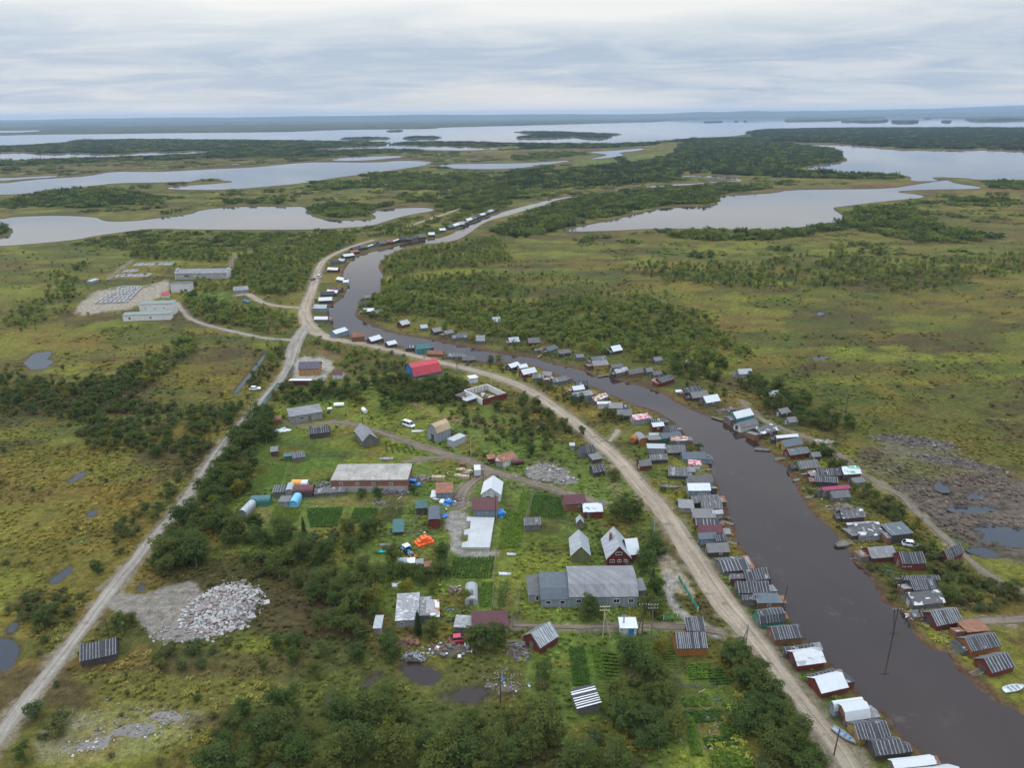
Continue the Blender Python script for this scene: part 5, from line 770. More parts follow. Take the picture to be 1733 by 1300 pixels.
# white foundation slab with a stepped edge
sp = [(790.5,879),(837,880),(829,931),(781,931),(782,923),(791.5,920),(792.5,909),(785,909),(786.4,901),(795.5,899),(796.5,886),(789.5,886)]; c = P(np.array([p[0] for p in sp]), np.array([p[1] for p in sp])); o = c.mean(0); n = len(sp)
from mathutils.geometry import tessellate_polygon
q = [Vector((*(p - o), 0)) for p in c]; tri = tessellate_polygon([q]); r = thing('foundation_slab', 'white stepped foundation slab in the gravel yard', 'foundation', (float(o[0]), float(o[1]), 0)); mb = MB()
Vv = [v + Vector((0, 0, z)) for z in (-.4, .75) for v in q]; mb.add(Vv, [tuple(i + n for i in (t if (q[t[1]] - q[t[0]]).cross(q[t[2]] - q[t[0]]).z > 0 else t[::-1])) for t in tri] + [((i + 1) % n, i, i + n, (i + 1) % n + n) for i in range(n)]); mb.build('slab', MATS['slab_white'], r)
mb = MB(); [mb.bar(q[a] * (1 - t) + q[b] * t + Vector((0, 0, .775)), q[d_] * (1 - t) + q[c_] * t + Vector((0, 0, .755)), .05, .02) for a, b, c_, d_ in ((0, 1, 2, 3),) for t in np.linspace(.35, .95, 7)]; mb.build('panel_joint', MATS['white_paint'], r)
FOOT.append(((float(o[0]), float(o[1])), 0, 5.5, 6, corners((float(o[0]), float(o[1])), 0, 5, 6)))
# ------------------------------------------------------------ vehicles, boats, poles, fences, heaps
def at(px, py): v = P(px, py); return float(v[0]), float(v[1])
def heading(a, b): p, q = P(*a), P(*b); return math.atan2(q[1] - p[1], q[0] - p[0])
def loft(mb, secs, m=0, closed_ends=True):
    """secs: list of rings (same length) -> skin"""
    n = len(secs[0]); V = [v for s in secs for v in s]; Fs = []
    for i in range(len(secs) - 1):
        for k in range(n): Fs.append((i * n + k, i * n + (k + 1) % n, (i + 1) * n + (k + 1) % n, (i + 1) * n + k))
    if closed_ends: Fs += [tuple(range(n - 1, -1, -1)), tuple(range((len(secs) - 1) * n, len(secs) * n))]
    return mb.add(V, Fs, m)
def car(px, py, rz, paint, label, L_=4.4, Wd=1.8, kind='car', hgt=1.5):
    x, y = at(px, py); FOOT.append(((x, y), rz, L_ / 2, Wd / 2, corners((x, y), rz, L_ / 2, Wd / 2))); r = thing('car' if kind != 'van' else 'van', label, kind, (x, y, 0.08), rz)
    def ring(xx, w, z0, z1): c = .16; return [(xx, -w, z0), (xx, w, z0), (xx, w, z1 - c), (xx, w - c, z1), (xx, -w + c, z1), (xx, -w, z1 - c)]
    h = L_ / 2; w = Wd / 2; mb = MB(); zt = .95 if kind != 'van' else 1.15
    loft(mb, [ring(-h, w * .86, .42, zt * .82), ring(-h + .25, w * .98, .3, zt * .97), ring(-h * .3, w, .28, zt), ring(h * .45, w, .28, zt), ring(h - .3, w * .97, .3, zt * .85), ring(h, w * .8, .42, zt * .68)]); mb.build('body', MATS[paint], r, False)
    b0, b1, f1, f0 = (-h * .92, -h * .62, h * .12, h * .5) if kind != 'van' else (-h * .98, -h * .92, h * .45, h * .72)
    mb = MB(); loft(mb, [[(b0, -w * .9, zt - .02), (b0, w * .9, zt - .02), (b1, w * .74, hgt - .1), (b1, -w * .74, hgt - .1)][i:] + [] for i in (0,)] , 0, False) if False else None
    V8 = [(b0, -w * .92, zt - .03), (f0, -w * .92, zt - .03), (f0, w * .92, zt - .03), (b0, w * .92, zt - .03), (b1, -w * .74, hgt - .06), (f1, -w * .74, hgt - .06), (f1, w * .74, hgt - .06), (b1, w * .74, hgt - .06)]
    mb.add(V8, [(0, 1, 5, 4), (1, 2, 6, 5), (2, 3, 7, 6), (3, 0, 4, 7), (4, 5, 6, 7)]); mb.build('window_glass', MATS['glass_dark'], r)
    mb = MB(); mb.box(((b1 + f1) / 2, 0, hgt - .03), (f1 - b1, w * 1.5, .07)); [mb.bar((xb, s * w * .9, zt - .03), (xt, s * w * .745, hgt - .04), .07, .07) for s in (-1, 1) for xb, xt in ((b0, b1), (f0, f1), ((b0 + f0) / 2, (b1 + f1) / 2))]; mb.build('cabin_roof', MATS[paint], r)
    for sx_ in (-1, 1):
        for sy in (-1, 1):
            wl = MB().tube([(sx_ * h * .62, sy * (w - .2), .33), (sx_ * h * .62, sy * (w + .02), .33)], .33, 14).build('wheel', MATS['black_rubber'], r); MB().tube([(sx_ * h * .62, sy * (w + .0), .33), (sx_ * h * .62, sy * (w + .035), .33)], .19, 10).build('rim', MATS['steel_grey'], wl)
    for sy in (-1, 1): MB().box((h - .1, sy * w * .6, .66), (.12, .35, .14)).build('headlight', MATS['frame_white'], r); MB().box((-h + .06, sy * w * .66, .74), (.1, .28, .16)).build('tail_light', MATS['red_sheet'], r)
    return r
car(432, 660, R(8), 'car_white', 'white estate car parked at the side road lay-by'); car(1542, 925, R(-16), 'car_silver', 'silver sedan parked beside a dark shed on the far bank', 4.6); car(416, 512, R(-14), 'car_blue', 'blue car parked at the pale farmhouse track', 4.3); car(530, 474, R(75), 'car_dark', 'dark car driving on the dirt road bend', 4.4); car(541, 470, R(75), 'car_white', 'white van on the dirt road bend behind dark car', 4.8, 1.9, 'van', 2.0)
car(692, 722, R(-38), 'car_white', 'pale white van parked on grass above unfinished house', 5.0, 1.95, 'van', 2.1); car(778, 1086, R(8), 'car_red', 'red car parked below mint green house', 4.3); car(699, 822, R(-20), 'blue_tarp', 'blue pickup van beside brick building corner', 4.6, 1.8, 'van', 1.9)
def tractor(px, py, rz, label):
    x, y = at(px, py); FOOT.append(((x, y), rz, 3, 1.5, corners((x, y), rz, 3, 1.5))); r = thing('tractor', label, 'tractor', (x, y, .02), rz); mb = MB(); loft(mb, [[(.3, -.38, .7), (.3, .38, .7), (.3, .36, 1.35), (.3, .2, 1.5), (.3, -.2, 1.5), (.3, -.36, 1.35)], [(2.2, -.33, .7), (2.2, .33, .7), (2.2, .3, 1.2), (2.2, .16, 1.32), (2.2, -.16, 1.32), (2.2, -.3, 1.2)]]); mb.build('bonnet', MATS['tractor_blue'], r)
    mb = MB(); mb.box((-.45, 0, 1.0), (1.5, .9, .6)); mb.build('chassis', MATS['car_dark'], r); cb_ = MB(); cb_.box((-.45, 0, 1.75), (1.35, 1.4, 1.0)); cb_.build('cab_glass', MATS['glass_dark'], r); mb = MB(); [mb.bar((a, b, 1.2), (a, b, 2.3), .09, .09) for a in (-1.12, .22) for b in (-.7, .7)]; mb.build('cab_frame', MATS['tractor_blue'], r); MB().box((-.45, 0, 2.36), (1.75, 1.7, .14)).build('cab_roof', MATS['white_sheet'], r)
    for sx_, rad, wd, o in ((-.75, .78, .42, .95), (1.75, .5, .3, .75)):
        for sy in (-1, 1): wl = MB().tube([(sx_, sy * (o - wd / 2), rad), (sx_, sy * (o + wd / 2), rad)], rad, 16).build('wheel', MATS['black_rubber'], r); MB().tube([(sx_, sy * (o + wd / 2), rad), (sx_, sy * (o + wd / 2 + .03), rad)], rad * .5, 12).build('rim', MATS['orange_sheet'], wl)
    for sy in (-1, 1): MB().box((-.75, sy * .95, 1.6), (1.3, .45, .08)).build('mudguard', MATS['tractor_blue'], r)
    mb = MB(); mb.box((2.95, 0, .45), (.16, 2.0, .7)); [mb.bar((1.0, s * .55, 1.2), (2.9, s * .6, .5), .14, .14) for s in (-1, 1)]; mb.build('front_blade', MATS['orange_sheet'], r); return r
tractor(690, 938, R(-52), 'blue tractor with white cab roof and orange front blade')
def boat(px, py, rz, L_, Wd, mat, label, upside=False, inner='pale_planks', z=.05, nm='rowing_boat', cat='boat'):
    x, y = at(px, py); r = thing(nm, label, cat, (x, y, z), rz); n = 9; secs = []
    for i in range(n):
        t = i / (n - 1); w = Wd / 2 * (1 - max(0, (t - .45) / .55) ** 2.2) * (.82 + .18 * min(1, t / .3)); w = max(w, .04); lift = .22 * max(0, (t - .5) / .5) ** 2; hh = .55
        secs.append((L_ * (t - .5), w, lift, hh))
    mb = MB(); ring = lambda X, w, l, h_: [(X, -w, l * .6 + h_), (X, -w * .85, l + .18), (X, -w * .35, l), (X, w * .35, l), (X, w * .85, l + .18), (X, w, l * .6 + h_), (X, w - min(.08, w * .5), l * .6 + h_), (X, w * .72, l + .24), (X, 0, l + .1), (X, -w * .72, l + .24), (X, -w + min(.08, w * .5), l * .6 + h_)]
    loft(mb, [ring(*s)[::-1] for s in secs]); o = mb.build('hull', MATS[mat], r)
    if upside: o.rotation_euler = (math.pi, 0, 0); o.location.z = .62; MB().bar((-L_ * .45, 0, .66), (L_ * .35, 0, .62), .1, .1).build('keel', MATS['old_timber'], r)
    else:
        for t in (.28, .5, .7): MB().box((L_ * (t - .5), 0, .42), (.28, Wd * .8 * (1 - max(0, (t - .45) / .55) ** 2.2), .05)).build('bench', MATS[inner], r)
    return r
boat(1716, 1168, R(14), 4.6, 1.6, 'white_tarp', 'pale grey rowing boat on grass by far bank sheds', inner='blue_grey_paint'); boat(1428, 1248, R(-55), 4.6, 1.5, 'steel_grey', 'grey boat lying beside road near ochre boathouse', inner='blue_tarp'); boat(1135, 826, R(-10), 6.2, 1.4, 'slate_sheet', 'long weathered grey boat on the grassy road bank'); boat(855, 973, R(-4), 3.0, 1.1, 'white_tarp', 'upturned white boat beside grass plot', True); boat(707, 731, R(5), 4.2, 1.4, 'white_tarp', 'upturned white boat near pale van', True); boat(651, 936, R(2), 3.8, 1.3, 'teal_plastic', 'teal boat on grass left of tractor', inner='teal_plastic'); boat(866, 940, R(-3), 2.4, .8, 'white_tarp', 'tiny white dinghy at top of fallow plot', True); boat(653, 924, R(0), 3.2, 1.2, 'slate_sheet', 'upturned grey boat behind the teal one', True)
for k, (a, b, lab) in enumerate((((1306, 905), (1338, 899), ''),)): pass
boat(1429, 922, R(12), 5.0, 1.7, 'old_timber', 'broad wooden pontoon boat moored at far bank', True, z=-.1); boat(1322, 777, R(15), 4.0, 1.2, 'slate_sheet', 'grey boat moored by red boathouse, far bank', z=-.3)
def cyl(px, py, rz, L_, rad, mat, label, nm='tank', cat='tank', legs=True):
    x, y = at(px, py); r = thing(nm, label, cat, (x, y, 0), rz); MB().tube([(-L_ / 2, 0, rad + .25), (-L_ / 2 + .12, 0, rad + .25), (L_ / 2 - .12, 0, rad + .25), (L_ / 2, 0, rad + .25)], [rad * .8, rad, rad, rad * .8], 18).build('drum', MATS[mat], r, False)
    for s in (-1, 1): MB().box((s * L_ * .3, 0, .16), (.25, rad * 1.6, .5)).build('cradle', MATS['old_timber'], r)
    return r
cyl(574, 689, R(8), 3.8, .75, 'car_white', 'white cylindrical tank on grass right of grey workshop'); cyl(617, 699, R(-62), 3.4, .8, 'white_tarp', 'white cylindrical tank standing end-on in grass'); cyl(558, 695, R(20), 1.8, .5, 'car_white', 'small white tank next to grey workshop'); cyl(876, 787, R(14), 4.2, .75, 'maroon_sheet', 'rusty maroon tank beside whitewashed shed'); cyl(1072, 750, R(60), 3.0, 1.2, 'orange_planks', 'big orange barrel beside arched boathouse'); cyl(1437, 1233, R(85), 1.1, .5, 'blue_tarp', 'blue plastic drum by ochre boathouse', 'drum', 'drum')
x, y = at(798, 1011); FOOT.append(((x, y), 0, 1.8, 3.4, corners((x, y), 0, 1.8, 3.4))); r = thing('greenhouse', 'silver arched greenhouse tunnel between garden plots', 'greenhouse', (x, y, 0), heading((798, 1011), (801, 985)) - R(90) + R(4)); mb = wall_mesh(profile('arch', 3.0, .7, 1.3), 6.4, 'y', -.2); mb.build('tunnel', MATS['steel_grey'], r); mb = MB()
for k in range(9):
    yy = -3.15 + k * .7875; pr = profile('arch', 3.04, .7, 1.33); mb.tube([(t, yy, z) for t, z in pr], .035, 5)
mb.build('hoop', MATS['zinc_sheet'], r); MB().box((0, -3.23, .75), (.9, .05, 1.5)).build('door', MATS['grey_planks'], r)
x, y = at(808, 804); r = thing('box_trailer', 'white box trailer at the village track bend', 'trailer', (x, y, 0), R(4)); MB().box((0, 0, 1.6), (2.0, 3.6, 2.0)).build('box', MATS['white_sheet'], r); MB().bar((0, -1.8, .55), (0, -3.1, .5), .12, .12).build('drawbar', MATS['car_dark'], r)
for s in (-1, 1): MB().tube([(s * .8, 0, .35), (s * 1.02, 0, .35)], .35, 12).build('wheel', MATS['black_rubber'], r)
def pole(px, py, hgt, label, arms=0, lean=0.0, mat='dark_timber', brace=None, rad=.13, z=0, group=None):
    x, y = at(px, py); r = thing('utility_pole', label, 'utility pole', (x, y, z), 0, group); top = (math.sin(lean) * hgt, 0, hgt); MB().tube([(0, 0, -.8), top], [rad, rad * .7], 8).build('pole', MATS[mat], r)
    for k in range(arms):
        zz = hgt - .3 - k * .9; xo = math.sin(lean) * zz; a = MB().bar((xo - 1.1, .12, zz), (xo + 1.1, .12, zz), .12, .12).build('crossarm', MATS[mat], r)
        for s in (-.95, -.4, .4, .95): MB().tube([(xo + s, .12, zz + .05), (xo + s, .12, zz + .3)], [.06, .04], 6).build('insulator', MATS['frame_white'], a)
    if brace: MB().tube([(brace, .2, -.6), (math.sin(lean) * hgt * .8, .12, hgt * .8)], rad * .8, 7).build('brace', MATS[mat], r)
    return r
pole(1321, 1041, 7.6, 'dark leaning pole at water edge by the flat rusty boathouse', 0, R(5)); pole(1509, 1086, 8.2, 'dark pole with crossarm rising out of the river', 1); pole(1514, 1016, 9, 'dark leaning pole by striped sheds on far bank', 1, R(9)); pole(1261, 1102, 6.6, 'braced pole at road edge across from rusty boathouse', 0, 0, 'old_timber', -1.6); pole(1411, 1279, 6, 'short pole at road edge beside grey boat', 0, R(2))
pole(1102, 1080, 8.6, 'grey pole with two insulator crossarms right of substation', 2, 0, 'old_timber'); pole(1086, 1077, 8.2, 'dark pole left of twin-crossarm pole', 1, R(1), 'dark_timber', -1.2); pole(1020, 1082, 8.4, 'bleached braced pole before the long house', 2, R(1.5), 'yellow_wood', 1.8); pole(847, 1190, 7, 'thin dark pole with crossarm by lower pond', 1); pole(797, 772, 7, 'bare yellow pole beside upper track', 0, 0, 'yellow_wood', rad=.12); pole(831, 658, 7, 'pole behind the roofless ruin', 0, 0, 'yellow_wood'); pole(773, 633, 7.5, 'braced pole right of the red-roofed hall', 0, 0, 'old_timber', 1.5); pole(719, 612, 7, 'pole above the red-roofed hall', 1, 0, 'old_timber', -1.3); pole(649, 633, 6.5, 'pole left of the red-roofed hall', 0, 0, 'old_timber'); pole(1117, 826, 7.2, 'pole standing over the weathered grey boat', 0, 0, 'old_timber'); pole(1106, 915, 7.4, 'pale pole in trees by red house', 0, 0, 'steel_grey'); pole(1431, 700, 7, 'lone pole at edge of bog right of birches', 0); pole(960, 902, 5.5, 'thin pole in garden behind olive outbuilding', 0, 0, 'old_timber', rad=.08); pole(185, 1080, 5, 'short dark pole among bushes below rubble', 0); pole(615, 727, 5, 'dark pole beside track above barn', 0); pole(847, 667, 7, 'second pole over the ruin beside dirt road', 0, 0, 'yellow_wood'); pole(839, 881, 8.2, 'dark pole at corner of maroon lean-to shed', 0); pole(818, 823, 5.2, 'thin pole at back of white cottage', 0)
def fence(pts, h, label, mat, post='frame_white', step=2.4, style='panel', nm='fence'):
    w = P(np.array([p[0] for p in pts], float), np.array([p[1] for p in pts], float)); q = resample(np.concatenate([w, w * 0], 1), step)[:, :2]; o = q[0].copy(); r = thing(nm, label, 'fence', (float(o[0]), float(o[1]), 0)); q = q - o; mb = MB(); pm = MB()
    for a, b in zip(q[:-1], q[1:]):
        if style == 'panel': mb.bar((a[0], a[1], h / 2 + .08), (b[0], b[1], h / 2 + .08), .05, h - .1)
        else:
            for zz in (h * .35, h * .85): mb.bar((a[0], a[1], zz + random.uniform(-.08, .08)), (b[0], b[1], zz + random.uniform(-.08, .08)), .05, .12)
    mb.build('panel' if style == 'panel' else 'rail', MATS[mat], r); pme = pm.box((0, 0, h / 2), (.12, .12, h + .25)).mesh('post', [MATS[post]])
    for a in q: link('post', pme, r, (a[0], a[1], 0))
    return r
fence([(470, 655), (463, 664), (450, 681), (440, 696)], 2.0, 'pale teal sheet fence along the right edge of side road', 'fence_teal', 'steel_grey'); fence([(440, 697), (452, 702)], 1.9, 'dark green short fence at lower end of teal fence', 'green_paint', 'green_paint', 1.6); fence([(497, 622), (489, 636), (484, 648)], 1.8, 'grey sheet fence beside log house', 'slate_sheet', 'steel_grey'); fence([(1148, 981), (1158, 998), (1169, 1016), (1181, 1036)], 1.3, 'bright green mesh fence with white posts by dirt road', 'fence_green')
fence([(1123, 1050), (1134, 1048), (1146, 1048)], 1.0, 'white bollard fence posts at lane mouth', 'fence_green', style='rail', step=5); fence([(850, 823), (880, 828), (904, 834)], 1.2, 'old rail fence along track below white cottage', 'old_timber', 'old_timber', 2.2, 'rail'); fence([(905, 836), (899, 852), (893, 870), (888, 893)], 1.2, 'thin garden fence between the two green plots', 'old_timber', 'old_timber', 2.4, 'rail'); fence([(840, 935), (838, 960), (836, 990), (833, 1030)], 1.2, 'wire garden fence right of bright green bed', 'old_timber', 'old_timber', 2.4, 'rail'); fence([(883, 990), (879, 1012), (875, 1045), (862, 1058)], 1.2, 'grey garden fence left of long house', 'old_timber', 'old_timber', 2.2, 'rail'); fence([(975, 1075), (1010, 1074), (1045, 1073)], 1.1, 'low rail fence between kiosk lane and cabbage beds', 'old_timber', 'pale_planks', 2.4, 'rail'); fence([(1085, 1082), (1115, 1084), (1143, 1086)], 1.1, 'low grey fence before the orange shed', 'old_timber', 'old_timber', 2.0, 'rail'); fence([(1141, 1165), (1175, 1165), (1210, 1163)], 1.0, 'low plank fence above lower right beds', 'old_timber', 'old_timber', 2.2, 'rail'); fence([(655, 908), (675, 897), (700, 884), (718, 872)], 1.1, 'diagonal board fence under teal lean-to', 'old_timber', 'old_timber', 2.0, 'rail'); fence([(1232, 1098), (1240, 1130), (1252, 1165)], 1.2, 'garden fence under roadside trees', 'old_timber', 'old_timber', 2.2, 'rail'); fence([(460, 768), (520, 772), (575, 773), (640, 772)], 1.1, 'long rail fence across the upper lawns', 'old_timber', 'old_timber', 2.4, 'rail'); fence([(490, 758), (560, 745), (600, 733)], 1.0, 'slanting rail fence left of grey barn', 'old_timber', 'old_timber', 2.4, 'rail')
# timber stacks and heaps
def stack(px, py, L_, Wd, hgt, rz, mat, label, nm='timber_stack', logs=False):
    x, y = at(px, py); r = thing(nm, label, 'timber stack', (x, y, 0), rz); mb = MB(); ny = max(2, int(Wd / .3)); nz = max(2, int(hgt / .24))
    for j in range(nz):
        for i in range(ny): mb.box((random.uniform(-.12, .12), -Wd / 2 + (i + .5) * Wd / ny, .12 + j * hgt / nz), (L_ * random.uniform(.94, 1), Wd / ny * .93, hgt / nz * .9))
    mb.build('board', MATS[mat], r); [MB().box((s * L_ * .3, 0, hgt + .06), (.12, Wd * 1.05, .08)).build('bearer', MATS['old_timber'], r) for s in (-1, 1)]; return r
stack(742, 813, 4.0, 1.6, 1.4, R(-1), 'new_timber', 'neat stack of fresh yellow timber on grass right of brick building')
for i, (px, py, l_, rz, m) in enumerate([(780, 796, 2.6, 8, 'new_timber'), (789, 803, 2.4, -6, 'rock_pink'), (776, 806, 2.4, 0, 'new_timber'), (786, 810, 3.0, -8, 'new_timber'), (794, 799, 2.0, 12, 'new_timber'), (783, 789, 1.8, 3, 'rusty_planks')]): stack(px, py, l_, 1.5, random.uniform(.5, 1.1), R(rz), m, ['small fresh timber pile farthest left of the loose heap', 'pinkish brick pallet in the loose timber heap', 'low timber pile at lower left of loose heap', 'wide timber pile at front of loose heap', 'short timber pile at right of loose heap', 'brown timber pile at the back of loose heap'][i], 'timber_pile')
stack(654, 778, 4.4, 1.4, .5, R(2), 'pale_planks', 'flat pile of pale beams above brick building roof', 'beam_pile')
def heap(px, py, rx, ry, hgt, n, mats, size, label=None, nm='rubble_heap', rz=0.0, planks=0, poly=None, cat='rubble heap'):
    """a mound of broken pieces, one mesh"""
    x, y = at(px, py); mb = MB(); rot = Matrix.Rotation(rz, 3, 'Z'); K = 14; V = [(0, 0, hgt * .75)]; Fs = []
    rings = (.35, .7, 1.0)
    for ri, f in enumerate(rings):
        for k in range(K): a = 2 * math.pi * k / K; j = random.uniform(.82, 1.1); p = rot @ Vector((math.cos(a) * rx * f * j, math.sin(a) * ry * f * j, 0)); V.append((p.x, p.y, hgt * max(0, (1 - f * f)) * random.uniform(.5, .9) - .08))
    Fs += [(0, 1 + k, 1 + (k + 1) % K) for k in range(K)]
    for ri in range(2):
        for k in range(K): a, b = 1 + ri * K, 1 + (ri + 1) * K; Fs.append((a + k, b + k, b + (k + 1) % K, a + (k + 1) % K))
    mb.add(V, Fs, len(mats))
    for _ in range(n):
        t = random.uniform(0, 6.28); f = random.random() ** .6 * (1 if random.random() < .88 else random.uniform(1, 1.4)); p = rot @ Vector((math.cos(t) * rx * f * 1.05, math.sin(t) * ry * f * 1.05, 0)); zz = max(.02, hgt * (1 - f * f) * .85)
        mb.rock((p.x, p.y, zz), size * min(1.9, random.lognormvariate(-.35, .45)), random.randrange(len(mats)))
    for _ in range(planks):
        t = random.uniform(0, 6.28); f = random.random() ** .6; p = rot @ Vector((math.cos(t) * rx * f, math.sin(t) * ry * f, hgt * (1 - f * f) + .15)); d = Vector((random.uniform(-1, 1), random.uniform(-1, 1), random.uniform(-.25, .25))).normalized() * random.uniform(.4, 1.3); mb.bar(p - d, p + d, random.uniform(.1, .22), .05, random.randrange(len(mats)))
    o = mb.build(nm, [MATS[m] for m in mats] + [MATS['stone_dust' if nm in ('rubble_heap', 'stone_heap') else 'soil' if 'tarp' not in nm else mats[0]]], None); o.location = (x, y, 0); FOOT.append(((x, y), rz, rx * .8, ry * .8, corners((x, y), rz, rx * .8, ry * .8))); return tag(o, label, cat)
heap(378, 1030, 8.3, 9.5, 1.1, 1500, ['rock_grey', 'rock_pale', 'rock_pink', 'rock_pale'], .36, 'big heap of broken pale concrete and stone beside side road'); heap(318, 1070, 8, 4.5, .6, 170, ['rock_grey', 'rock_pink', 'rock_pale'], .28, 'low spread of crushed rubble in front of the big heap')
heap(925, 802, 7.5, 6.0, 1.8, 160, ['rock_grey', 'rock_pale', 'rock_grey'], .28, 'grey gravel and stone heap between track and dirt road', rz=R(-20)); heap(958, 815, 4, 2.5, .9, 60, ['rock_grey', 'concrete'], .3, 'darker stone heap at right foot of gravel heap')
heap(762, 1100, 5.5, 2.2, 1.0, 40, ['rust_sheet', 'grey_planks', 'steel_grey', 'rust_sheet', 'white_tarp'], .45, 'junk heap of rusty and white scrap below red car', 'junk_heap', 0, 12, cat='junk heap'); heap(878, 1104, 2.6, 3.6, 1.2, 14, ['grey_planks', 'old_timber', 'old_timber'], .4, 'lumber heap of grey boards left of tilted red cabin', 'lumber_heap', R(20), 30, cat='lumber heap')
heap(1432, 864, 5.2, 3.0, .9, 20, ['old_timber', 'grey_planks', 'rock_pink'], .4, 'collapsed boathouse reduced to a heap of planks', 'plank_heap', R(-20), 90, cat='plank heap'); heap(1548, 1046, 1.8, 1.6, .6, 10, ['white_tarp', 'pale_planks'], .4, 'pale scrap heap at water edge under orange boathouse', 'scrap_heap', 0, 16, cat='scrap heap'); heap(1236, 697, 6, 2.2, 1.2, 10, ['grey_planks', 'pale_planks', 'old_timber', 'rusty_planks'], .4, 'collapsed grey boathouse walls and boards on far bank', 'plank_heap', R(8), 80, cat='plank heap')
heap(669, 835, 5, 1.4, .7, 20, ['old_timber', 'grey_planks', 'pale_planks'], .35, 'scrap wood along the front of brick building', 'scrap_heap', 0, 40, cat='scrap heap'); heap(712, 812, 3.2, 2.4, .7, 30, ['rock_pink', 'pale_planks', 'grey_planks'], .3, 'pinkish scrap heap at right end of brick building', 'scrap_heap', 0, 30, cat='scrap heap'); heap(548, 823, 3.0, 1.8, 1.0, 20, ['grey_planks', 'steel_grey', 'rock_grey'], .4, 'grey scrap heap at left end of brick building', 'scrap_heap', 0, 24, cat='scrap heap')
heap(477, 729, 3.8, 1.8, 1.0, 8, ['white_tarp'], .6, 'heap under a crumpled white tarp near hut', 'tarp_heap', R(8), cat='tarp heap'); heap(739, 842, 2.0, 2.0, 1.1, 8, ['white_tarp', 'blue_tarp'], .6, 'white and blue tarp heap above container shed', 'tarp_heap', 0, cat='tarp heap'); heap(757, 852, 2.4, 1.6, .9, 12, ['blue_tarp', 'white_tarp', 'blue_tarp'], .5, 'crumpled blue tarps beside yard lane', 'tarp_heap', 0, cat='tarp heap'); heap(848, 872, 1.3, 1.8, 1.3, 6, ['blue_tarp', 'white_tarp'], .6, 'blue and white tarp bundle right of maroon lean-to', 'tarp_heap', 0, cat='tarp heap'); heap(752, 873, 1.0, 1.4, 1.0, 6, ['blue_tarp', 'steel_grey'], .45, 'blue bundle beside the container shed', 'tarp_heap', 0, cat='tarp heap')
heap(702, 1113, 3.0, 1.4, .5, 30, ['steel_grey', 'grey_planks', 'old_timber'], .3, 'grey scrap sheets at edge of lower pond', 'scrap_heap', 0, 24, cat='scrap heap'); heap(870, 1165, 6, 2.4, .2, 30, ['rock_pink', 'rock_grey', 'white_tarp', 'soil'], .2, 'scattered white litter on bank right of lower pond', 'litter_heap', R(-15), 0, cat='litter heap'); heap(690, 1090, 3.0, 1.2, .8, 10, ['rust_sheet', 'rusty_planks'], .5, 'rusty sheet heap among willows below shacks', 'scrap_heap', 0, 12, cat='scrap heap'); heap(668, 870 + 120, 1.5, 1, .4, 6, ['white_tarp'], .3, 'small white bundle near garage boxes', 'tarp_heap', cat='tarp heap'); heap(775, 846, 1.3, 1.2, .7, 14, ['rock_pink', 'rusty_planks'], .35, 'brick heap left of white cottage', 'brick_heap', 0, cat='brick heap'); heap(645, 893 - 40, 2.0, .8, .3, 14, ['pale_planks', 'grey_planks'], .3, 'white scrap at top of potato plot', 'scrap_heap', 0, 8, cat='scrap heap'); heap(768, 1000, 1.6, 1.4, .7, 8, ['pale_planks', 'rusty_planks', 'white_tarp'], .4, 'scrap boards behind shack cluster', 'scrap_heap', 0, 20, cat='scrap heap')
heap(1545, 748, 14, 5, 1.0, 160, ['rock_grey', 'dark_timber', 'old_timber', 'soil'], .3, 'long ridge of dumped spoil and brush at bog edge', 'spoil_heap', R(-18), 150, cat='spoil heap'); heap(1625, 785, 14, 3.5, .8, 110, ['rock_grey', 'dark_timber', 'soil'], .3, 'second spoil ridge nearer the wet hollows', 'spoil_heap', R(-28), 120, cat='spoil heap'); heap(1397, 843 - 95, 4, 1.6, .3, 30, ['rock_pale'], .3, 'pale stone patch beside the far bank track', 'stone_heap', 0, cat='stone heap')
x, y = at(718, 920); r = thing('float_stack', 'bright orange stack of net floats beside tractor', 'float stack', (x, y, 0), R(28)); k = 0
for lv, (nx, ny) in enumerate(((5, 3), (4, 2), (2, 2))):
    for i in range(nx):
        for j in range(ny):
            mb = MB(); a, b, e = .46 * random.uniform(.9, 1.1), .44, .36; cx_, cy_, cz_ = (i - (nx - 1) / 2) * .95, (j - (ny - 1) / 2) * .95, .38 + lv * .66; c = .14
            rg = lambda z, s: [(cx_ + u * (a - (c if q else 0)) * s, cy_ + v * (b - (0 if q else c)) * s, cz_ + z) for u, v, q in ((-1, -1, 1), (1, -1, 1), (1, -1, 0), (1, 1, 0), (1, 1, 1), (-1, 1, 1), (-1, 1, 0), (-1, -1, 0))]
            loft(mb, [rg(-e, .8), rg(-e * .7, 1), rg(e * .7, 1), rg(e, .8)]); f = mb.build('float', MATS['orange_tarp'], r); f.rotation_euler = (0, 0, random.uniform(-.12, .12))
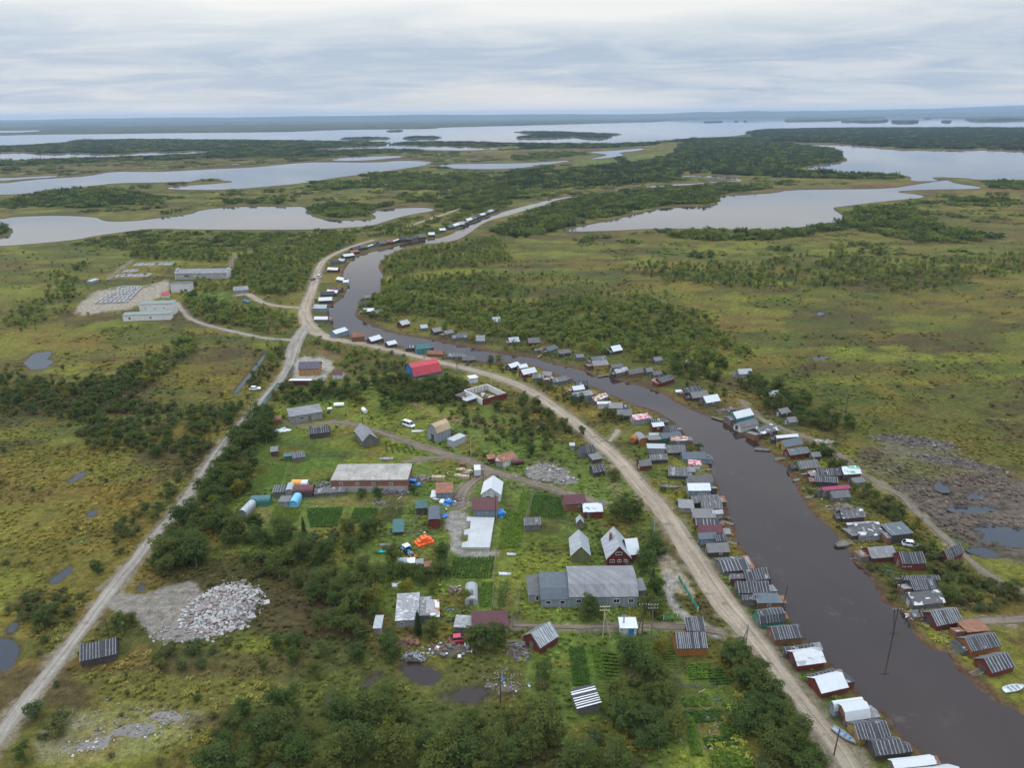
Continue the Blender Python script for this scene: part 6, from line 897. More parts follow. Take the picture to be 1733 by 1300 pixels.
# jetties and boat rails along the banks
for i, (a, b, lab) in enumerate([((1205, 905), (1240, 913), 'narrow plank jetty above the striped red boathouse'), ((1221, 882), (1243, 889), 'short plank jetty beside little pale shed'), ((1222, 916), (1250, 922), 'white plank jetty below the maroon roof'), ((1364, 843), (1392, 836), 'grey plank jetty under the magenta roof'), ((1447, 945), (1474, 950), 'low jetty by the collapsed red boathouse'), ((1344, 814), (1360, 808), 'short jetty near striped far bank roofs'), ((1180, 797), (1204, 795), 'rickety jetty at red and white striped roof'), ((1420, 919), (1452, 914), 'wide board landing under the pale gable'), ((1278, 760), (1305, 762), 'dark landing stage below the big white roof'), ((1205, 706), (1225, 712), 'dark landing stage below collapsed walls'), ((1012, 637), (1034, 634), 'little landing stage left of patched boathouse'), ((910, 605), (919, 598), 'little landing stage by grey felt boathouse')]):
    p, q = P(*a), P(*b); d = q - p; ln = float(np.hypot(*d)); r = thing('jetty', lab, 'jetty', (float(p[0]), float(p[1]), 0), math.atan2(d[1], d[0])); mb = MB(); n = int(ln / .3)
    for k in range(n): mb.box((k * .3, 0, .08 + random.uniform(-.02, .02)), (.24, 1.2, .05))
    mb.build('deck', MATS['old_timber'], r); [MB().tube([(u, s, -1.2), (u, s, .2)], .07, 6).build('pile', MATS['dark_timber'], r) for u in np.linspace(.2, ln - .2, 3) for s in (-.55, .55)]
# vegetable plots: rows of leafy crops
def crops(poly, rows, nper, mat, label, size=.3, along=0, soil=None):
    c = P(np.array([p[0] for p in poly], float), np.array([p[1] for p in poly], float)); o = c.mean(0); q = c - o
    V = []; mbv = []
    for i in range(rows):
        for k in range(nper):
            u, v = (i + .5) / rows, (k + random.random()) / nper
            if along: u, v = v, u
            p = (q[0] * (1 - u) + q[1] * u) * (1 - v) + (q[3] * (1 - u) + q[2] * u) * v
            if random.random() < .93: mbv.append((p[0] + random.uniform(-.08, .08), p[1] + random.uniform(-.08, .08), size * random.uniform(.6, 1.25)))
    Vs = []; Fs = []
    for x, y, s in mbv:
        for _ in range(5):
            a = random.uniform(0, 6.28); t = random.uniform(.2, 1.0); d = Vector((math.cos(a), math.sin(a), 0)); n = Vector((-d.y, d.x, 0)) * s * .4; b = Vector((x, y, .05)); e = b + d * s + Vector((0, 0, s * t)); k = len(Vs); m_ = (b + e) / 2 + Vector((0, 0, s * .25)); Vs += [tuple(b), tuple(m_ + n), tuple(e), tuple(m_ - n)]; Fs.append((k, k + 1, k + 2, k + 3))
    r = thing('vegetable_plot', label, 'vegetable plot', (float(o[0]), float(o[1]), 0)); ob = link('crop', mesh_np('crop', Vs, np.array(Fs), [mat]), r); tag(ob, kind='stuff'); return r
def leafmat(name, c1, c2, c3=None, tr=.45):
    m, t, b = nodemat(name, .7); g = G(t); rn = g.rnd(); cl = g.n('ShaderNodeAttribute'); cl.attribute_name = 'clump'
    c = g.mix(cl.outputs['Fac'], c1, c2); c = g.mix(g.ramp(rn, [(.25, 0.), (1., .95)]), c, c3 or c2); n = g.noise(g.co(), 1.3, 3, .6); c = g.mix(1., c, g.ramp(n, [(.3, .65), (.7, 1.35)]), 'MULTIPLY'); g.l(c, b.inputs['Base Color']); b.inputs['Specular IOR Level'].default_value = .04
    tl = g.n('ShaderNodeBsdfTranslucent'); g.l(c, tl.inputs[0]); mx = g.n('ShaderNodeMixShader'); mx.inputs[0].default_value = tr; g.l(b.outputs[0], mx.inputs[1]); g.l(tl.outputs[0], mx.inputs[2]); g.l(mx.outputs[0], t.nodes['Material Output'].inputs[0]); MATS[name] = m; return m
M_CROP = leafmat('crop_dark', (.055, .11, .024), (.085, .15, .032)); M_CROPL = leafmat('crop_light', (.10, .17, .028), (.14, .21, .035))
crops([(519,861),(582,859),(570,893),(525,893)], 16, 42, M_CROP, 'dark green potato plot below the collapsed lean-to', .34); crops([(600,861),(640,860),(636,890),(590,885)], 12, 36, M_CROP, 'green half of plot right of potato plot', .32); crops([(642,860),(682,859),(678,881),(640,889)], 10, 26, M_CROP, 'brown sparse half plot with thin seedlings', .2); crops([(463,862),(514,860),(496,892),(454,891)], 11, 40, M_CROPL, 'pale striped vegetable plot at left of gardens', .22); crops([(768,945),(837,943),(832,980),(759,980)], 14, 50, M_CROP, 'striped green plot below white slab', .32)
crops([(853,862),(887,866),(880,927),(843,929)], 12, 60, M_CROPL, 'bright yellow-green crop bed right of white slab', .34); crops([(815,985),(836,987),(830,1028),(811,1028)], 8, 44, M_CROPL, 'vivid green bed beside greenhouse', .28); crops([(1016,1102),(1043,1106),(1051,1174),(1031,1174)], 11, 20, M_CROPL, 'row of cabbage beds with dark gaps', .36, 1); crops([(963,1096),(988,1095),(1000,1160),(970,1162)], 8, 50, M_CROP, 'long potato bed left of cabbage beds', .3); crops([(1113,1092),(1138,1090),(1147,1134),(1130,1132)], 9, 18, M_CROPL, 'dark earth plot with thin cross rows', .22, 1); crops([(1152,1182),(1196,1178),(1204,1196),(1158,1199)], 6, 34, M_CROPL, 'upper bed of the right lower garden', .36, 1); crops([(1156,1206),(1215,1202),(1222,1222),(1163,1226)], 6, 40, M_CROP, 'middle bed of the right lower garden', .38, 1); crops([(1160,1216),(1172,1216),(1188,1280),(1172,1282)], 5, 50, M_CROPL, 'narrow bright bed running down right lower garden', .42); crops([(1190,1250),(1240,1246),(1250,1262),(1196,1268)], 5, 34, M_CROP, 'lowest bed of the right lower garden', .36, 1); crops([(1160,1125),(1204,1122),(1212,1150),(1168,1152)], 7, 32, M_CROPL, 'leafy bed below the orange shed', .34, 1); crops([(903,838),(950,842),(955,880),(896,874)], 12, 40, M_CROP, 'large dark green plot above small striped shed', .3)

def litter(areas, name='litter'):
    """small bits of scrap lying about the yards"""
    mb = MB(); mats = ['white_tarp', 'grey_planks', 'old_timber', 'rust_sheet', 'steel_grey', 'pale_planks', 'blue_tarp', 'rock_grey', 'soil']
    for px, py, rx, ry, n in areas:
        qx = np.array([random.gauss(px, rx * .5) for _ in range(n)]); qy = np.array([random.gauss(py, ry * .5) for _ in range(n)]); dry = water_sdf(qx, qy) / pxm(qx, qy) > 1.5
        for ax_, ay_ in zip(qx[dry], qy[dry]):
            v = P(ax_, ay_); k = random.randrange(len(mats)) if random.random() < .35 else random.choice([1, 2, 7, 8]); s = random.uniform(.12, .38)
            if random.random() < .5: mb.box((v[0], v[1], s * .3), (s * random.uniform(.6, 1.6), s, s * random.uniform(.4, 1)), k, random.uniform(0, 3))
            else: d_ = Vector((math.cos(k * 1.7 + s * 40), math.sin(k * 1.7 + s * 40), 0)) * random.uniform(.3, .9); mb.bar(Vector((v[0], v[1], .12)) - d_, Vector((v[0], v[1], .2)) + d_, .12, .06, k)
    tag(mb.build(name, [MATS[q] for q in mats]), kind='stuff')
litter([(760, 850, 40, 22, 70), (650, 855, 60, 14, 40), (520, 843, 60, 12, 40), (700, 905, 40, 24, 40), (775, 800, 40, 18, 30), (720, 1040, 60, 26, 60), (790, 1085, 60, 14, 40), (860, 1150, 60, 26, 60), (900, 815, 60, 24, 40), (830, 870, 30, 30, 30), (1560, 800, 130, 60, 130), (1640, 880, 90, 50, 40), (1090, 1000, 40, 50, 24), (930, 1000, 60, 60, 30), (1190, 1230, 40, 60, 40), (640, 700, 80, 30, 30), (480, 735, 30, 14, 20), (1010, 740, 20, 16, 24), (1180, 830, 14, 60, 60), (1260, 980, 20, 40, 40), (1330, 1080, 14, 40, 30), (1080, 690, 40, 14, 50), (950, 640, 50, 10, 40), (1390, 880, 16, 40, 40), (1310, 770, 30, 14, 40), (1600, 1090, 20, 30, 30), (840, 655, 20, 16, 20), (180, 510, 60, 20, 40), (1130, 760, 40, 30, 50), (1200, 880, 20, 30, 40), (1260, 720, 40, 20, 50), (1420, 830, 40, 30, 50), (1490, 930, 40, 40, 40), (1570, 1050, 40, 20, 30), (1000, 660, 50, 20, 40), (200, 1225, 120, 40, 60)])
crops([(1196,1134),(1224,1132),(1234,1160),(1206,1162)], 6, 30, M_CROP, 'leafy bed nearest the roadside trees, right lower garden', .34, 1); crops([(1216,1228),(1262,1224),(1272,1241),(1222,1246)], 5, 30, M_CROPL, 'bright bed close to the roadside trees, right lower garden', .36, 1); crops([(1202,1276),(1262,1271),(1276,1300),(1208,1306)], 8, 36, M_CROPL, 'bottom bed of the right lower garden at photo edge', .4, 1); crops([(1000,1094),(1014,1094),(1026,1150),(1012,1152)], 4, 44, M_CROPL, 'thin bright strip between potato bed and cabbage beds', .26)
crops([(440,782),(486,788),(474,820),(430,828)], 12, 60, M_CROPL, 'vivid green hay strip left of hut row', .22); crops([(648,782 - 34),(700,755),(712,768),(650,766)], 6, 40, M_CROP, 'dark nettle bed right of grey barn', .3); crops([(884,832),(898,835),(890,868),(876,862)], 6, 30, M_CROPL, 'small bright bed right of white cottage', .3); crops([(845,986),(860,985),(856,1028),(842,1028)], 4, 40, M_CROP, 'narrow dark bed beside the fallow strip', .26)
heap(150, 1262, 5, 2.6, .12, 90, ['rock_grey', 'rock_pale', 'rock_grey'], .16, 'low scatter of grey stones at lower left', 'stone_heap', R(15), cat='stone heap'); heap(285, 1212, 5, 2.2, .12, 80, ['rock_grey', 'rock_pink', 'rock_grey'], .16, 'low scatter of pinkish stones below side road shed', 'stone_heap', R(-10), cat='stone heap'); heap(225, 1236, 6, 2.4, .1, 80, ['rock_grey', 'rock_pale', 'rock_grey'], .15, 'low scatter of stones between the two other scatters', 'stone_heap', R(5), cat='stone heap')
# ------------------------------------------------------------ plants
M_BARK = weathered('birch_bark', (.26, .25, .23), var=.4, dirt=(.05, .045, .04), amt=.7); M_BARKD = weathered('dark_bark', (.085, .07, .055), var=.4)
M_SCRUB = leafmat('scrub_leaves', (.125, .168, .038), (.175, .22, .052), (.19, .205, .046))
M_LEAF = {'far': M_SCRUB, 'birch': leafmat('birch_leaves', (.046, .075, .021), (.084, .120, .032), (.105, .12, .03)), 'yellow': leafmat('yellowing_leaves', (.13, .12, .018), (.22, .19, .025), (.10, .115, .02)), 'willow': leafmat('willow_leaves', (.058, .078, .03), (.094, .118, .044), (.12, .115, .034)), 'spruce': leafmat('spruce_needles', (.022, .040, .018), (.040, .060, .026), (.046, .064, .03))}
def leaves(centres, radii, n, size, rng, flat=.45):
    """n leaf-sized quads over a set of blobs"""
    centres = np.array(centres); radii = np.array(radii); w = (radii ** 2).sum(1); k = rng.choice(len(w), n, p=w / w.sum())
    d = rng.normal(size=(n, 3)); d /= np.linalg.norm(d, axis=1)[:, None]; d[:, 2] = np.where(d[:, 2] < -.35, -d[:, 2], d[:, 2]); rr = rng.random(n) ** .34 * np.where(rng.random(n) < .16, rng.uniform(1.0, 1.4, n), 1.0)
    p = centres[k] + d * radii[k] * rr[:, None]
    nrm = d * .8 + rng.normal(size=(n, 3)) * flat + np.array([0, 0, .85]); nrm /= np.linalg.norm(nrm, axis=1)[:, None]
    t = np.cross(nrm, rng.normal(size=(n, 3))); t /= np.linalg.norm(t, axis=1)[:, None]; b = np.cross(nrm, t); s = size * (.55 + .9 * rng.random(n))[:, None]
    V = np.stack([p - t * s * .5, p + b * s * .34 - t * s * .05, p + t * s * .55, p - b * s * .34], 1).reshape(-1, 3)
    cl = rng.random(len(centres)); f = np.clip(.65 * cl[k] + .5 * rng.random(n) - .1, 0, 1)
    return V, np.arange(4 * n).reshape(n, 4), np.repeat(f, 4)
def leaf_mesh(name, parts, mats):
    V = np.concatenate([p[0] for p in parts]); o = 0; Fs = []; mi = []
    for i, p in enumerate(parts): Fs.append(p[1] + o); o += len(p[0]); mi += [p[3] if len(p) > 3 else 0] * len(p[1])
    me = mesh_np(name, V, np.concatenate(Fs), mats, mi); a = me.attributes.new('clump', 'FLOAT', 'POINT'); a.data.foreach_set('value', np.concatenate([p[2] for p in parts]).astype(np.float32)); return me
def stems(h, w, n, rng, lean=.06, r0=.11):
    """a tapered trunk and limbs as quads: (V, F, clump)"""
    mb = MB(); top = Vector((rng.normal() * lean * h, rng.normal() * lean * h, h * .86)); pts = [Vector((0, 0, -.4)), top * .3 + Vector((rng.normal() * .05 * h, 0, 0)), top * .65, top]; mb.tube(pts, [r0, r0 * .8, r0 * .5, r0 * .15], 6, 0, False); ends = []
    for k in range(n):
        f = .28 + .6 * k / n; a = k * 2.4 + rng.random(); b = top * f; e = b + Vector((math.cos(a) * w * .36, math.sin(a) * w * .36, h * .16)); mb.tube([b, (b + e) / 2 + Vector((0, 0, .05 * h)), e], [r0 * .4, r0 * .28, r0 * .08], 5, 0, False); ends.append(e)
    V = np.array([tuple(v) for v in mb.v]); Fq = np.array(mb.f); return V, Fq, np.zeros(len(V)), ends, top
def birch(seed, nleaf, size, h=6.0, w=4.2, nb=14):
    rng = np.random.default_rng(seed); V, Fq, c, ends, top = stems(h, w, 7, rng); ce = [tuple(top * 1.0)]; ra = [(w * .22, w * .22, h * .14)]
    for e in ends: s = rng.uniform(.8, 1.25); ce.append((e.x, e.y, e.z + .03 * h)); ra.append((w * .25 * s, w * .25 * s, h * .135 * s))
    for k in range(nb - 8 + 4): a = rng.random() * 6.28; r = rng.random() ** .5 * w * .32; z = h * rng.uniform(.16, .82); ce.append((math.cos(a) * r, math.sin(a) * r, z)); s = rng.uniform(.6, 1.15); ra.append((w * .25 * s, w * .25 * s, h * .13 * s))
    return (V, Fq, c), leaves(ce, ra, nleaf, size, rng)
def willow(seed, nleaf, size, h=2.2, w=2.6):
    rng = np.random.default_rng(seed); mb = MB(); ce = []; ra = []
    for k in range(9): a = k * 2.4 + rng.random(); r = w * (.12 + .32 * rng.random()); z = h * rng.uniform(.35, .78); mb.tube([(0, 0, -.2), (math.cos(a) * r * .5, math.sin(a) * r * .5, z * .6), (math.cos(a) * r, math.sin(a) * r, z)], [.05, .035, .01], 4, 0, False); ce.append((math.cos(a) * r, math.sin(a) * r, z)); s = rng.uniform(.7, 1.25); ra.append((w * .24 * s, w * .24 * s, h * .26 * s))
    return (np.array([tuple(v) for v in mb.v]), np.array(mb.f), np.zeros(len(mb.v))), leaves(ce, ra, nleaf, size, rng)
def spruce(seed, nleaf, size, h=8.0, w=2.6):
    rng = np.random.default_rng(seed); mb = MB(); mb.tube([(0, 0, -.3), (0, 0, h * .95)], [.12, .02], 6, 0, False); n = nleaf; z = h * (.08 + .92 * (1 - rng.random(n) ** .55)); r = (1 - z / h) * w / 2 * (.75 + .25 * np.sin(z * 7)) + .05; a = rng.random(n) * 6.28; rr = r * rng.random(n) ** .4; p = np.stack([np.cos(a) * rr, np.sin(a) * rr, z], 1)
    o = np.stack([np.cos(a), np.sin(a), np.full(n, -.45)], 1); s = (size * (.6 + .8 * rng.random(n)))[:, None]; t = np.stack([-np.sin(a), np.cos(a), np.zeros(n)], 1); V = np.stack([p - t * s * .3, p + o * s * .2, p + t * s * .3, p + o * s * .9], 1).reshape(-1, 3)
    return (np.array([tuple(v) for v in mb.v]), np.array(mb.f), np.zeros(len(mb.v))), (V, np.arange(4 * n).reshape(n, 4), np.repeat(rng.random(n), 4))
PROTO = bpy.data.collections.new('plant_kinds')     # not linked to the scene: only scattered from
PIDX = {}
def proto(key, parts, mats):
    i = len(PIDX); PIDX[key] = i; o = bpy.data.objects.new(f'kind_{i:03d}', leaf_mesh(f'kind_{i:03d}', parts, mats)); PROTO.objects.link(o)
NEAR = {'birch': [], 'willow': [], 'yellow': [], 'spruce': []}
def both(key, tw, lv, mat, near=True, bark=None):
    bark = bark or M_BARK
    if near: NEAR[key[0]].append((leaf_mesh('trunk', [tw], [bark]), leaf_mesh('crown', [lv], [M_LEAF[mat]])))
    proto(key, [(*tw, 0), (*lv, 1)], [bark, M_LEAF[mat]])
for v in range(7): both(('birch', 0, v), *birch(100 + v, 2000, .31, 6, 3.9 + .4 * (v % 3)), 'birch')
for v in range(5): both(('willow', 0, v), *willow(200 + v, 800, .25), 'willow', True, M_BARKD)
for v in range(2): both(('yellow', 0, v), *birch(300 + v, 1500, .3), 'yellow')
for v in range(2): both(('spruce', 0, v), *spruce(400 + v, 1300, .42), 'spruce', True, M_BARKD)
for v in range(4): both(('birch', 1, v), *birch(110 + v, 420, .58, 6, 4.0), 'far' if v else 'birch', False)
for v in range(3): both(('willow', 1, v), *willow(210 + v, 190, .5), 'far', False, M_BARKD)
both(('yellow', 1, 0), *birch(310, 330, .58), 'yellow', False); both(('spruce', 1, 0), *spruce(410, 300, .8), 'spruce', False, M_BARKD)
def clump(seed, maker, n, rad, hr, nl, size):
    rng = np.random.default_rng(seed); T, Lv = [], []
    for k in range(n):
        a = rng.random() * 6.28; r = rad * rng.random() ** .5; (tv, tf, tc), (lv, lf, lc) = maker(int(seed * 50 + k), nl, size); s = rng.uniform(*hr); off = np.array([math.cos(a) * r, math.sin(a) * r, 0]); T.append((tv * s + off, tf, tc, 0)); Lv.append((lv * s + off, lf, lc, 1))
    return T + Lv
for v in range(4): proto(('birch', 2, v), clump(21 + v, birch, 12, 8.5, (.4, 1.1), 80, 1.15), [M_BARK, M_SCRUB if v % 2 else M_LEAF['birch']])
for v in range(3): proto(('spruce', 2, v), clump(31 + v, spruce, 15, 8.5, (.55, 1.1), 46, 1.7), [M_BARKD, M_LEAF['spruce']])
for v in range(3): proto(('willow', 2, v), clump(41 + v, willow, 13, 8.5, (.6, 1.2), 34, 1.0), [M_BARKD, M_SCRUB])
# --- where they grow: (photo polygon, spacing m, height range, mix, where)
B, Wl, S = 'birch', 'willow', 'spruce'
WOODS = [
 ([(385,765),(430,705),(455,690),(470,705),(455,760),(445,800),(425,835),(412,862),(400,880),(430,905),(440,930),(340,960),(255,975),(228,985),(272,930),(340,838)], 3.3, (4.0,8.0), {B:.85,Wl:.15}, 'dense belt right of the side road'),
 ([(392,905),(450,898),(520,905),(640,900),(650,925),(600,945),(470,930),(380,935)], 4.2, (3.5,7), {B:.75,Wl:.25}, 'row below the vegetable plots'),
 ([(60,1000),(150,950),(190,930),(235,870),(285,812),(335,765),(372,742),(350,790),(300,850),(245,900),(195,948),(160,985),(100,1060),(80,1095),(30,1060),(0,1000)], 3.0, (2,4.6), {B:.35,Wl:.65}, 'thicket left of the side road'), ([(0,1000),(40,1000),(60,1040),(20,1060),(0,1050)], 3.0, (2,4), {Wl:1}, 'thicket left of the side road'), ([(-40,1140),(60,1100),(95,1080),(60,1140),(20,1200),(-40,1230)], 3.2, (1.6,3.4), {Wl:.9,B:.1}, 'thicket left of the side road'),
 ([(-60,632),(60,640),(130,648),(200,640),(250,608),(290,580),(330,568),(345,580),(300,620),(260,650),(220,680),(280,690),(330,690),(390,690),(420,680),(380,740),(330,772),(270,780),(200,770),(110,758),(120,705),(0,700),(-60,705)], 3.1, (2.2,5), {B:.6,Wl:.4}, 'left bog thicket'),
 ([(92,458),(130,470),(135,495),(110,530),(70,550),(10,560),(0,545),(40,520),(85,500)], 4, (2,4.6), {B:.6,Wl:.4}, 'scrub left of the old works'), ([(120,450),(150,445),(148,456),(125,462)], 4, (2,4), {B:1}, 'scrub left of the old works'),
 ([(218,432),(300,425),(380,432),(460,428),(540,402),(620,398),(560,428),(535,452),(518,480),(508,496),(440,498),(395,480),(392,448),(310,442),(225,440)], 4.0, (2.8,5.5), {B:.85,Wl:.15}, 'wood behind the old works'),
 ([(312,502),(362,506),(400,520),(450,525),(500,535),(508,560),(470,570),(400,556),(345,542),(312,527)], 3.6, (2.5,5.5), {B:.75,Wl:.25}, 'wood beside the road junction'), ([(315,478),(392,478),(410,490),(360,498),(320,492)], 4.5, (2,5), {B:.8,Wl:.2}, 'wood beside the road junction'), ([(430,470),(505,470),(500,500),(460,505),(435,490)], 3.6, (3,5.5), {B:1}, 'wood beside the road junction'),
 ([(455,592),(486,582),(482,615),(468,640),(440,655),(412,662),(430,632)], 3.0, (2,4.5), {B:.6,Wl:.4}, 'strip along the ditch'),
 ([(470,658),(540,655),(600,650),(640,642),(690,645),(760,652),(800,662),(770,690),(700,682),(650,690),(600,678),(560,682),(475,688)], 3.0, (2.4,5.6), {B:.6,Wl:.4}, 'willow belt above the grey workshop'),
 ([(515,576),(600,592),(690,602),(690,622),(640,640),(600,640),(575,620),(560,595)], 3.4, (2,4.6), {B:.55,Wl:.45}, 'scrub by the red-roofed hall'), ([(690,645),(760,640),(800,662),(760,690),(700,680)], 3.0, (2.4,5), {B:.5,Wl:.5}, 'scrub by the red-roofed hall'),
 ([(720,690),(760,684),(860,690),(905,690),(955,725),(962,755),(905,775),(860,770),(800,745),(760,715)], 4.0, (1.8,4.8), {B:.45,Wl:.55}, 'scrub below the roofless ruin'), ([(860,668),(905,668),(960,706),(985,730),(960,740),(905,700)], 3.2, (2,4.5), {B:.5,Wl:.5}, 'scrub below the roofless ruin'),
 ([(720,598),(800,612),(870,633),(905,650),(940,650),(1000,690),(1045,700),(1062,725),(1050,742),(1010,722),(985,705),(940,672),(900,652),(850,634),(780,615),(720,605)], 3.0, (1.8,4.2), {B:.5,Wl:.5}, 'strip between road and boathouses'), ([(1042,735),(1065,745),(1090,770),(1110,800),(1140,830),(1160,870),(1190,910),(1240,985),(1280,1040),(1262,1020),(1200,950),(1130,845),(1075,780)], 3.4, (.9,2.2), {Wl:1}, 'strip between road and boathouses'),
 ([(425,945),(480,938),(560,930),(640,955),(700,968),(760,960),(765,985),(700,1010),(662,1014),(660,1050),(640,1085),(600,1080),(560,1060),(500,1010),(440,985)], 3.6, (3,7), {B:.8,Wl:.2}, 'wood left of the shack cluster'),
 ([(380,1265),(440,1205),(520,1210),(600,1200),(700,1212),(760,1225),(830,1205),(900,1232),(960,1225),(1020,1215),(1085,1195),(1112,1240),(1140,1280),(1150,1330),(360,1330)], 3.9, (4,8), {B:.85,Wl:.15}, 'wood along the bottom edge'), ([(400,1100),(560,1090),(640,1100),(620,1150),(560,1170),(430,1180)], 7.0, (2.5,5), {B:.9,Wl:.1}, 'open birches on dark bog'), ([(20,1270),(100,1240),(60,1300),(20,1320)], 5.0, (1.5,3.5), {Wl:.8,B:.2}, 'low scrub at lower left'), ([(250,1095),(380,1075),(440,1060),(400,1130),(300,1140)], 5.0, (1.5,3.5), {Wl:.7,B:.3}, 'scrub under the rubble heap'),
 ([(1228,1090),(1262,1096),(1300,1165),(1338,1215),(1395,1270),(1425,1312),(1290,1320),(1262,1250),(1272,1190),(1235,1135)], 2.3, (3.5,7), {B:.75,Wl:.25}, 'roadside trees at lower right'),
 ([(820,1120),(900,1115),(960,1140),(965,1210),(900,1230),(840,1200)], 4.2, (2.5,5.5), {B:.6,Wl:.4}, 'trees beside the lower pond'), ([(640,1100),(735,1060),(770,1090),(730,1115),(670,1120),(600,1150)], 3.8, (2.8,5.5), {B:.7,Wl:.3}, 'trees beside the lower pond'), ([(600,1165),(690,1165),(800,1195),(700,1210),(560,1200)], 4.0, (3,6), {B:.8,Wl:.2}, 'trees beside the lower pond'), ([(800,1085),(870,1080),(890,1115),(820,1120)], 3.6, (3,5.5), {B:.7,Wl:.3}, 'trees beside the lower pond'),
 ([(1055,1095),(1085,1092),(1110,1120),(1132,1165),(1142,1205),(1105,1250),(1050,1200),(1058,1150)], 3.6, (3.5,6.5), {B:.85,Wl:.15}, 'trees between the two lower gardens'), ([(1200,1175),(1262,1185),(1265,1250),(1240,1240)], 4.5, (3,5), {B:.8,Wl:.2}, 'roadside trees at lower right'),
 ([(645,440),(700,424),(780,414),(850,402),(868,428),(845,450),(720,458),(690,468),(645,470)], 4.2, (3,5), {B:.9,Wl:.1}, 'river bend wood'), ([(645,475),(720,470),(800,466),(862,470),(870,500),(800,508),(740,506),(700,500),(650,500)], 4.0, (2.6,4.8), {B:.85,Wl:.15}, 'river bend wood'),
 ([(606,528),(620,505),(660,498),(720,502),(760,520),(830,512),(900,520),(960,500),(1040,510),(1100,540),(1170,580),(1222,612),(1226,650),(1190,650),(1150,640),(1100,622),(1040,605),(1000,598),(930,585),(880,575),(830,572),(760,560),(700,546),(640,545)], 3.5, (2.8,5.4), {B:.88,Wl:.12}, 'big river bend wood'), ([(1050,503),(1120,512),(1200,545),(1268,590),(1262,612),(1210,590),(1130,552),(1065,518)], 3.4, (2.8,5), {B:.9,Wl:.1}, 'birch row along the bog ditch'),
 ([(1030,458),(1100,450),(1180,446),(1300,450),(1340,432),(1430,430),(1500,442),(1600,440),(1733,432),(1850,432),(1850,470),(1733,466),(1640,476),(1530,500),(1440,492),(1330,488),(1250,490),(1130,475)], 5.2, (3,5.5), {B:.85,Wl:.1,S:.05}, 'wood across the right bog'),
 ([(1238,640),(1290,645),(1330,670),(1400,695),(1440,720),(1440,738),(1385,735),(1330,705),(1310,690),(1285,672),(1250,660)], 3.4, (3,6), {B:.9,Wl:.1}, 'birches behind the far bank sheds'),
 ([(1372,750),(1420,775),(1440,800),(1470,820),(1500,850),(1540,885),(1585,930),(1640,975),(1733,1005),(1850,1030),(1850,1080),(1733,1062),(1640,1045),(1600,1030),(1580,990),(1555,960),(1535,905),(1480,875),(1440,830),(1385,790)], 2.4, (2.0,4.6), {Wl:.65,B:.35}, 'thicket behind the far bank sheds'), ([(1380,870),(1420,880),(1440,930),(1425,915),(1395,892)], 2.0, (1.2,2.4), {Wl:1}, 'far bank shore willows'), ([(1450,950),(1500,970),(1530,1000),(1520,1020),(1490,1000),(1460,965)], 2.0, (1.2,2.8), {Wl:1}, 'far bank shore willows'), ([(1352,826),(1385,838),(1395,850),(1365,850)], 2.6, (1.2,2.4), {Wl:1}, 'far bank shore willows'), ([(1700,840),(1790,830),(1790,880),(1733,890)], 5, (1.5,3), {Wl:1}, 'far bank scrub'),
 ([(615,545),(700,560),(780,578),(860,592),(930,608),(1000,625),(1050,640),(1100,652),(1060,632),(1000,612),(930,597),(860,582),(760,565),(690,552)], 4.4, (1.2,3.4), {Wl:.6,B:.4}, 'far bank shore willows'), ([(1080,630),(1150,650),(1180,660),(1240,690),(1260,700),(1235,670),(1180,645),(1120,628)], 4.2, (1.2,3), {Wl:.7,B:.3}, 'far bank shore willows')]
WOODS += [([(-150,430),(200,415),(520,440),(500,570),(470,640),(380,740),(280,820),(180,920),(60,990),(-150,1000)], 16, (1.2,3.2), {Wl:.75,B:.25}, 'open left bog'), ([(960,400),(1300,410),(1900,400),(1900,720),(1500,735),(1290,640),(1240,560),(1050,480)], 20, (1.2,3.2), {Wl:.7,B:.3}, 'open right bog'), ([(-60,1130),(100,1130),(380,1110),(400,1330),(-60,1330)], 8.5, (1.0,2.4), {Wl:.85,B:.15}, 'rough ground at lower left'), ([(640,460),(1050,470),(1200,530),(1230,600),(900,540),(640,540)], 7, (1.6,4), {B:.8,Wl:.2}, 'open birch bog'), ([(470,660),(960,700),(1100,860),(1120,1000),(880,880),(700,760),(480,720)], 9, (1.0,2.6), {Wl:.8,B:.2}, 'village edges')]
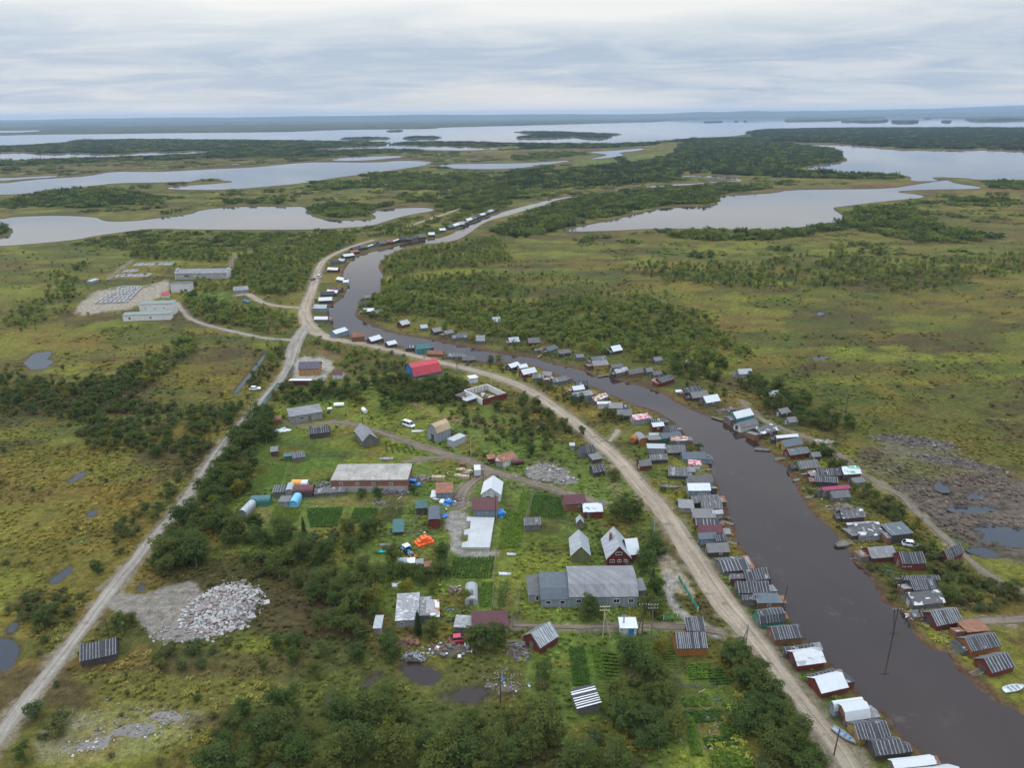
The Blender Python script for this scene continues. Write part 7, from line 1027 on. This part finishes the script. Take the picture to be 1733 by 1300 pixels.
FAR = [([(-200,270),(700,258),(1000,262),(1000,330),(860,345),(500,350),(-200,370)], 48, {B:.6,Wl:.4}, .62), ([(900,385),(1733,330),(1900,330),(1900,440),(1000,440)], 30, {B:.5,Wl:.5}, .6), ([(-200,405),(250,395),(560,400),(500,430),(200,430),(-200,440)], 24, {B:.5,Wl:.5}, .5), ([(860,300),(1300,300),(1733,322),(1733,345),(1210,335),(930,345)], 34, {B:.7,Wl:.3}, .7), ([(0,232),(1200,226),(1265,232),(900,258),(0,272)], 60, {S:.6,B:.4}, .9),  # (poly, spacing, mix, scale)
 ([(835,388),(920,352),(1000,332),(1100,320),(1200,316),(1290,318),(1300,324),(1215,330),(1208,346),(1110,349),(1000,374),(950,392),(905,400),(850,402)], 7, {B:.9,S:.1}, .85), ([(1120,390),(1200,374),(1290,388),(1380,377),(1430,366),(1425,356),(1530,344),(1562,360),(1612,392),(1690,402),(1600,416),(1500,398),(1420,388),(1300,408),(1130,408)], 8, {B:.9,Wl:.1}, .8), ([(1600,338),(1700,335),(1733,345),(1700,352),(1610,345)], 9, {B:1}, .8), ([(1420,300),(1500,296),(1545,302),(1500,303),(1300,300),(1310,296)], 10, {B:.7,S:.3}, .9), ([(1660,306),(1850,300),(1850,330),(1733,322),(1665,316)], 10, {B:1}, .9),
 ([(960,292),(1030,268),(1140,258),(1160,240),(1270,231),(1330,243),(1425,250),(1432,270),(1385,280),(1350,286),(1500,296),(1540,300),(1400,299),(1300,299),(1160,292),(1140,306),(1060,313),(900,322),(850,320),(840,296),(900,286)], 12.5, {B:.55,S:.45}, 1.0), ([(1265,222),(1310,218),(1595,216),(1733,216.5),(2000,218),(2000,258),(1733,254),(1580,252),(1500,250),(1430,242),(1340,240),(1290,236)], 21, {S:.75,B:.25}, 1.15),
 ([(0,346),(70,326),(110,318),(190,322),(270,332),(262,345),(200,350),(100,351),(0,352)], 9, {B:.9,S:.1}, .85), ([(170,371),(240,368),(330,352),(400,340),(470,335),(520,345),(450,347),(340,353),(270,366)], 10, {B:.8,Wl:.2}, .75), ([(520,352),(560,345),(640,348),(690,350),(640,358),(628,366),(580,369),(540,366)], 7.5, {B:1}, .8), ([(500,322),(600,306),(700,294),(760,298),(820,298),(850,318),(880,322),(760,330),(640,316),(560,322)], 11, {B:.9,S:.1}, .85), ([(600,298),(650,293),(700,296),(640,300)], 9, {B:1}, .9), ([(740,345),(830,325),(900,326),(870,340),(820,352),(760,360)], 7, {B:1}, .8), ([(650,335),(740,330),(800,335),(720,345)], 10, {B:.7,Wl:.3}, .8),
 ([(-300,262),(0,246),(130,242),(250,236),(480,238.5),(655,241.5),(640,247),(500,254),(300,257),(100,263),(0,258)], 20, {B:.6,S:.4}, 1.1), ([(-300,285),(0,273),(200,266),(450,257),(640,252.5),(750,256),(600,262),(300,269),(0,282)], 19, {B:.7,S:.3}, 1.0), ([(880,262),(990,256),(1000,262),(900,272),(860,272)], 14, {B:1}, .8), ([(870,243),(940,244),(1060,243),(1130,240),(1100,247),(960,252),(880,250)], 16, {S:.7,B:.3}, 1.0), ([(670,241.5),(740,239.5),(860,242),(860,249),(800,248),(742,245.5),(680,245)], 18, {B:.5,S:.5}, 1.),
 ([(110,412),(250,390),(390,389),(450,389),(520,388.5),(630,383),(690,364),(745,357),(800,350),(840,346),(870,352),(800,372),(720,402),(620,400),(540,402),(500,415),(380,428),(280,422),(210,425)], 7.5, {B:.65,Wl:.35}, .5), ([(-60,382),(0,380),(20,390),(0,402),(-60,402)], 7, {B:1}, .8)] + [(p, 14, {S:.75, B:.25}, 1.25) for p in ISLANDS[1:6]]
NOPLANT = [GRAVEL[k] for k in ('roadside', 'pull_off', 'yard', 'works_yard', 'house_yard', 'rubble_pad')] + [[(453,861),(684,858),(679,893),(640,897),(453,894)], [(430,778),(492,784),(482,824),(425,834)], [(509,778),(640,776),(562,808),(500,812)], [(850,830),(960,838),(965,888),(880,930),(838,1032),(757,985),(766,943)], [(800,982),(880,980),(876,1032),(806,1030)], [(960,1090),(1046,1098),(1054,1178),(966,1166)], [(1110,1088),(1150,1088),(1205,1115),(1222,1230),(1195,1290),(1160,1290),(1140,1170)], [(470,735),(600,740),(720,776),(700,782),(460,776)], [(585,750),(645,745),(645,768),(585,768)], [(420,840),(700,834),(710,858),(420,880)]]
def blocked(x, y, px, py, h, clear=1.0):
    bad = (water_sdf(px, py) / pxm(px, py)) < 1.2
    for k, ln in ROADS_W.items():
        l0 = ln[:, :2].min(0) - 9; l1 = ln[:, :2].max(0) + 9; q = (x > l0[0]) & (x < l1[0]) & (y > l0[1]) & (y < l1[1])
        if q.any(): d = segdist(x[q], y[q], ln[::2, :2]); bad[q] |= d < ln[:, 2].mean() / 2 + .8 + np.minimum(h[q] * .22, 1.4)
    for p in NOPLANT: bad |= inpoly(px, py, p)
    r = np.hypot(x, y) + 1e-6
    for c, ang, hw, hd, _ in FOOT:
        for back, ex in ((0.0, clear), (1.6, .2), (3.4, -.3)):
            bx, by = x + x / r * back, y + y / r * back; dx, dy = bx - c[0], by - c[1]; q = (np.abs(dx) < 14) & (np.abs(dy) < 14)
            if not q.any(): continue
            ca, sa = math.cos(-ang), math.sin(-ang); u, v = ca * dx - sa * dy, sa * dx + ca * dy; hit = q & (np.abs(u) < hw + ex) & (np.abs(v) < hd + ex)
            if back: hit &= h > back * .85 + 1.4
            bad |= hit
    return bad
def scatter_in(poly, sp, rng, clumpy=.0):
    w = P(np.array([p[0] for p in poly], float), np.array([p[1] for p in poly], float)); x0, y0 = w.min(0); x1, y1 = w.max(0); nx, ny = int((x1 - x0) / sp) + 1, int((y1 - y0) / sp) + 1
    gx, gy = np.meshgrid(x0 + np.arange(nx) * sp, y0 + np.arange(ny) * sp); gx = gx.ravel() + rng.uniform(-.48, .48, gx.size) * sp; gy = gy.ravel() + rng.uniform(-.48, .48, gy.size) * sp
    # a wavering edge, so woods do not end on straight lines
    jx = gx + (fbm(gx, gy, sp * 4, 2, 3.) - .5) * sp * 3; jy = gy + (fbm(gx, gy, sp * 4, 2, 43.) - .5) * sp * 3
    m = inpoly(jx, jy, csmooth(w, 1)) & (fbm(gx, gy, sp * 3.2, 3, 88.) > clumpy); return gx[m], gy[m]
rng = np.random.default_rng(5); TR = []
for poly, sp, hr, mix, where in WOODS:
    x, y = scatter_in(poly, sp, rng, .36)
    if not len(x): continue
    ks = rng.choice(list(mix), len(x), p=np.array(list(mix.values())) / sum(mix.values())); t = rng.random(len(x)) ** 1.2; h = hr[0] + (hr[1] - hr[0]) * t; h = np.where(ks == Wl, np.minimum(h * .62, 3.0), h)
    px, py, _ = proj(x, y); ok = ~blocked(x, y, px, py, h)
    yel = (rng.random(len(x)) < .03)
    for i in np.flatnonzero(ok): TR.append((x[i], y[i], h[i], 'yellow' if yel[i] and ks[i] == B else ks[i], where))
HAND = [(1040,880,6,B,'behind the red house'),(1062,884,6.5,B,'behind the red house'),(1078,880,6,B,'behind the red house'),(1052,866,5,B,'behind the red house'),(1096,952,5.5,B,'between red house and dirt road'),(1108,938,6,B,'between red house and dirt road'),(1118,946,5,B,'between red house and dirt road'),(1092,975,7,B,'right of the red house wing'),(1103,1004,7,S,'right of the long house'),(1112,1010,5.5,B,'right of the long house'),(1098,1042,5.5,B,'at right front corner of long house'),(1112,1046,4.5,B,'at right front corner of long house'),(1000,1042,5.5,B,'at the front wall of long house'),(988,1050,4,B,'at the front wall of long house'),(1013,1050,4.2,B,'at the front wall of long house'),(752,950,5.5,B,'left of the white slab'),(745,945,4,B,'left of the white slab'),(515,905,5.6,S,'below potato plot'),(590,905,4.5,B,'below potato plot'),(625,912,6,B,'below potato plot'),(640,908,5.5,B,'below potato plot'),(640,846,4.4,B,'before the brick building'),(612,842,2.6,Wl,'before the brick building'),(700,838,3.2,B,'before the brick building'),
 (688,1012,5,'yellow','behind shack cluster'),(732,1008,3.6,'yellow','behind shack cluster'),(708,1074,6.5,S,'before the shack cluster'),(790,1018,3.4,'yellow','left of greenhouse'),(1070,1130,8,B,'beside the cabbage beds'),(1095,1150,6.5,B,'beside the cabbage beds'),(1118,1112,5,'yellow','between the lower gardens'),(800,1098,5.5,B,'before mint green house'),(828,1100,6.5,B,'before mint green house'),(850,1094,5,B,'before mint green house'),(662,1110,5,B,'by the lower pond'),(735,985,5,B,'below garage boxes'),(715,990,5,B,'below garage boxes'),(930,712,4.5,B,'between track and dirt road'),(884,694,5,B,'between track and dirt road'),(905,690,4.6,B,'between track and dirt road'),(1038,810,3,Wl,'by striped shed left of road'),(985,738,4,B,'at left edge of dirt road'),(950,726,4.2,B,'at left edge of dirt road'),(900,770,4,B,'below the ruin'),(1165,782 - 15,2.6,Wl,'by blue-grey boathouse'),(1183,760,2.2,Wl,'on water edge of road bank'),(845,618,5,'yellow','by water left of white boathouses'),(832,615,4,B,'by water left of white boathouses'),(870,590,4.5,'yellow','on far bank among boathouses'),(800,580,4,'yellow','on far bank among boathouses'),(432,493,4.5,'yellow','beside farm track'),(1548,955,2.2,'yellow','below silver sedan'),(205,1068,4.5,B,'below the rubble pad'),(222,1062,3.6,B,'below the rubble pad'),(330,1105,3,Wl,'under rubble heap'),(285,1110,2.8,Wl,'under rubble heap'),(60,1215,3,Wl,'at left of lower side road'),(95,1245,3,Wl,'right of lower side road'),(40,1292,4,B,'at bottom left corner'),(105,1225,2.6,Wl,'right of lower side road')]
for px, py, h, k, where in HAND: q = at(px, py); TR.append((q[0], q[1], h, k, where))
TX = np.array([t[0] for t in TR]); TY = np.array([t[1] for t in TR]); TH = np.array([t[2] for t in TR]); TK = np.array([t[3] for t in TR]); tpx, tpy, tz = proj(TX, TY); size = TH / tz; inside = (tpx > -25) & (tpx < 1760) & (tpy > 150) & (tpy < 1345)
one = np.zeros(len(TR), bool)
for ks, lim in (((B, 'yellow', S), 300), ((Wl,), 240)):
    m = np.flatnonzero(np.isin(TK, ks) & inside); one[m[np.argsort(-size[m])[:lim]]] = True
one[len(TR) - len(HAND):] = True
BASE = {B: 6.0, 'yellow': 6.0, Wl: 2.2, S: 8.0}; LOOK = {B: ('birch tree', 'green'), 'yellow': ('birch tree', 'yellow'), Wl: ('willow shrub', 'grey-green'), S: ('spruce tree', 'dark green')}
bank = {}
def tree_one(x, y, h, k, where):
    v = random.randrange(len(NEAR[k])); trunk, crown = NEAR[k][v]; s = h / BASE[k]; word = ('tall' if h > 6 else 'mid-height' if h > 4.2 else 'young') if k != Wl else ('big' if h > 2.2 else 'low'); px, py, _ = proj(np.array([x]), np.array([y]))
    lab = f"{word} {LOOK[k][1]} {LOOK[k][0].split()[0]} {'in the ' + where if where[0] != ' ' and not where.split()[0] in ('behind','between','right','at','left','below','before','beside','by','on','under') else where}"
    q = thing(LOOK[k][0].replace(' ', '_'), lab, 'tree' if k != Wl else 'shrub', (x, y, -.03), random.uniform(0, 6.28), f"{LOOK[k][0]}s {'in the ' + where if not where.split()[0] in ('behind','between','right','at','left','below','before','beside','by','on','under') else where}")
    q.scale = (s * random.uniform(.88, 1.15), s * random.uniform(.88, 1.15), s)
    link('trunk' if k != Wl else 'stem', trunk, q); link('crown' if k != Wl else 'foliage', crown, q)
for i in np.flatnonzero(one): tree_one(*TR[i])
print('trees', len(TR), 'single', one.sum())
# --- the rest: woods and ground plants nobody could count
def stuff(name, pts, idx, rot, scl, tint=None):
    me = bpy.data.meshes.new(name); n = len(pts); me.vertices.add(n); me.vertices.foreach_set('co', np.asarray(pts, np.float32).ravel())
    for nm, ty, dat, f in (('idx', 'INT', idx, 'value'), ('rot', 'FLOAT_VECTOR', rot, 'vector'), ('scl', 'FLOAT_VECTOR', scl, 'vector')): a = me.attributes.new(nm, ty, 'POINT'); a.data.foreach_set(f, np.asarray(dat, np.int32 if ty == 'INT' else np.float32).ravel())
    if tint is not None: a = me.attributes.new('tint', 'FLOAT_COLOR', 'POINT'); a.data.foreach_set('color', np.concatenate([tint, np.ones((n, 1))], 1).astype(np.float32).ravel())
    o = link(name, me); ng = bpy.data.node_groups.new(name, 'GeometryNodeTree'); ng.interface.new_socket('Geometry', in_out='INPUT', socket_type='NodeSocketGeometry'); ng.interface.new_socket('Geometry', in_out='OUTPUT', socket_type='NodeSocketGeometry')
    A = ng.nodes.new; gi, go, ip, ci = A('NodeGroupInput'), A('NodeGroupOutput'), A('GeometryNodeInstanceOnPoints'), A('GeometryNodeCollectionInfo'); ci.inputs[0].default_value = PROTO; ci.inputs[1].default_value = True; ci.inputs[2].default_value = True
    def na(nm, ty): q = A('GeometryNodeInputNamedAttribute'); q.data_type = ty; q.inputs[0].default_value = nm; return q.outputs[0]
    K = ng.links.new; K(gi.outputs[0], ip.inputs['Points']); K(ci.outputs[0], ip.inputs['Instance']); ip.inputs['Pick Instance'].default_value = True; K(na('idx', 'INT'), ip.inputs['Instance Index']); K(na('rot', 'FLOAT_VECTOR'), ip.inputs['Rotation']); K(na('scl', 'FLOAT_VECTOR'), ip.inputs['Scale']); K(ip.outputs[0], go.inputs[0])
    md = o.modifiers.new('scatter', 'NODES'); md.node_group = ng; return tag(o, kind='stuff')
def rots(n): r = np.zeros((n, 3)); r[:, 2] = rng.random(n) * 6.28; return r
m = np.flatnonzero(~one); NV = {(B, 0): 7, (Wl, 0): 5, ('yellow', 0): 2, (S, 0): 2, (B, 1): 4, (Wl, 1): 3, ('yellow', 1): 1, (S, 1): 1, (B, 2): 4, (S, 2): 3, (Wl, 2): 3}
lod = np.where(tz[m] < 330, 0, 1); idx = np.array([PIDX[(k, l, rng.integers(NV[(k, l)]))] for k, l in zip(TK[m], lod)]); s = TH[m] / np.array([BASE[k] for k in TK[m]])
stuff('woodland', np.stack([TX[m], TY[m], np.full(len(m), -.03)], 1), idx, rots(len(m)), np.stack([s * rng.uniform(.88, 1.15, len(m)), s * rng.uniform(.88, 1.15, len(m)), s], 1))
FIELDS = [[(950,275),(1040,266),(1052,279),(985,283)], [(1050,266),(1140,250),(1146,259),(1070,278)], [(1340,288),(1387,278),(1436,270),(1434,277),(1392,286),(1356,290)], [(1213,332),(1310,317),(1560,306),(1600,303),(1548,314),(1335,323),(1260,331)], [(1506,320),(1660,317),(1800,332),(1560,329)]]; fx, fy, fi, fs = [], [], [], []
for poly, sp, mix, sc in FAR:
    x, y = scatter_in(poly, sp, rng, .34); px, py, _ = proj(x, y); ok = (water_sdf(px, py) / pxm(px, py)) > 3
    for k, ln in ROADS_W.items(): ok &= segdist(x, y, ln[::4, :2]) > 6
    for q in FIELDS: ok &= ~inpoly(px, py, q)
    x, y = x[ok], y[ok]; ks = rng.choice(list(mix), len(x), p=np.array(list(mix.values())) / sum(mix.values()))
    fx.append(x); fy.append(y); fi += [PIDX[(k, 2, rng.integers(NV[(k, 2)]))] for k in ks]; a = sc * rng.uniform(.8, 1.2, len(x)); g_ = max(1, sp / 13); fs.append(np.stack([a * g_, a * g_, a * .9 * rng.uniform(.55, 1.35, len(x))], 1))
fx, fy = np.concatenate(fx), np.concatenate(fy); stuff('distant_woodland', np.stack([fx, fy, np.full(len(fx), -.1)], 1), fi, rots(len(fx)), np.concatenate(fs)); print('far clumps', len(fx))
# bog scrub, herbs and grass tufts
m, t, b = nodemat('tuft_leaves', .85); g = G(t); an = g.n('ShaderNodeAttribute'); an.attribute_type = 'INSTANCER'; an.attribute_name = 'tint'; b.inputs['Specular IOR Level'].default_value = .1; cl = g.n('ShaderNodeAttribute'); cl.attribute_name = 'clump'
g.l(g.mix(1., an.outputs['Color'], g.ramp(cl.outputs['Fac'], [(0., .85), (1., 1.4)]), 'MULTIPLY'), b.inputs['Base Color'])
for v in range(3):
    r2 = np.random.default_rng(500 + v); n = 46; a = r2.random(n) * 6.28; r = .42 * r2.random(n) ** .6; base_ = np.stack([np.cos(a) * r, np.sin(a) * r, np.zeros(n) - .05], 1); tip = base_ + np.stack([np.cos(a) * .22, np.sin(a) * .22, .28 + .35 * r2.random(n)], 1) + r2.normal(size=(n, 3)) * .06; sd_ = np.stack([-np.sin(a), np.cos(a), np.zeros(n)], 1) * .075; md_ = (base_ + tip) / 2
    proto(('tuft', 0, v), [(np.stack([base_, md_ + sd_, tip, md_ - sd_], 1).reshape(-1, 3), np.arange(4 * n).reshape(n, 4), np.repeat(r2.random(n), 4))], [m])
for v in range(3): q = leaves([(0, 0, .22), (.3, .1, .25), (-.2, .28, .2), (-.1, -.3, .24)], [(.34, .34, .26)] * 4, 60, .2, np.random.default_rng(520 + v)); proto(('herb', 0, v), [q], [m])
def ground_plants(name, poly, sp, srange, keys, thr, bright, off):
    x, y = scatter_in(poly, sp, rng, 0.0); px, py, _ = proj(x, y); k = (fbm(x, y, 13, 4, off) > thr) & ((rng.random(len(x)) < sstep(560, 800, py)) | (poly is not NEARZ)); x, y, px, py = x[k], y[k], px[k], py[k]; h = np.full(len(x), .5); bad = blocked(x, y, px, py, h, .1); x, y, px, py = x[~bad], y[~bad], px[~bad], py[~bad]
    c = cover_rgb(px, py, x, y) * bright * rng.uniform(.7, 1.35, (len(x), 1)) * np.array([1, 1.04, .95]); s = rng.uniform(*srange, (len(x), 1)) ** 1.0
    stuff(name, np.stack([x, y, np.zeros(len(x)) - .03], 1), [PIDX[(q, 0, rng.integers(3))] for q in rng.choice(keys, len(x))], rots(len(x)), s * rng.uniform(.8, 1.25, (len(x), 3)), np.clip(c, 0, 1)); print(name, len(x))
NEARZ = [(-120,560),(1860,560),(1860,1340),(-120,1340)]
ground_plants('grass', NEARZ, 1.5, (.5, 1.15), ['tuft', 'tuft', 'herb'], .42, 1.75, 3.0); ground_plants('undergrowth', [(-200,440),(1900,440),(1900,700),(-200,700)], 3.6, (.8, 2.0), ['herb', 'tuft'], .60, 1.9, 9.0)
ground_plants('undergrowth', NEARZ, 2.8, (.9, 2.0), ['herb'], .62, 1.55, 21.0)
# ------------------------------------------------------------ the air
hz = bpy.data.meshes.new('haze'); hb = MB(); hb.box((0, 17900, 124), (110000, 38000, 254)); hz = hb.mesh('haze', []); ho = link('haze', hz); tag(ho, kind='stuff')
m = bpy.data.materials.new('haze'); m.use_nodes = True; t = m.node_tree; t.nodes.clear(); o = t.nodes.new('ShaderNodeOutputMaterial'); v = t.nodes.new('ShaderNodeVolumePrincipled'); v.inputs['Color'].default_value = (.44, .60, .79, 1); v.inputs['Density'].default_value = 4.2e-5; v.inputs['Anisotropy'].default_value = 0.0; t.links.new(v.outputs[0], o.inputs['Volume']); hz.materials.append(m)
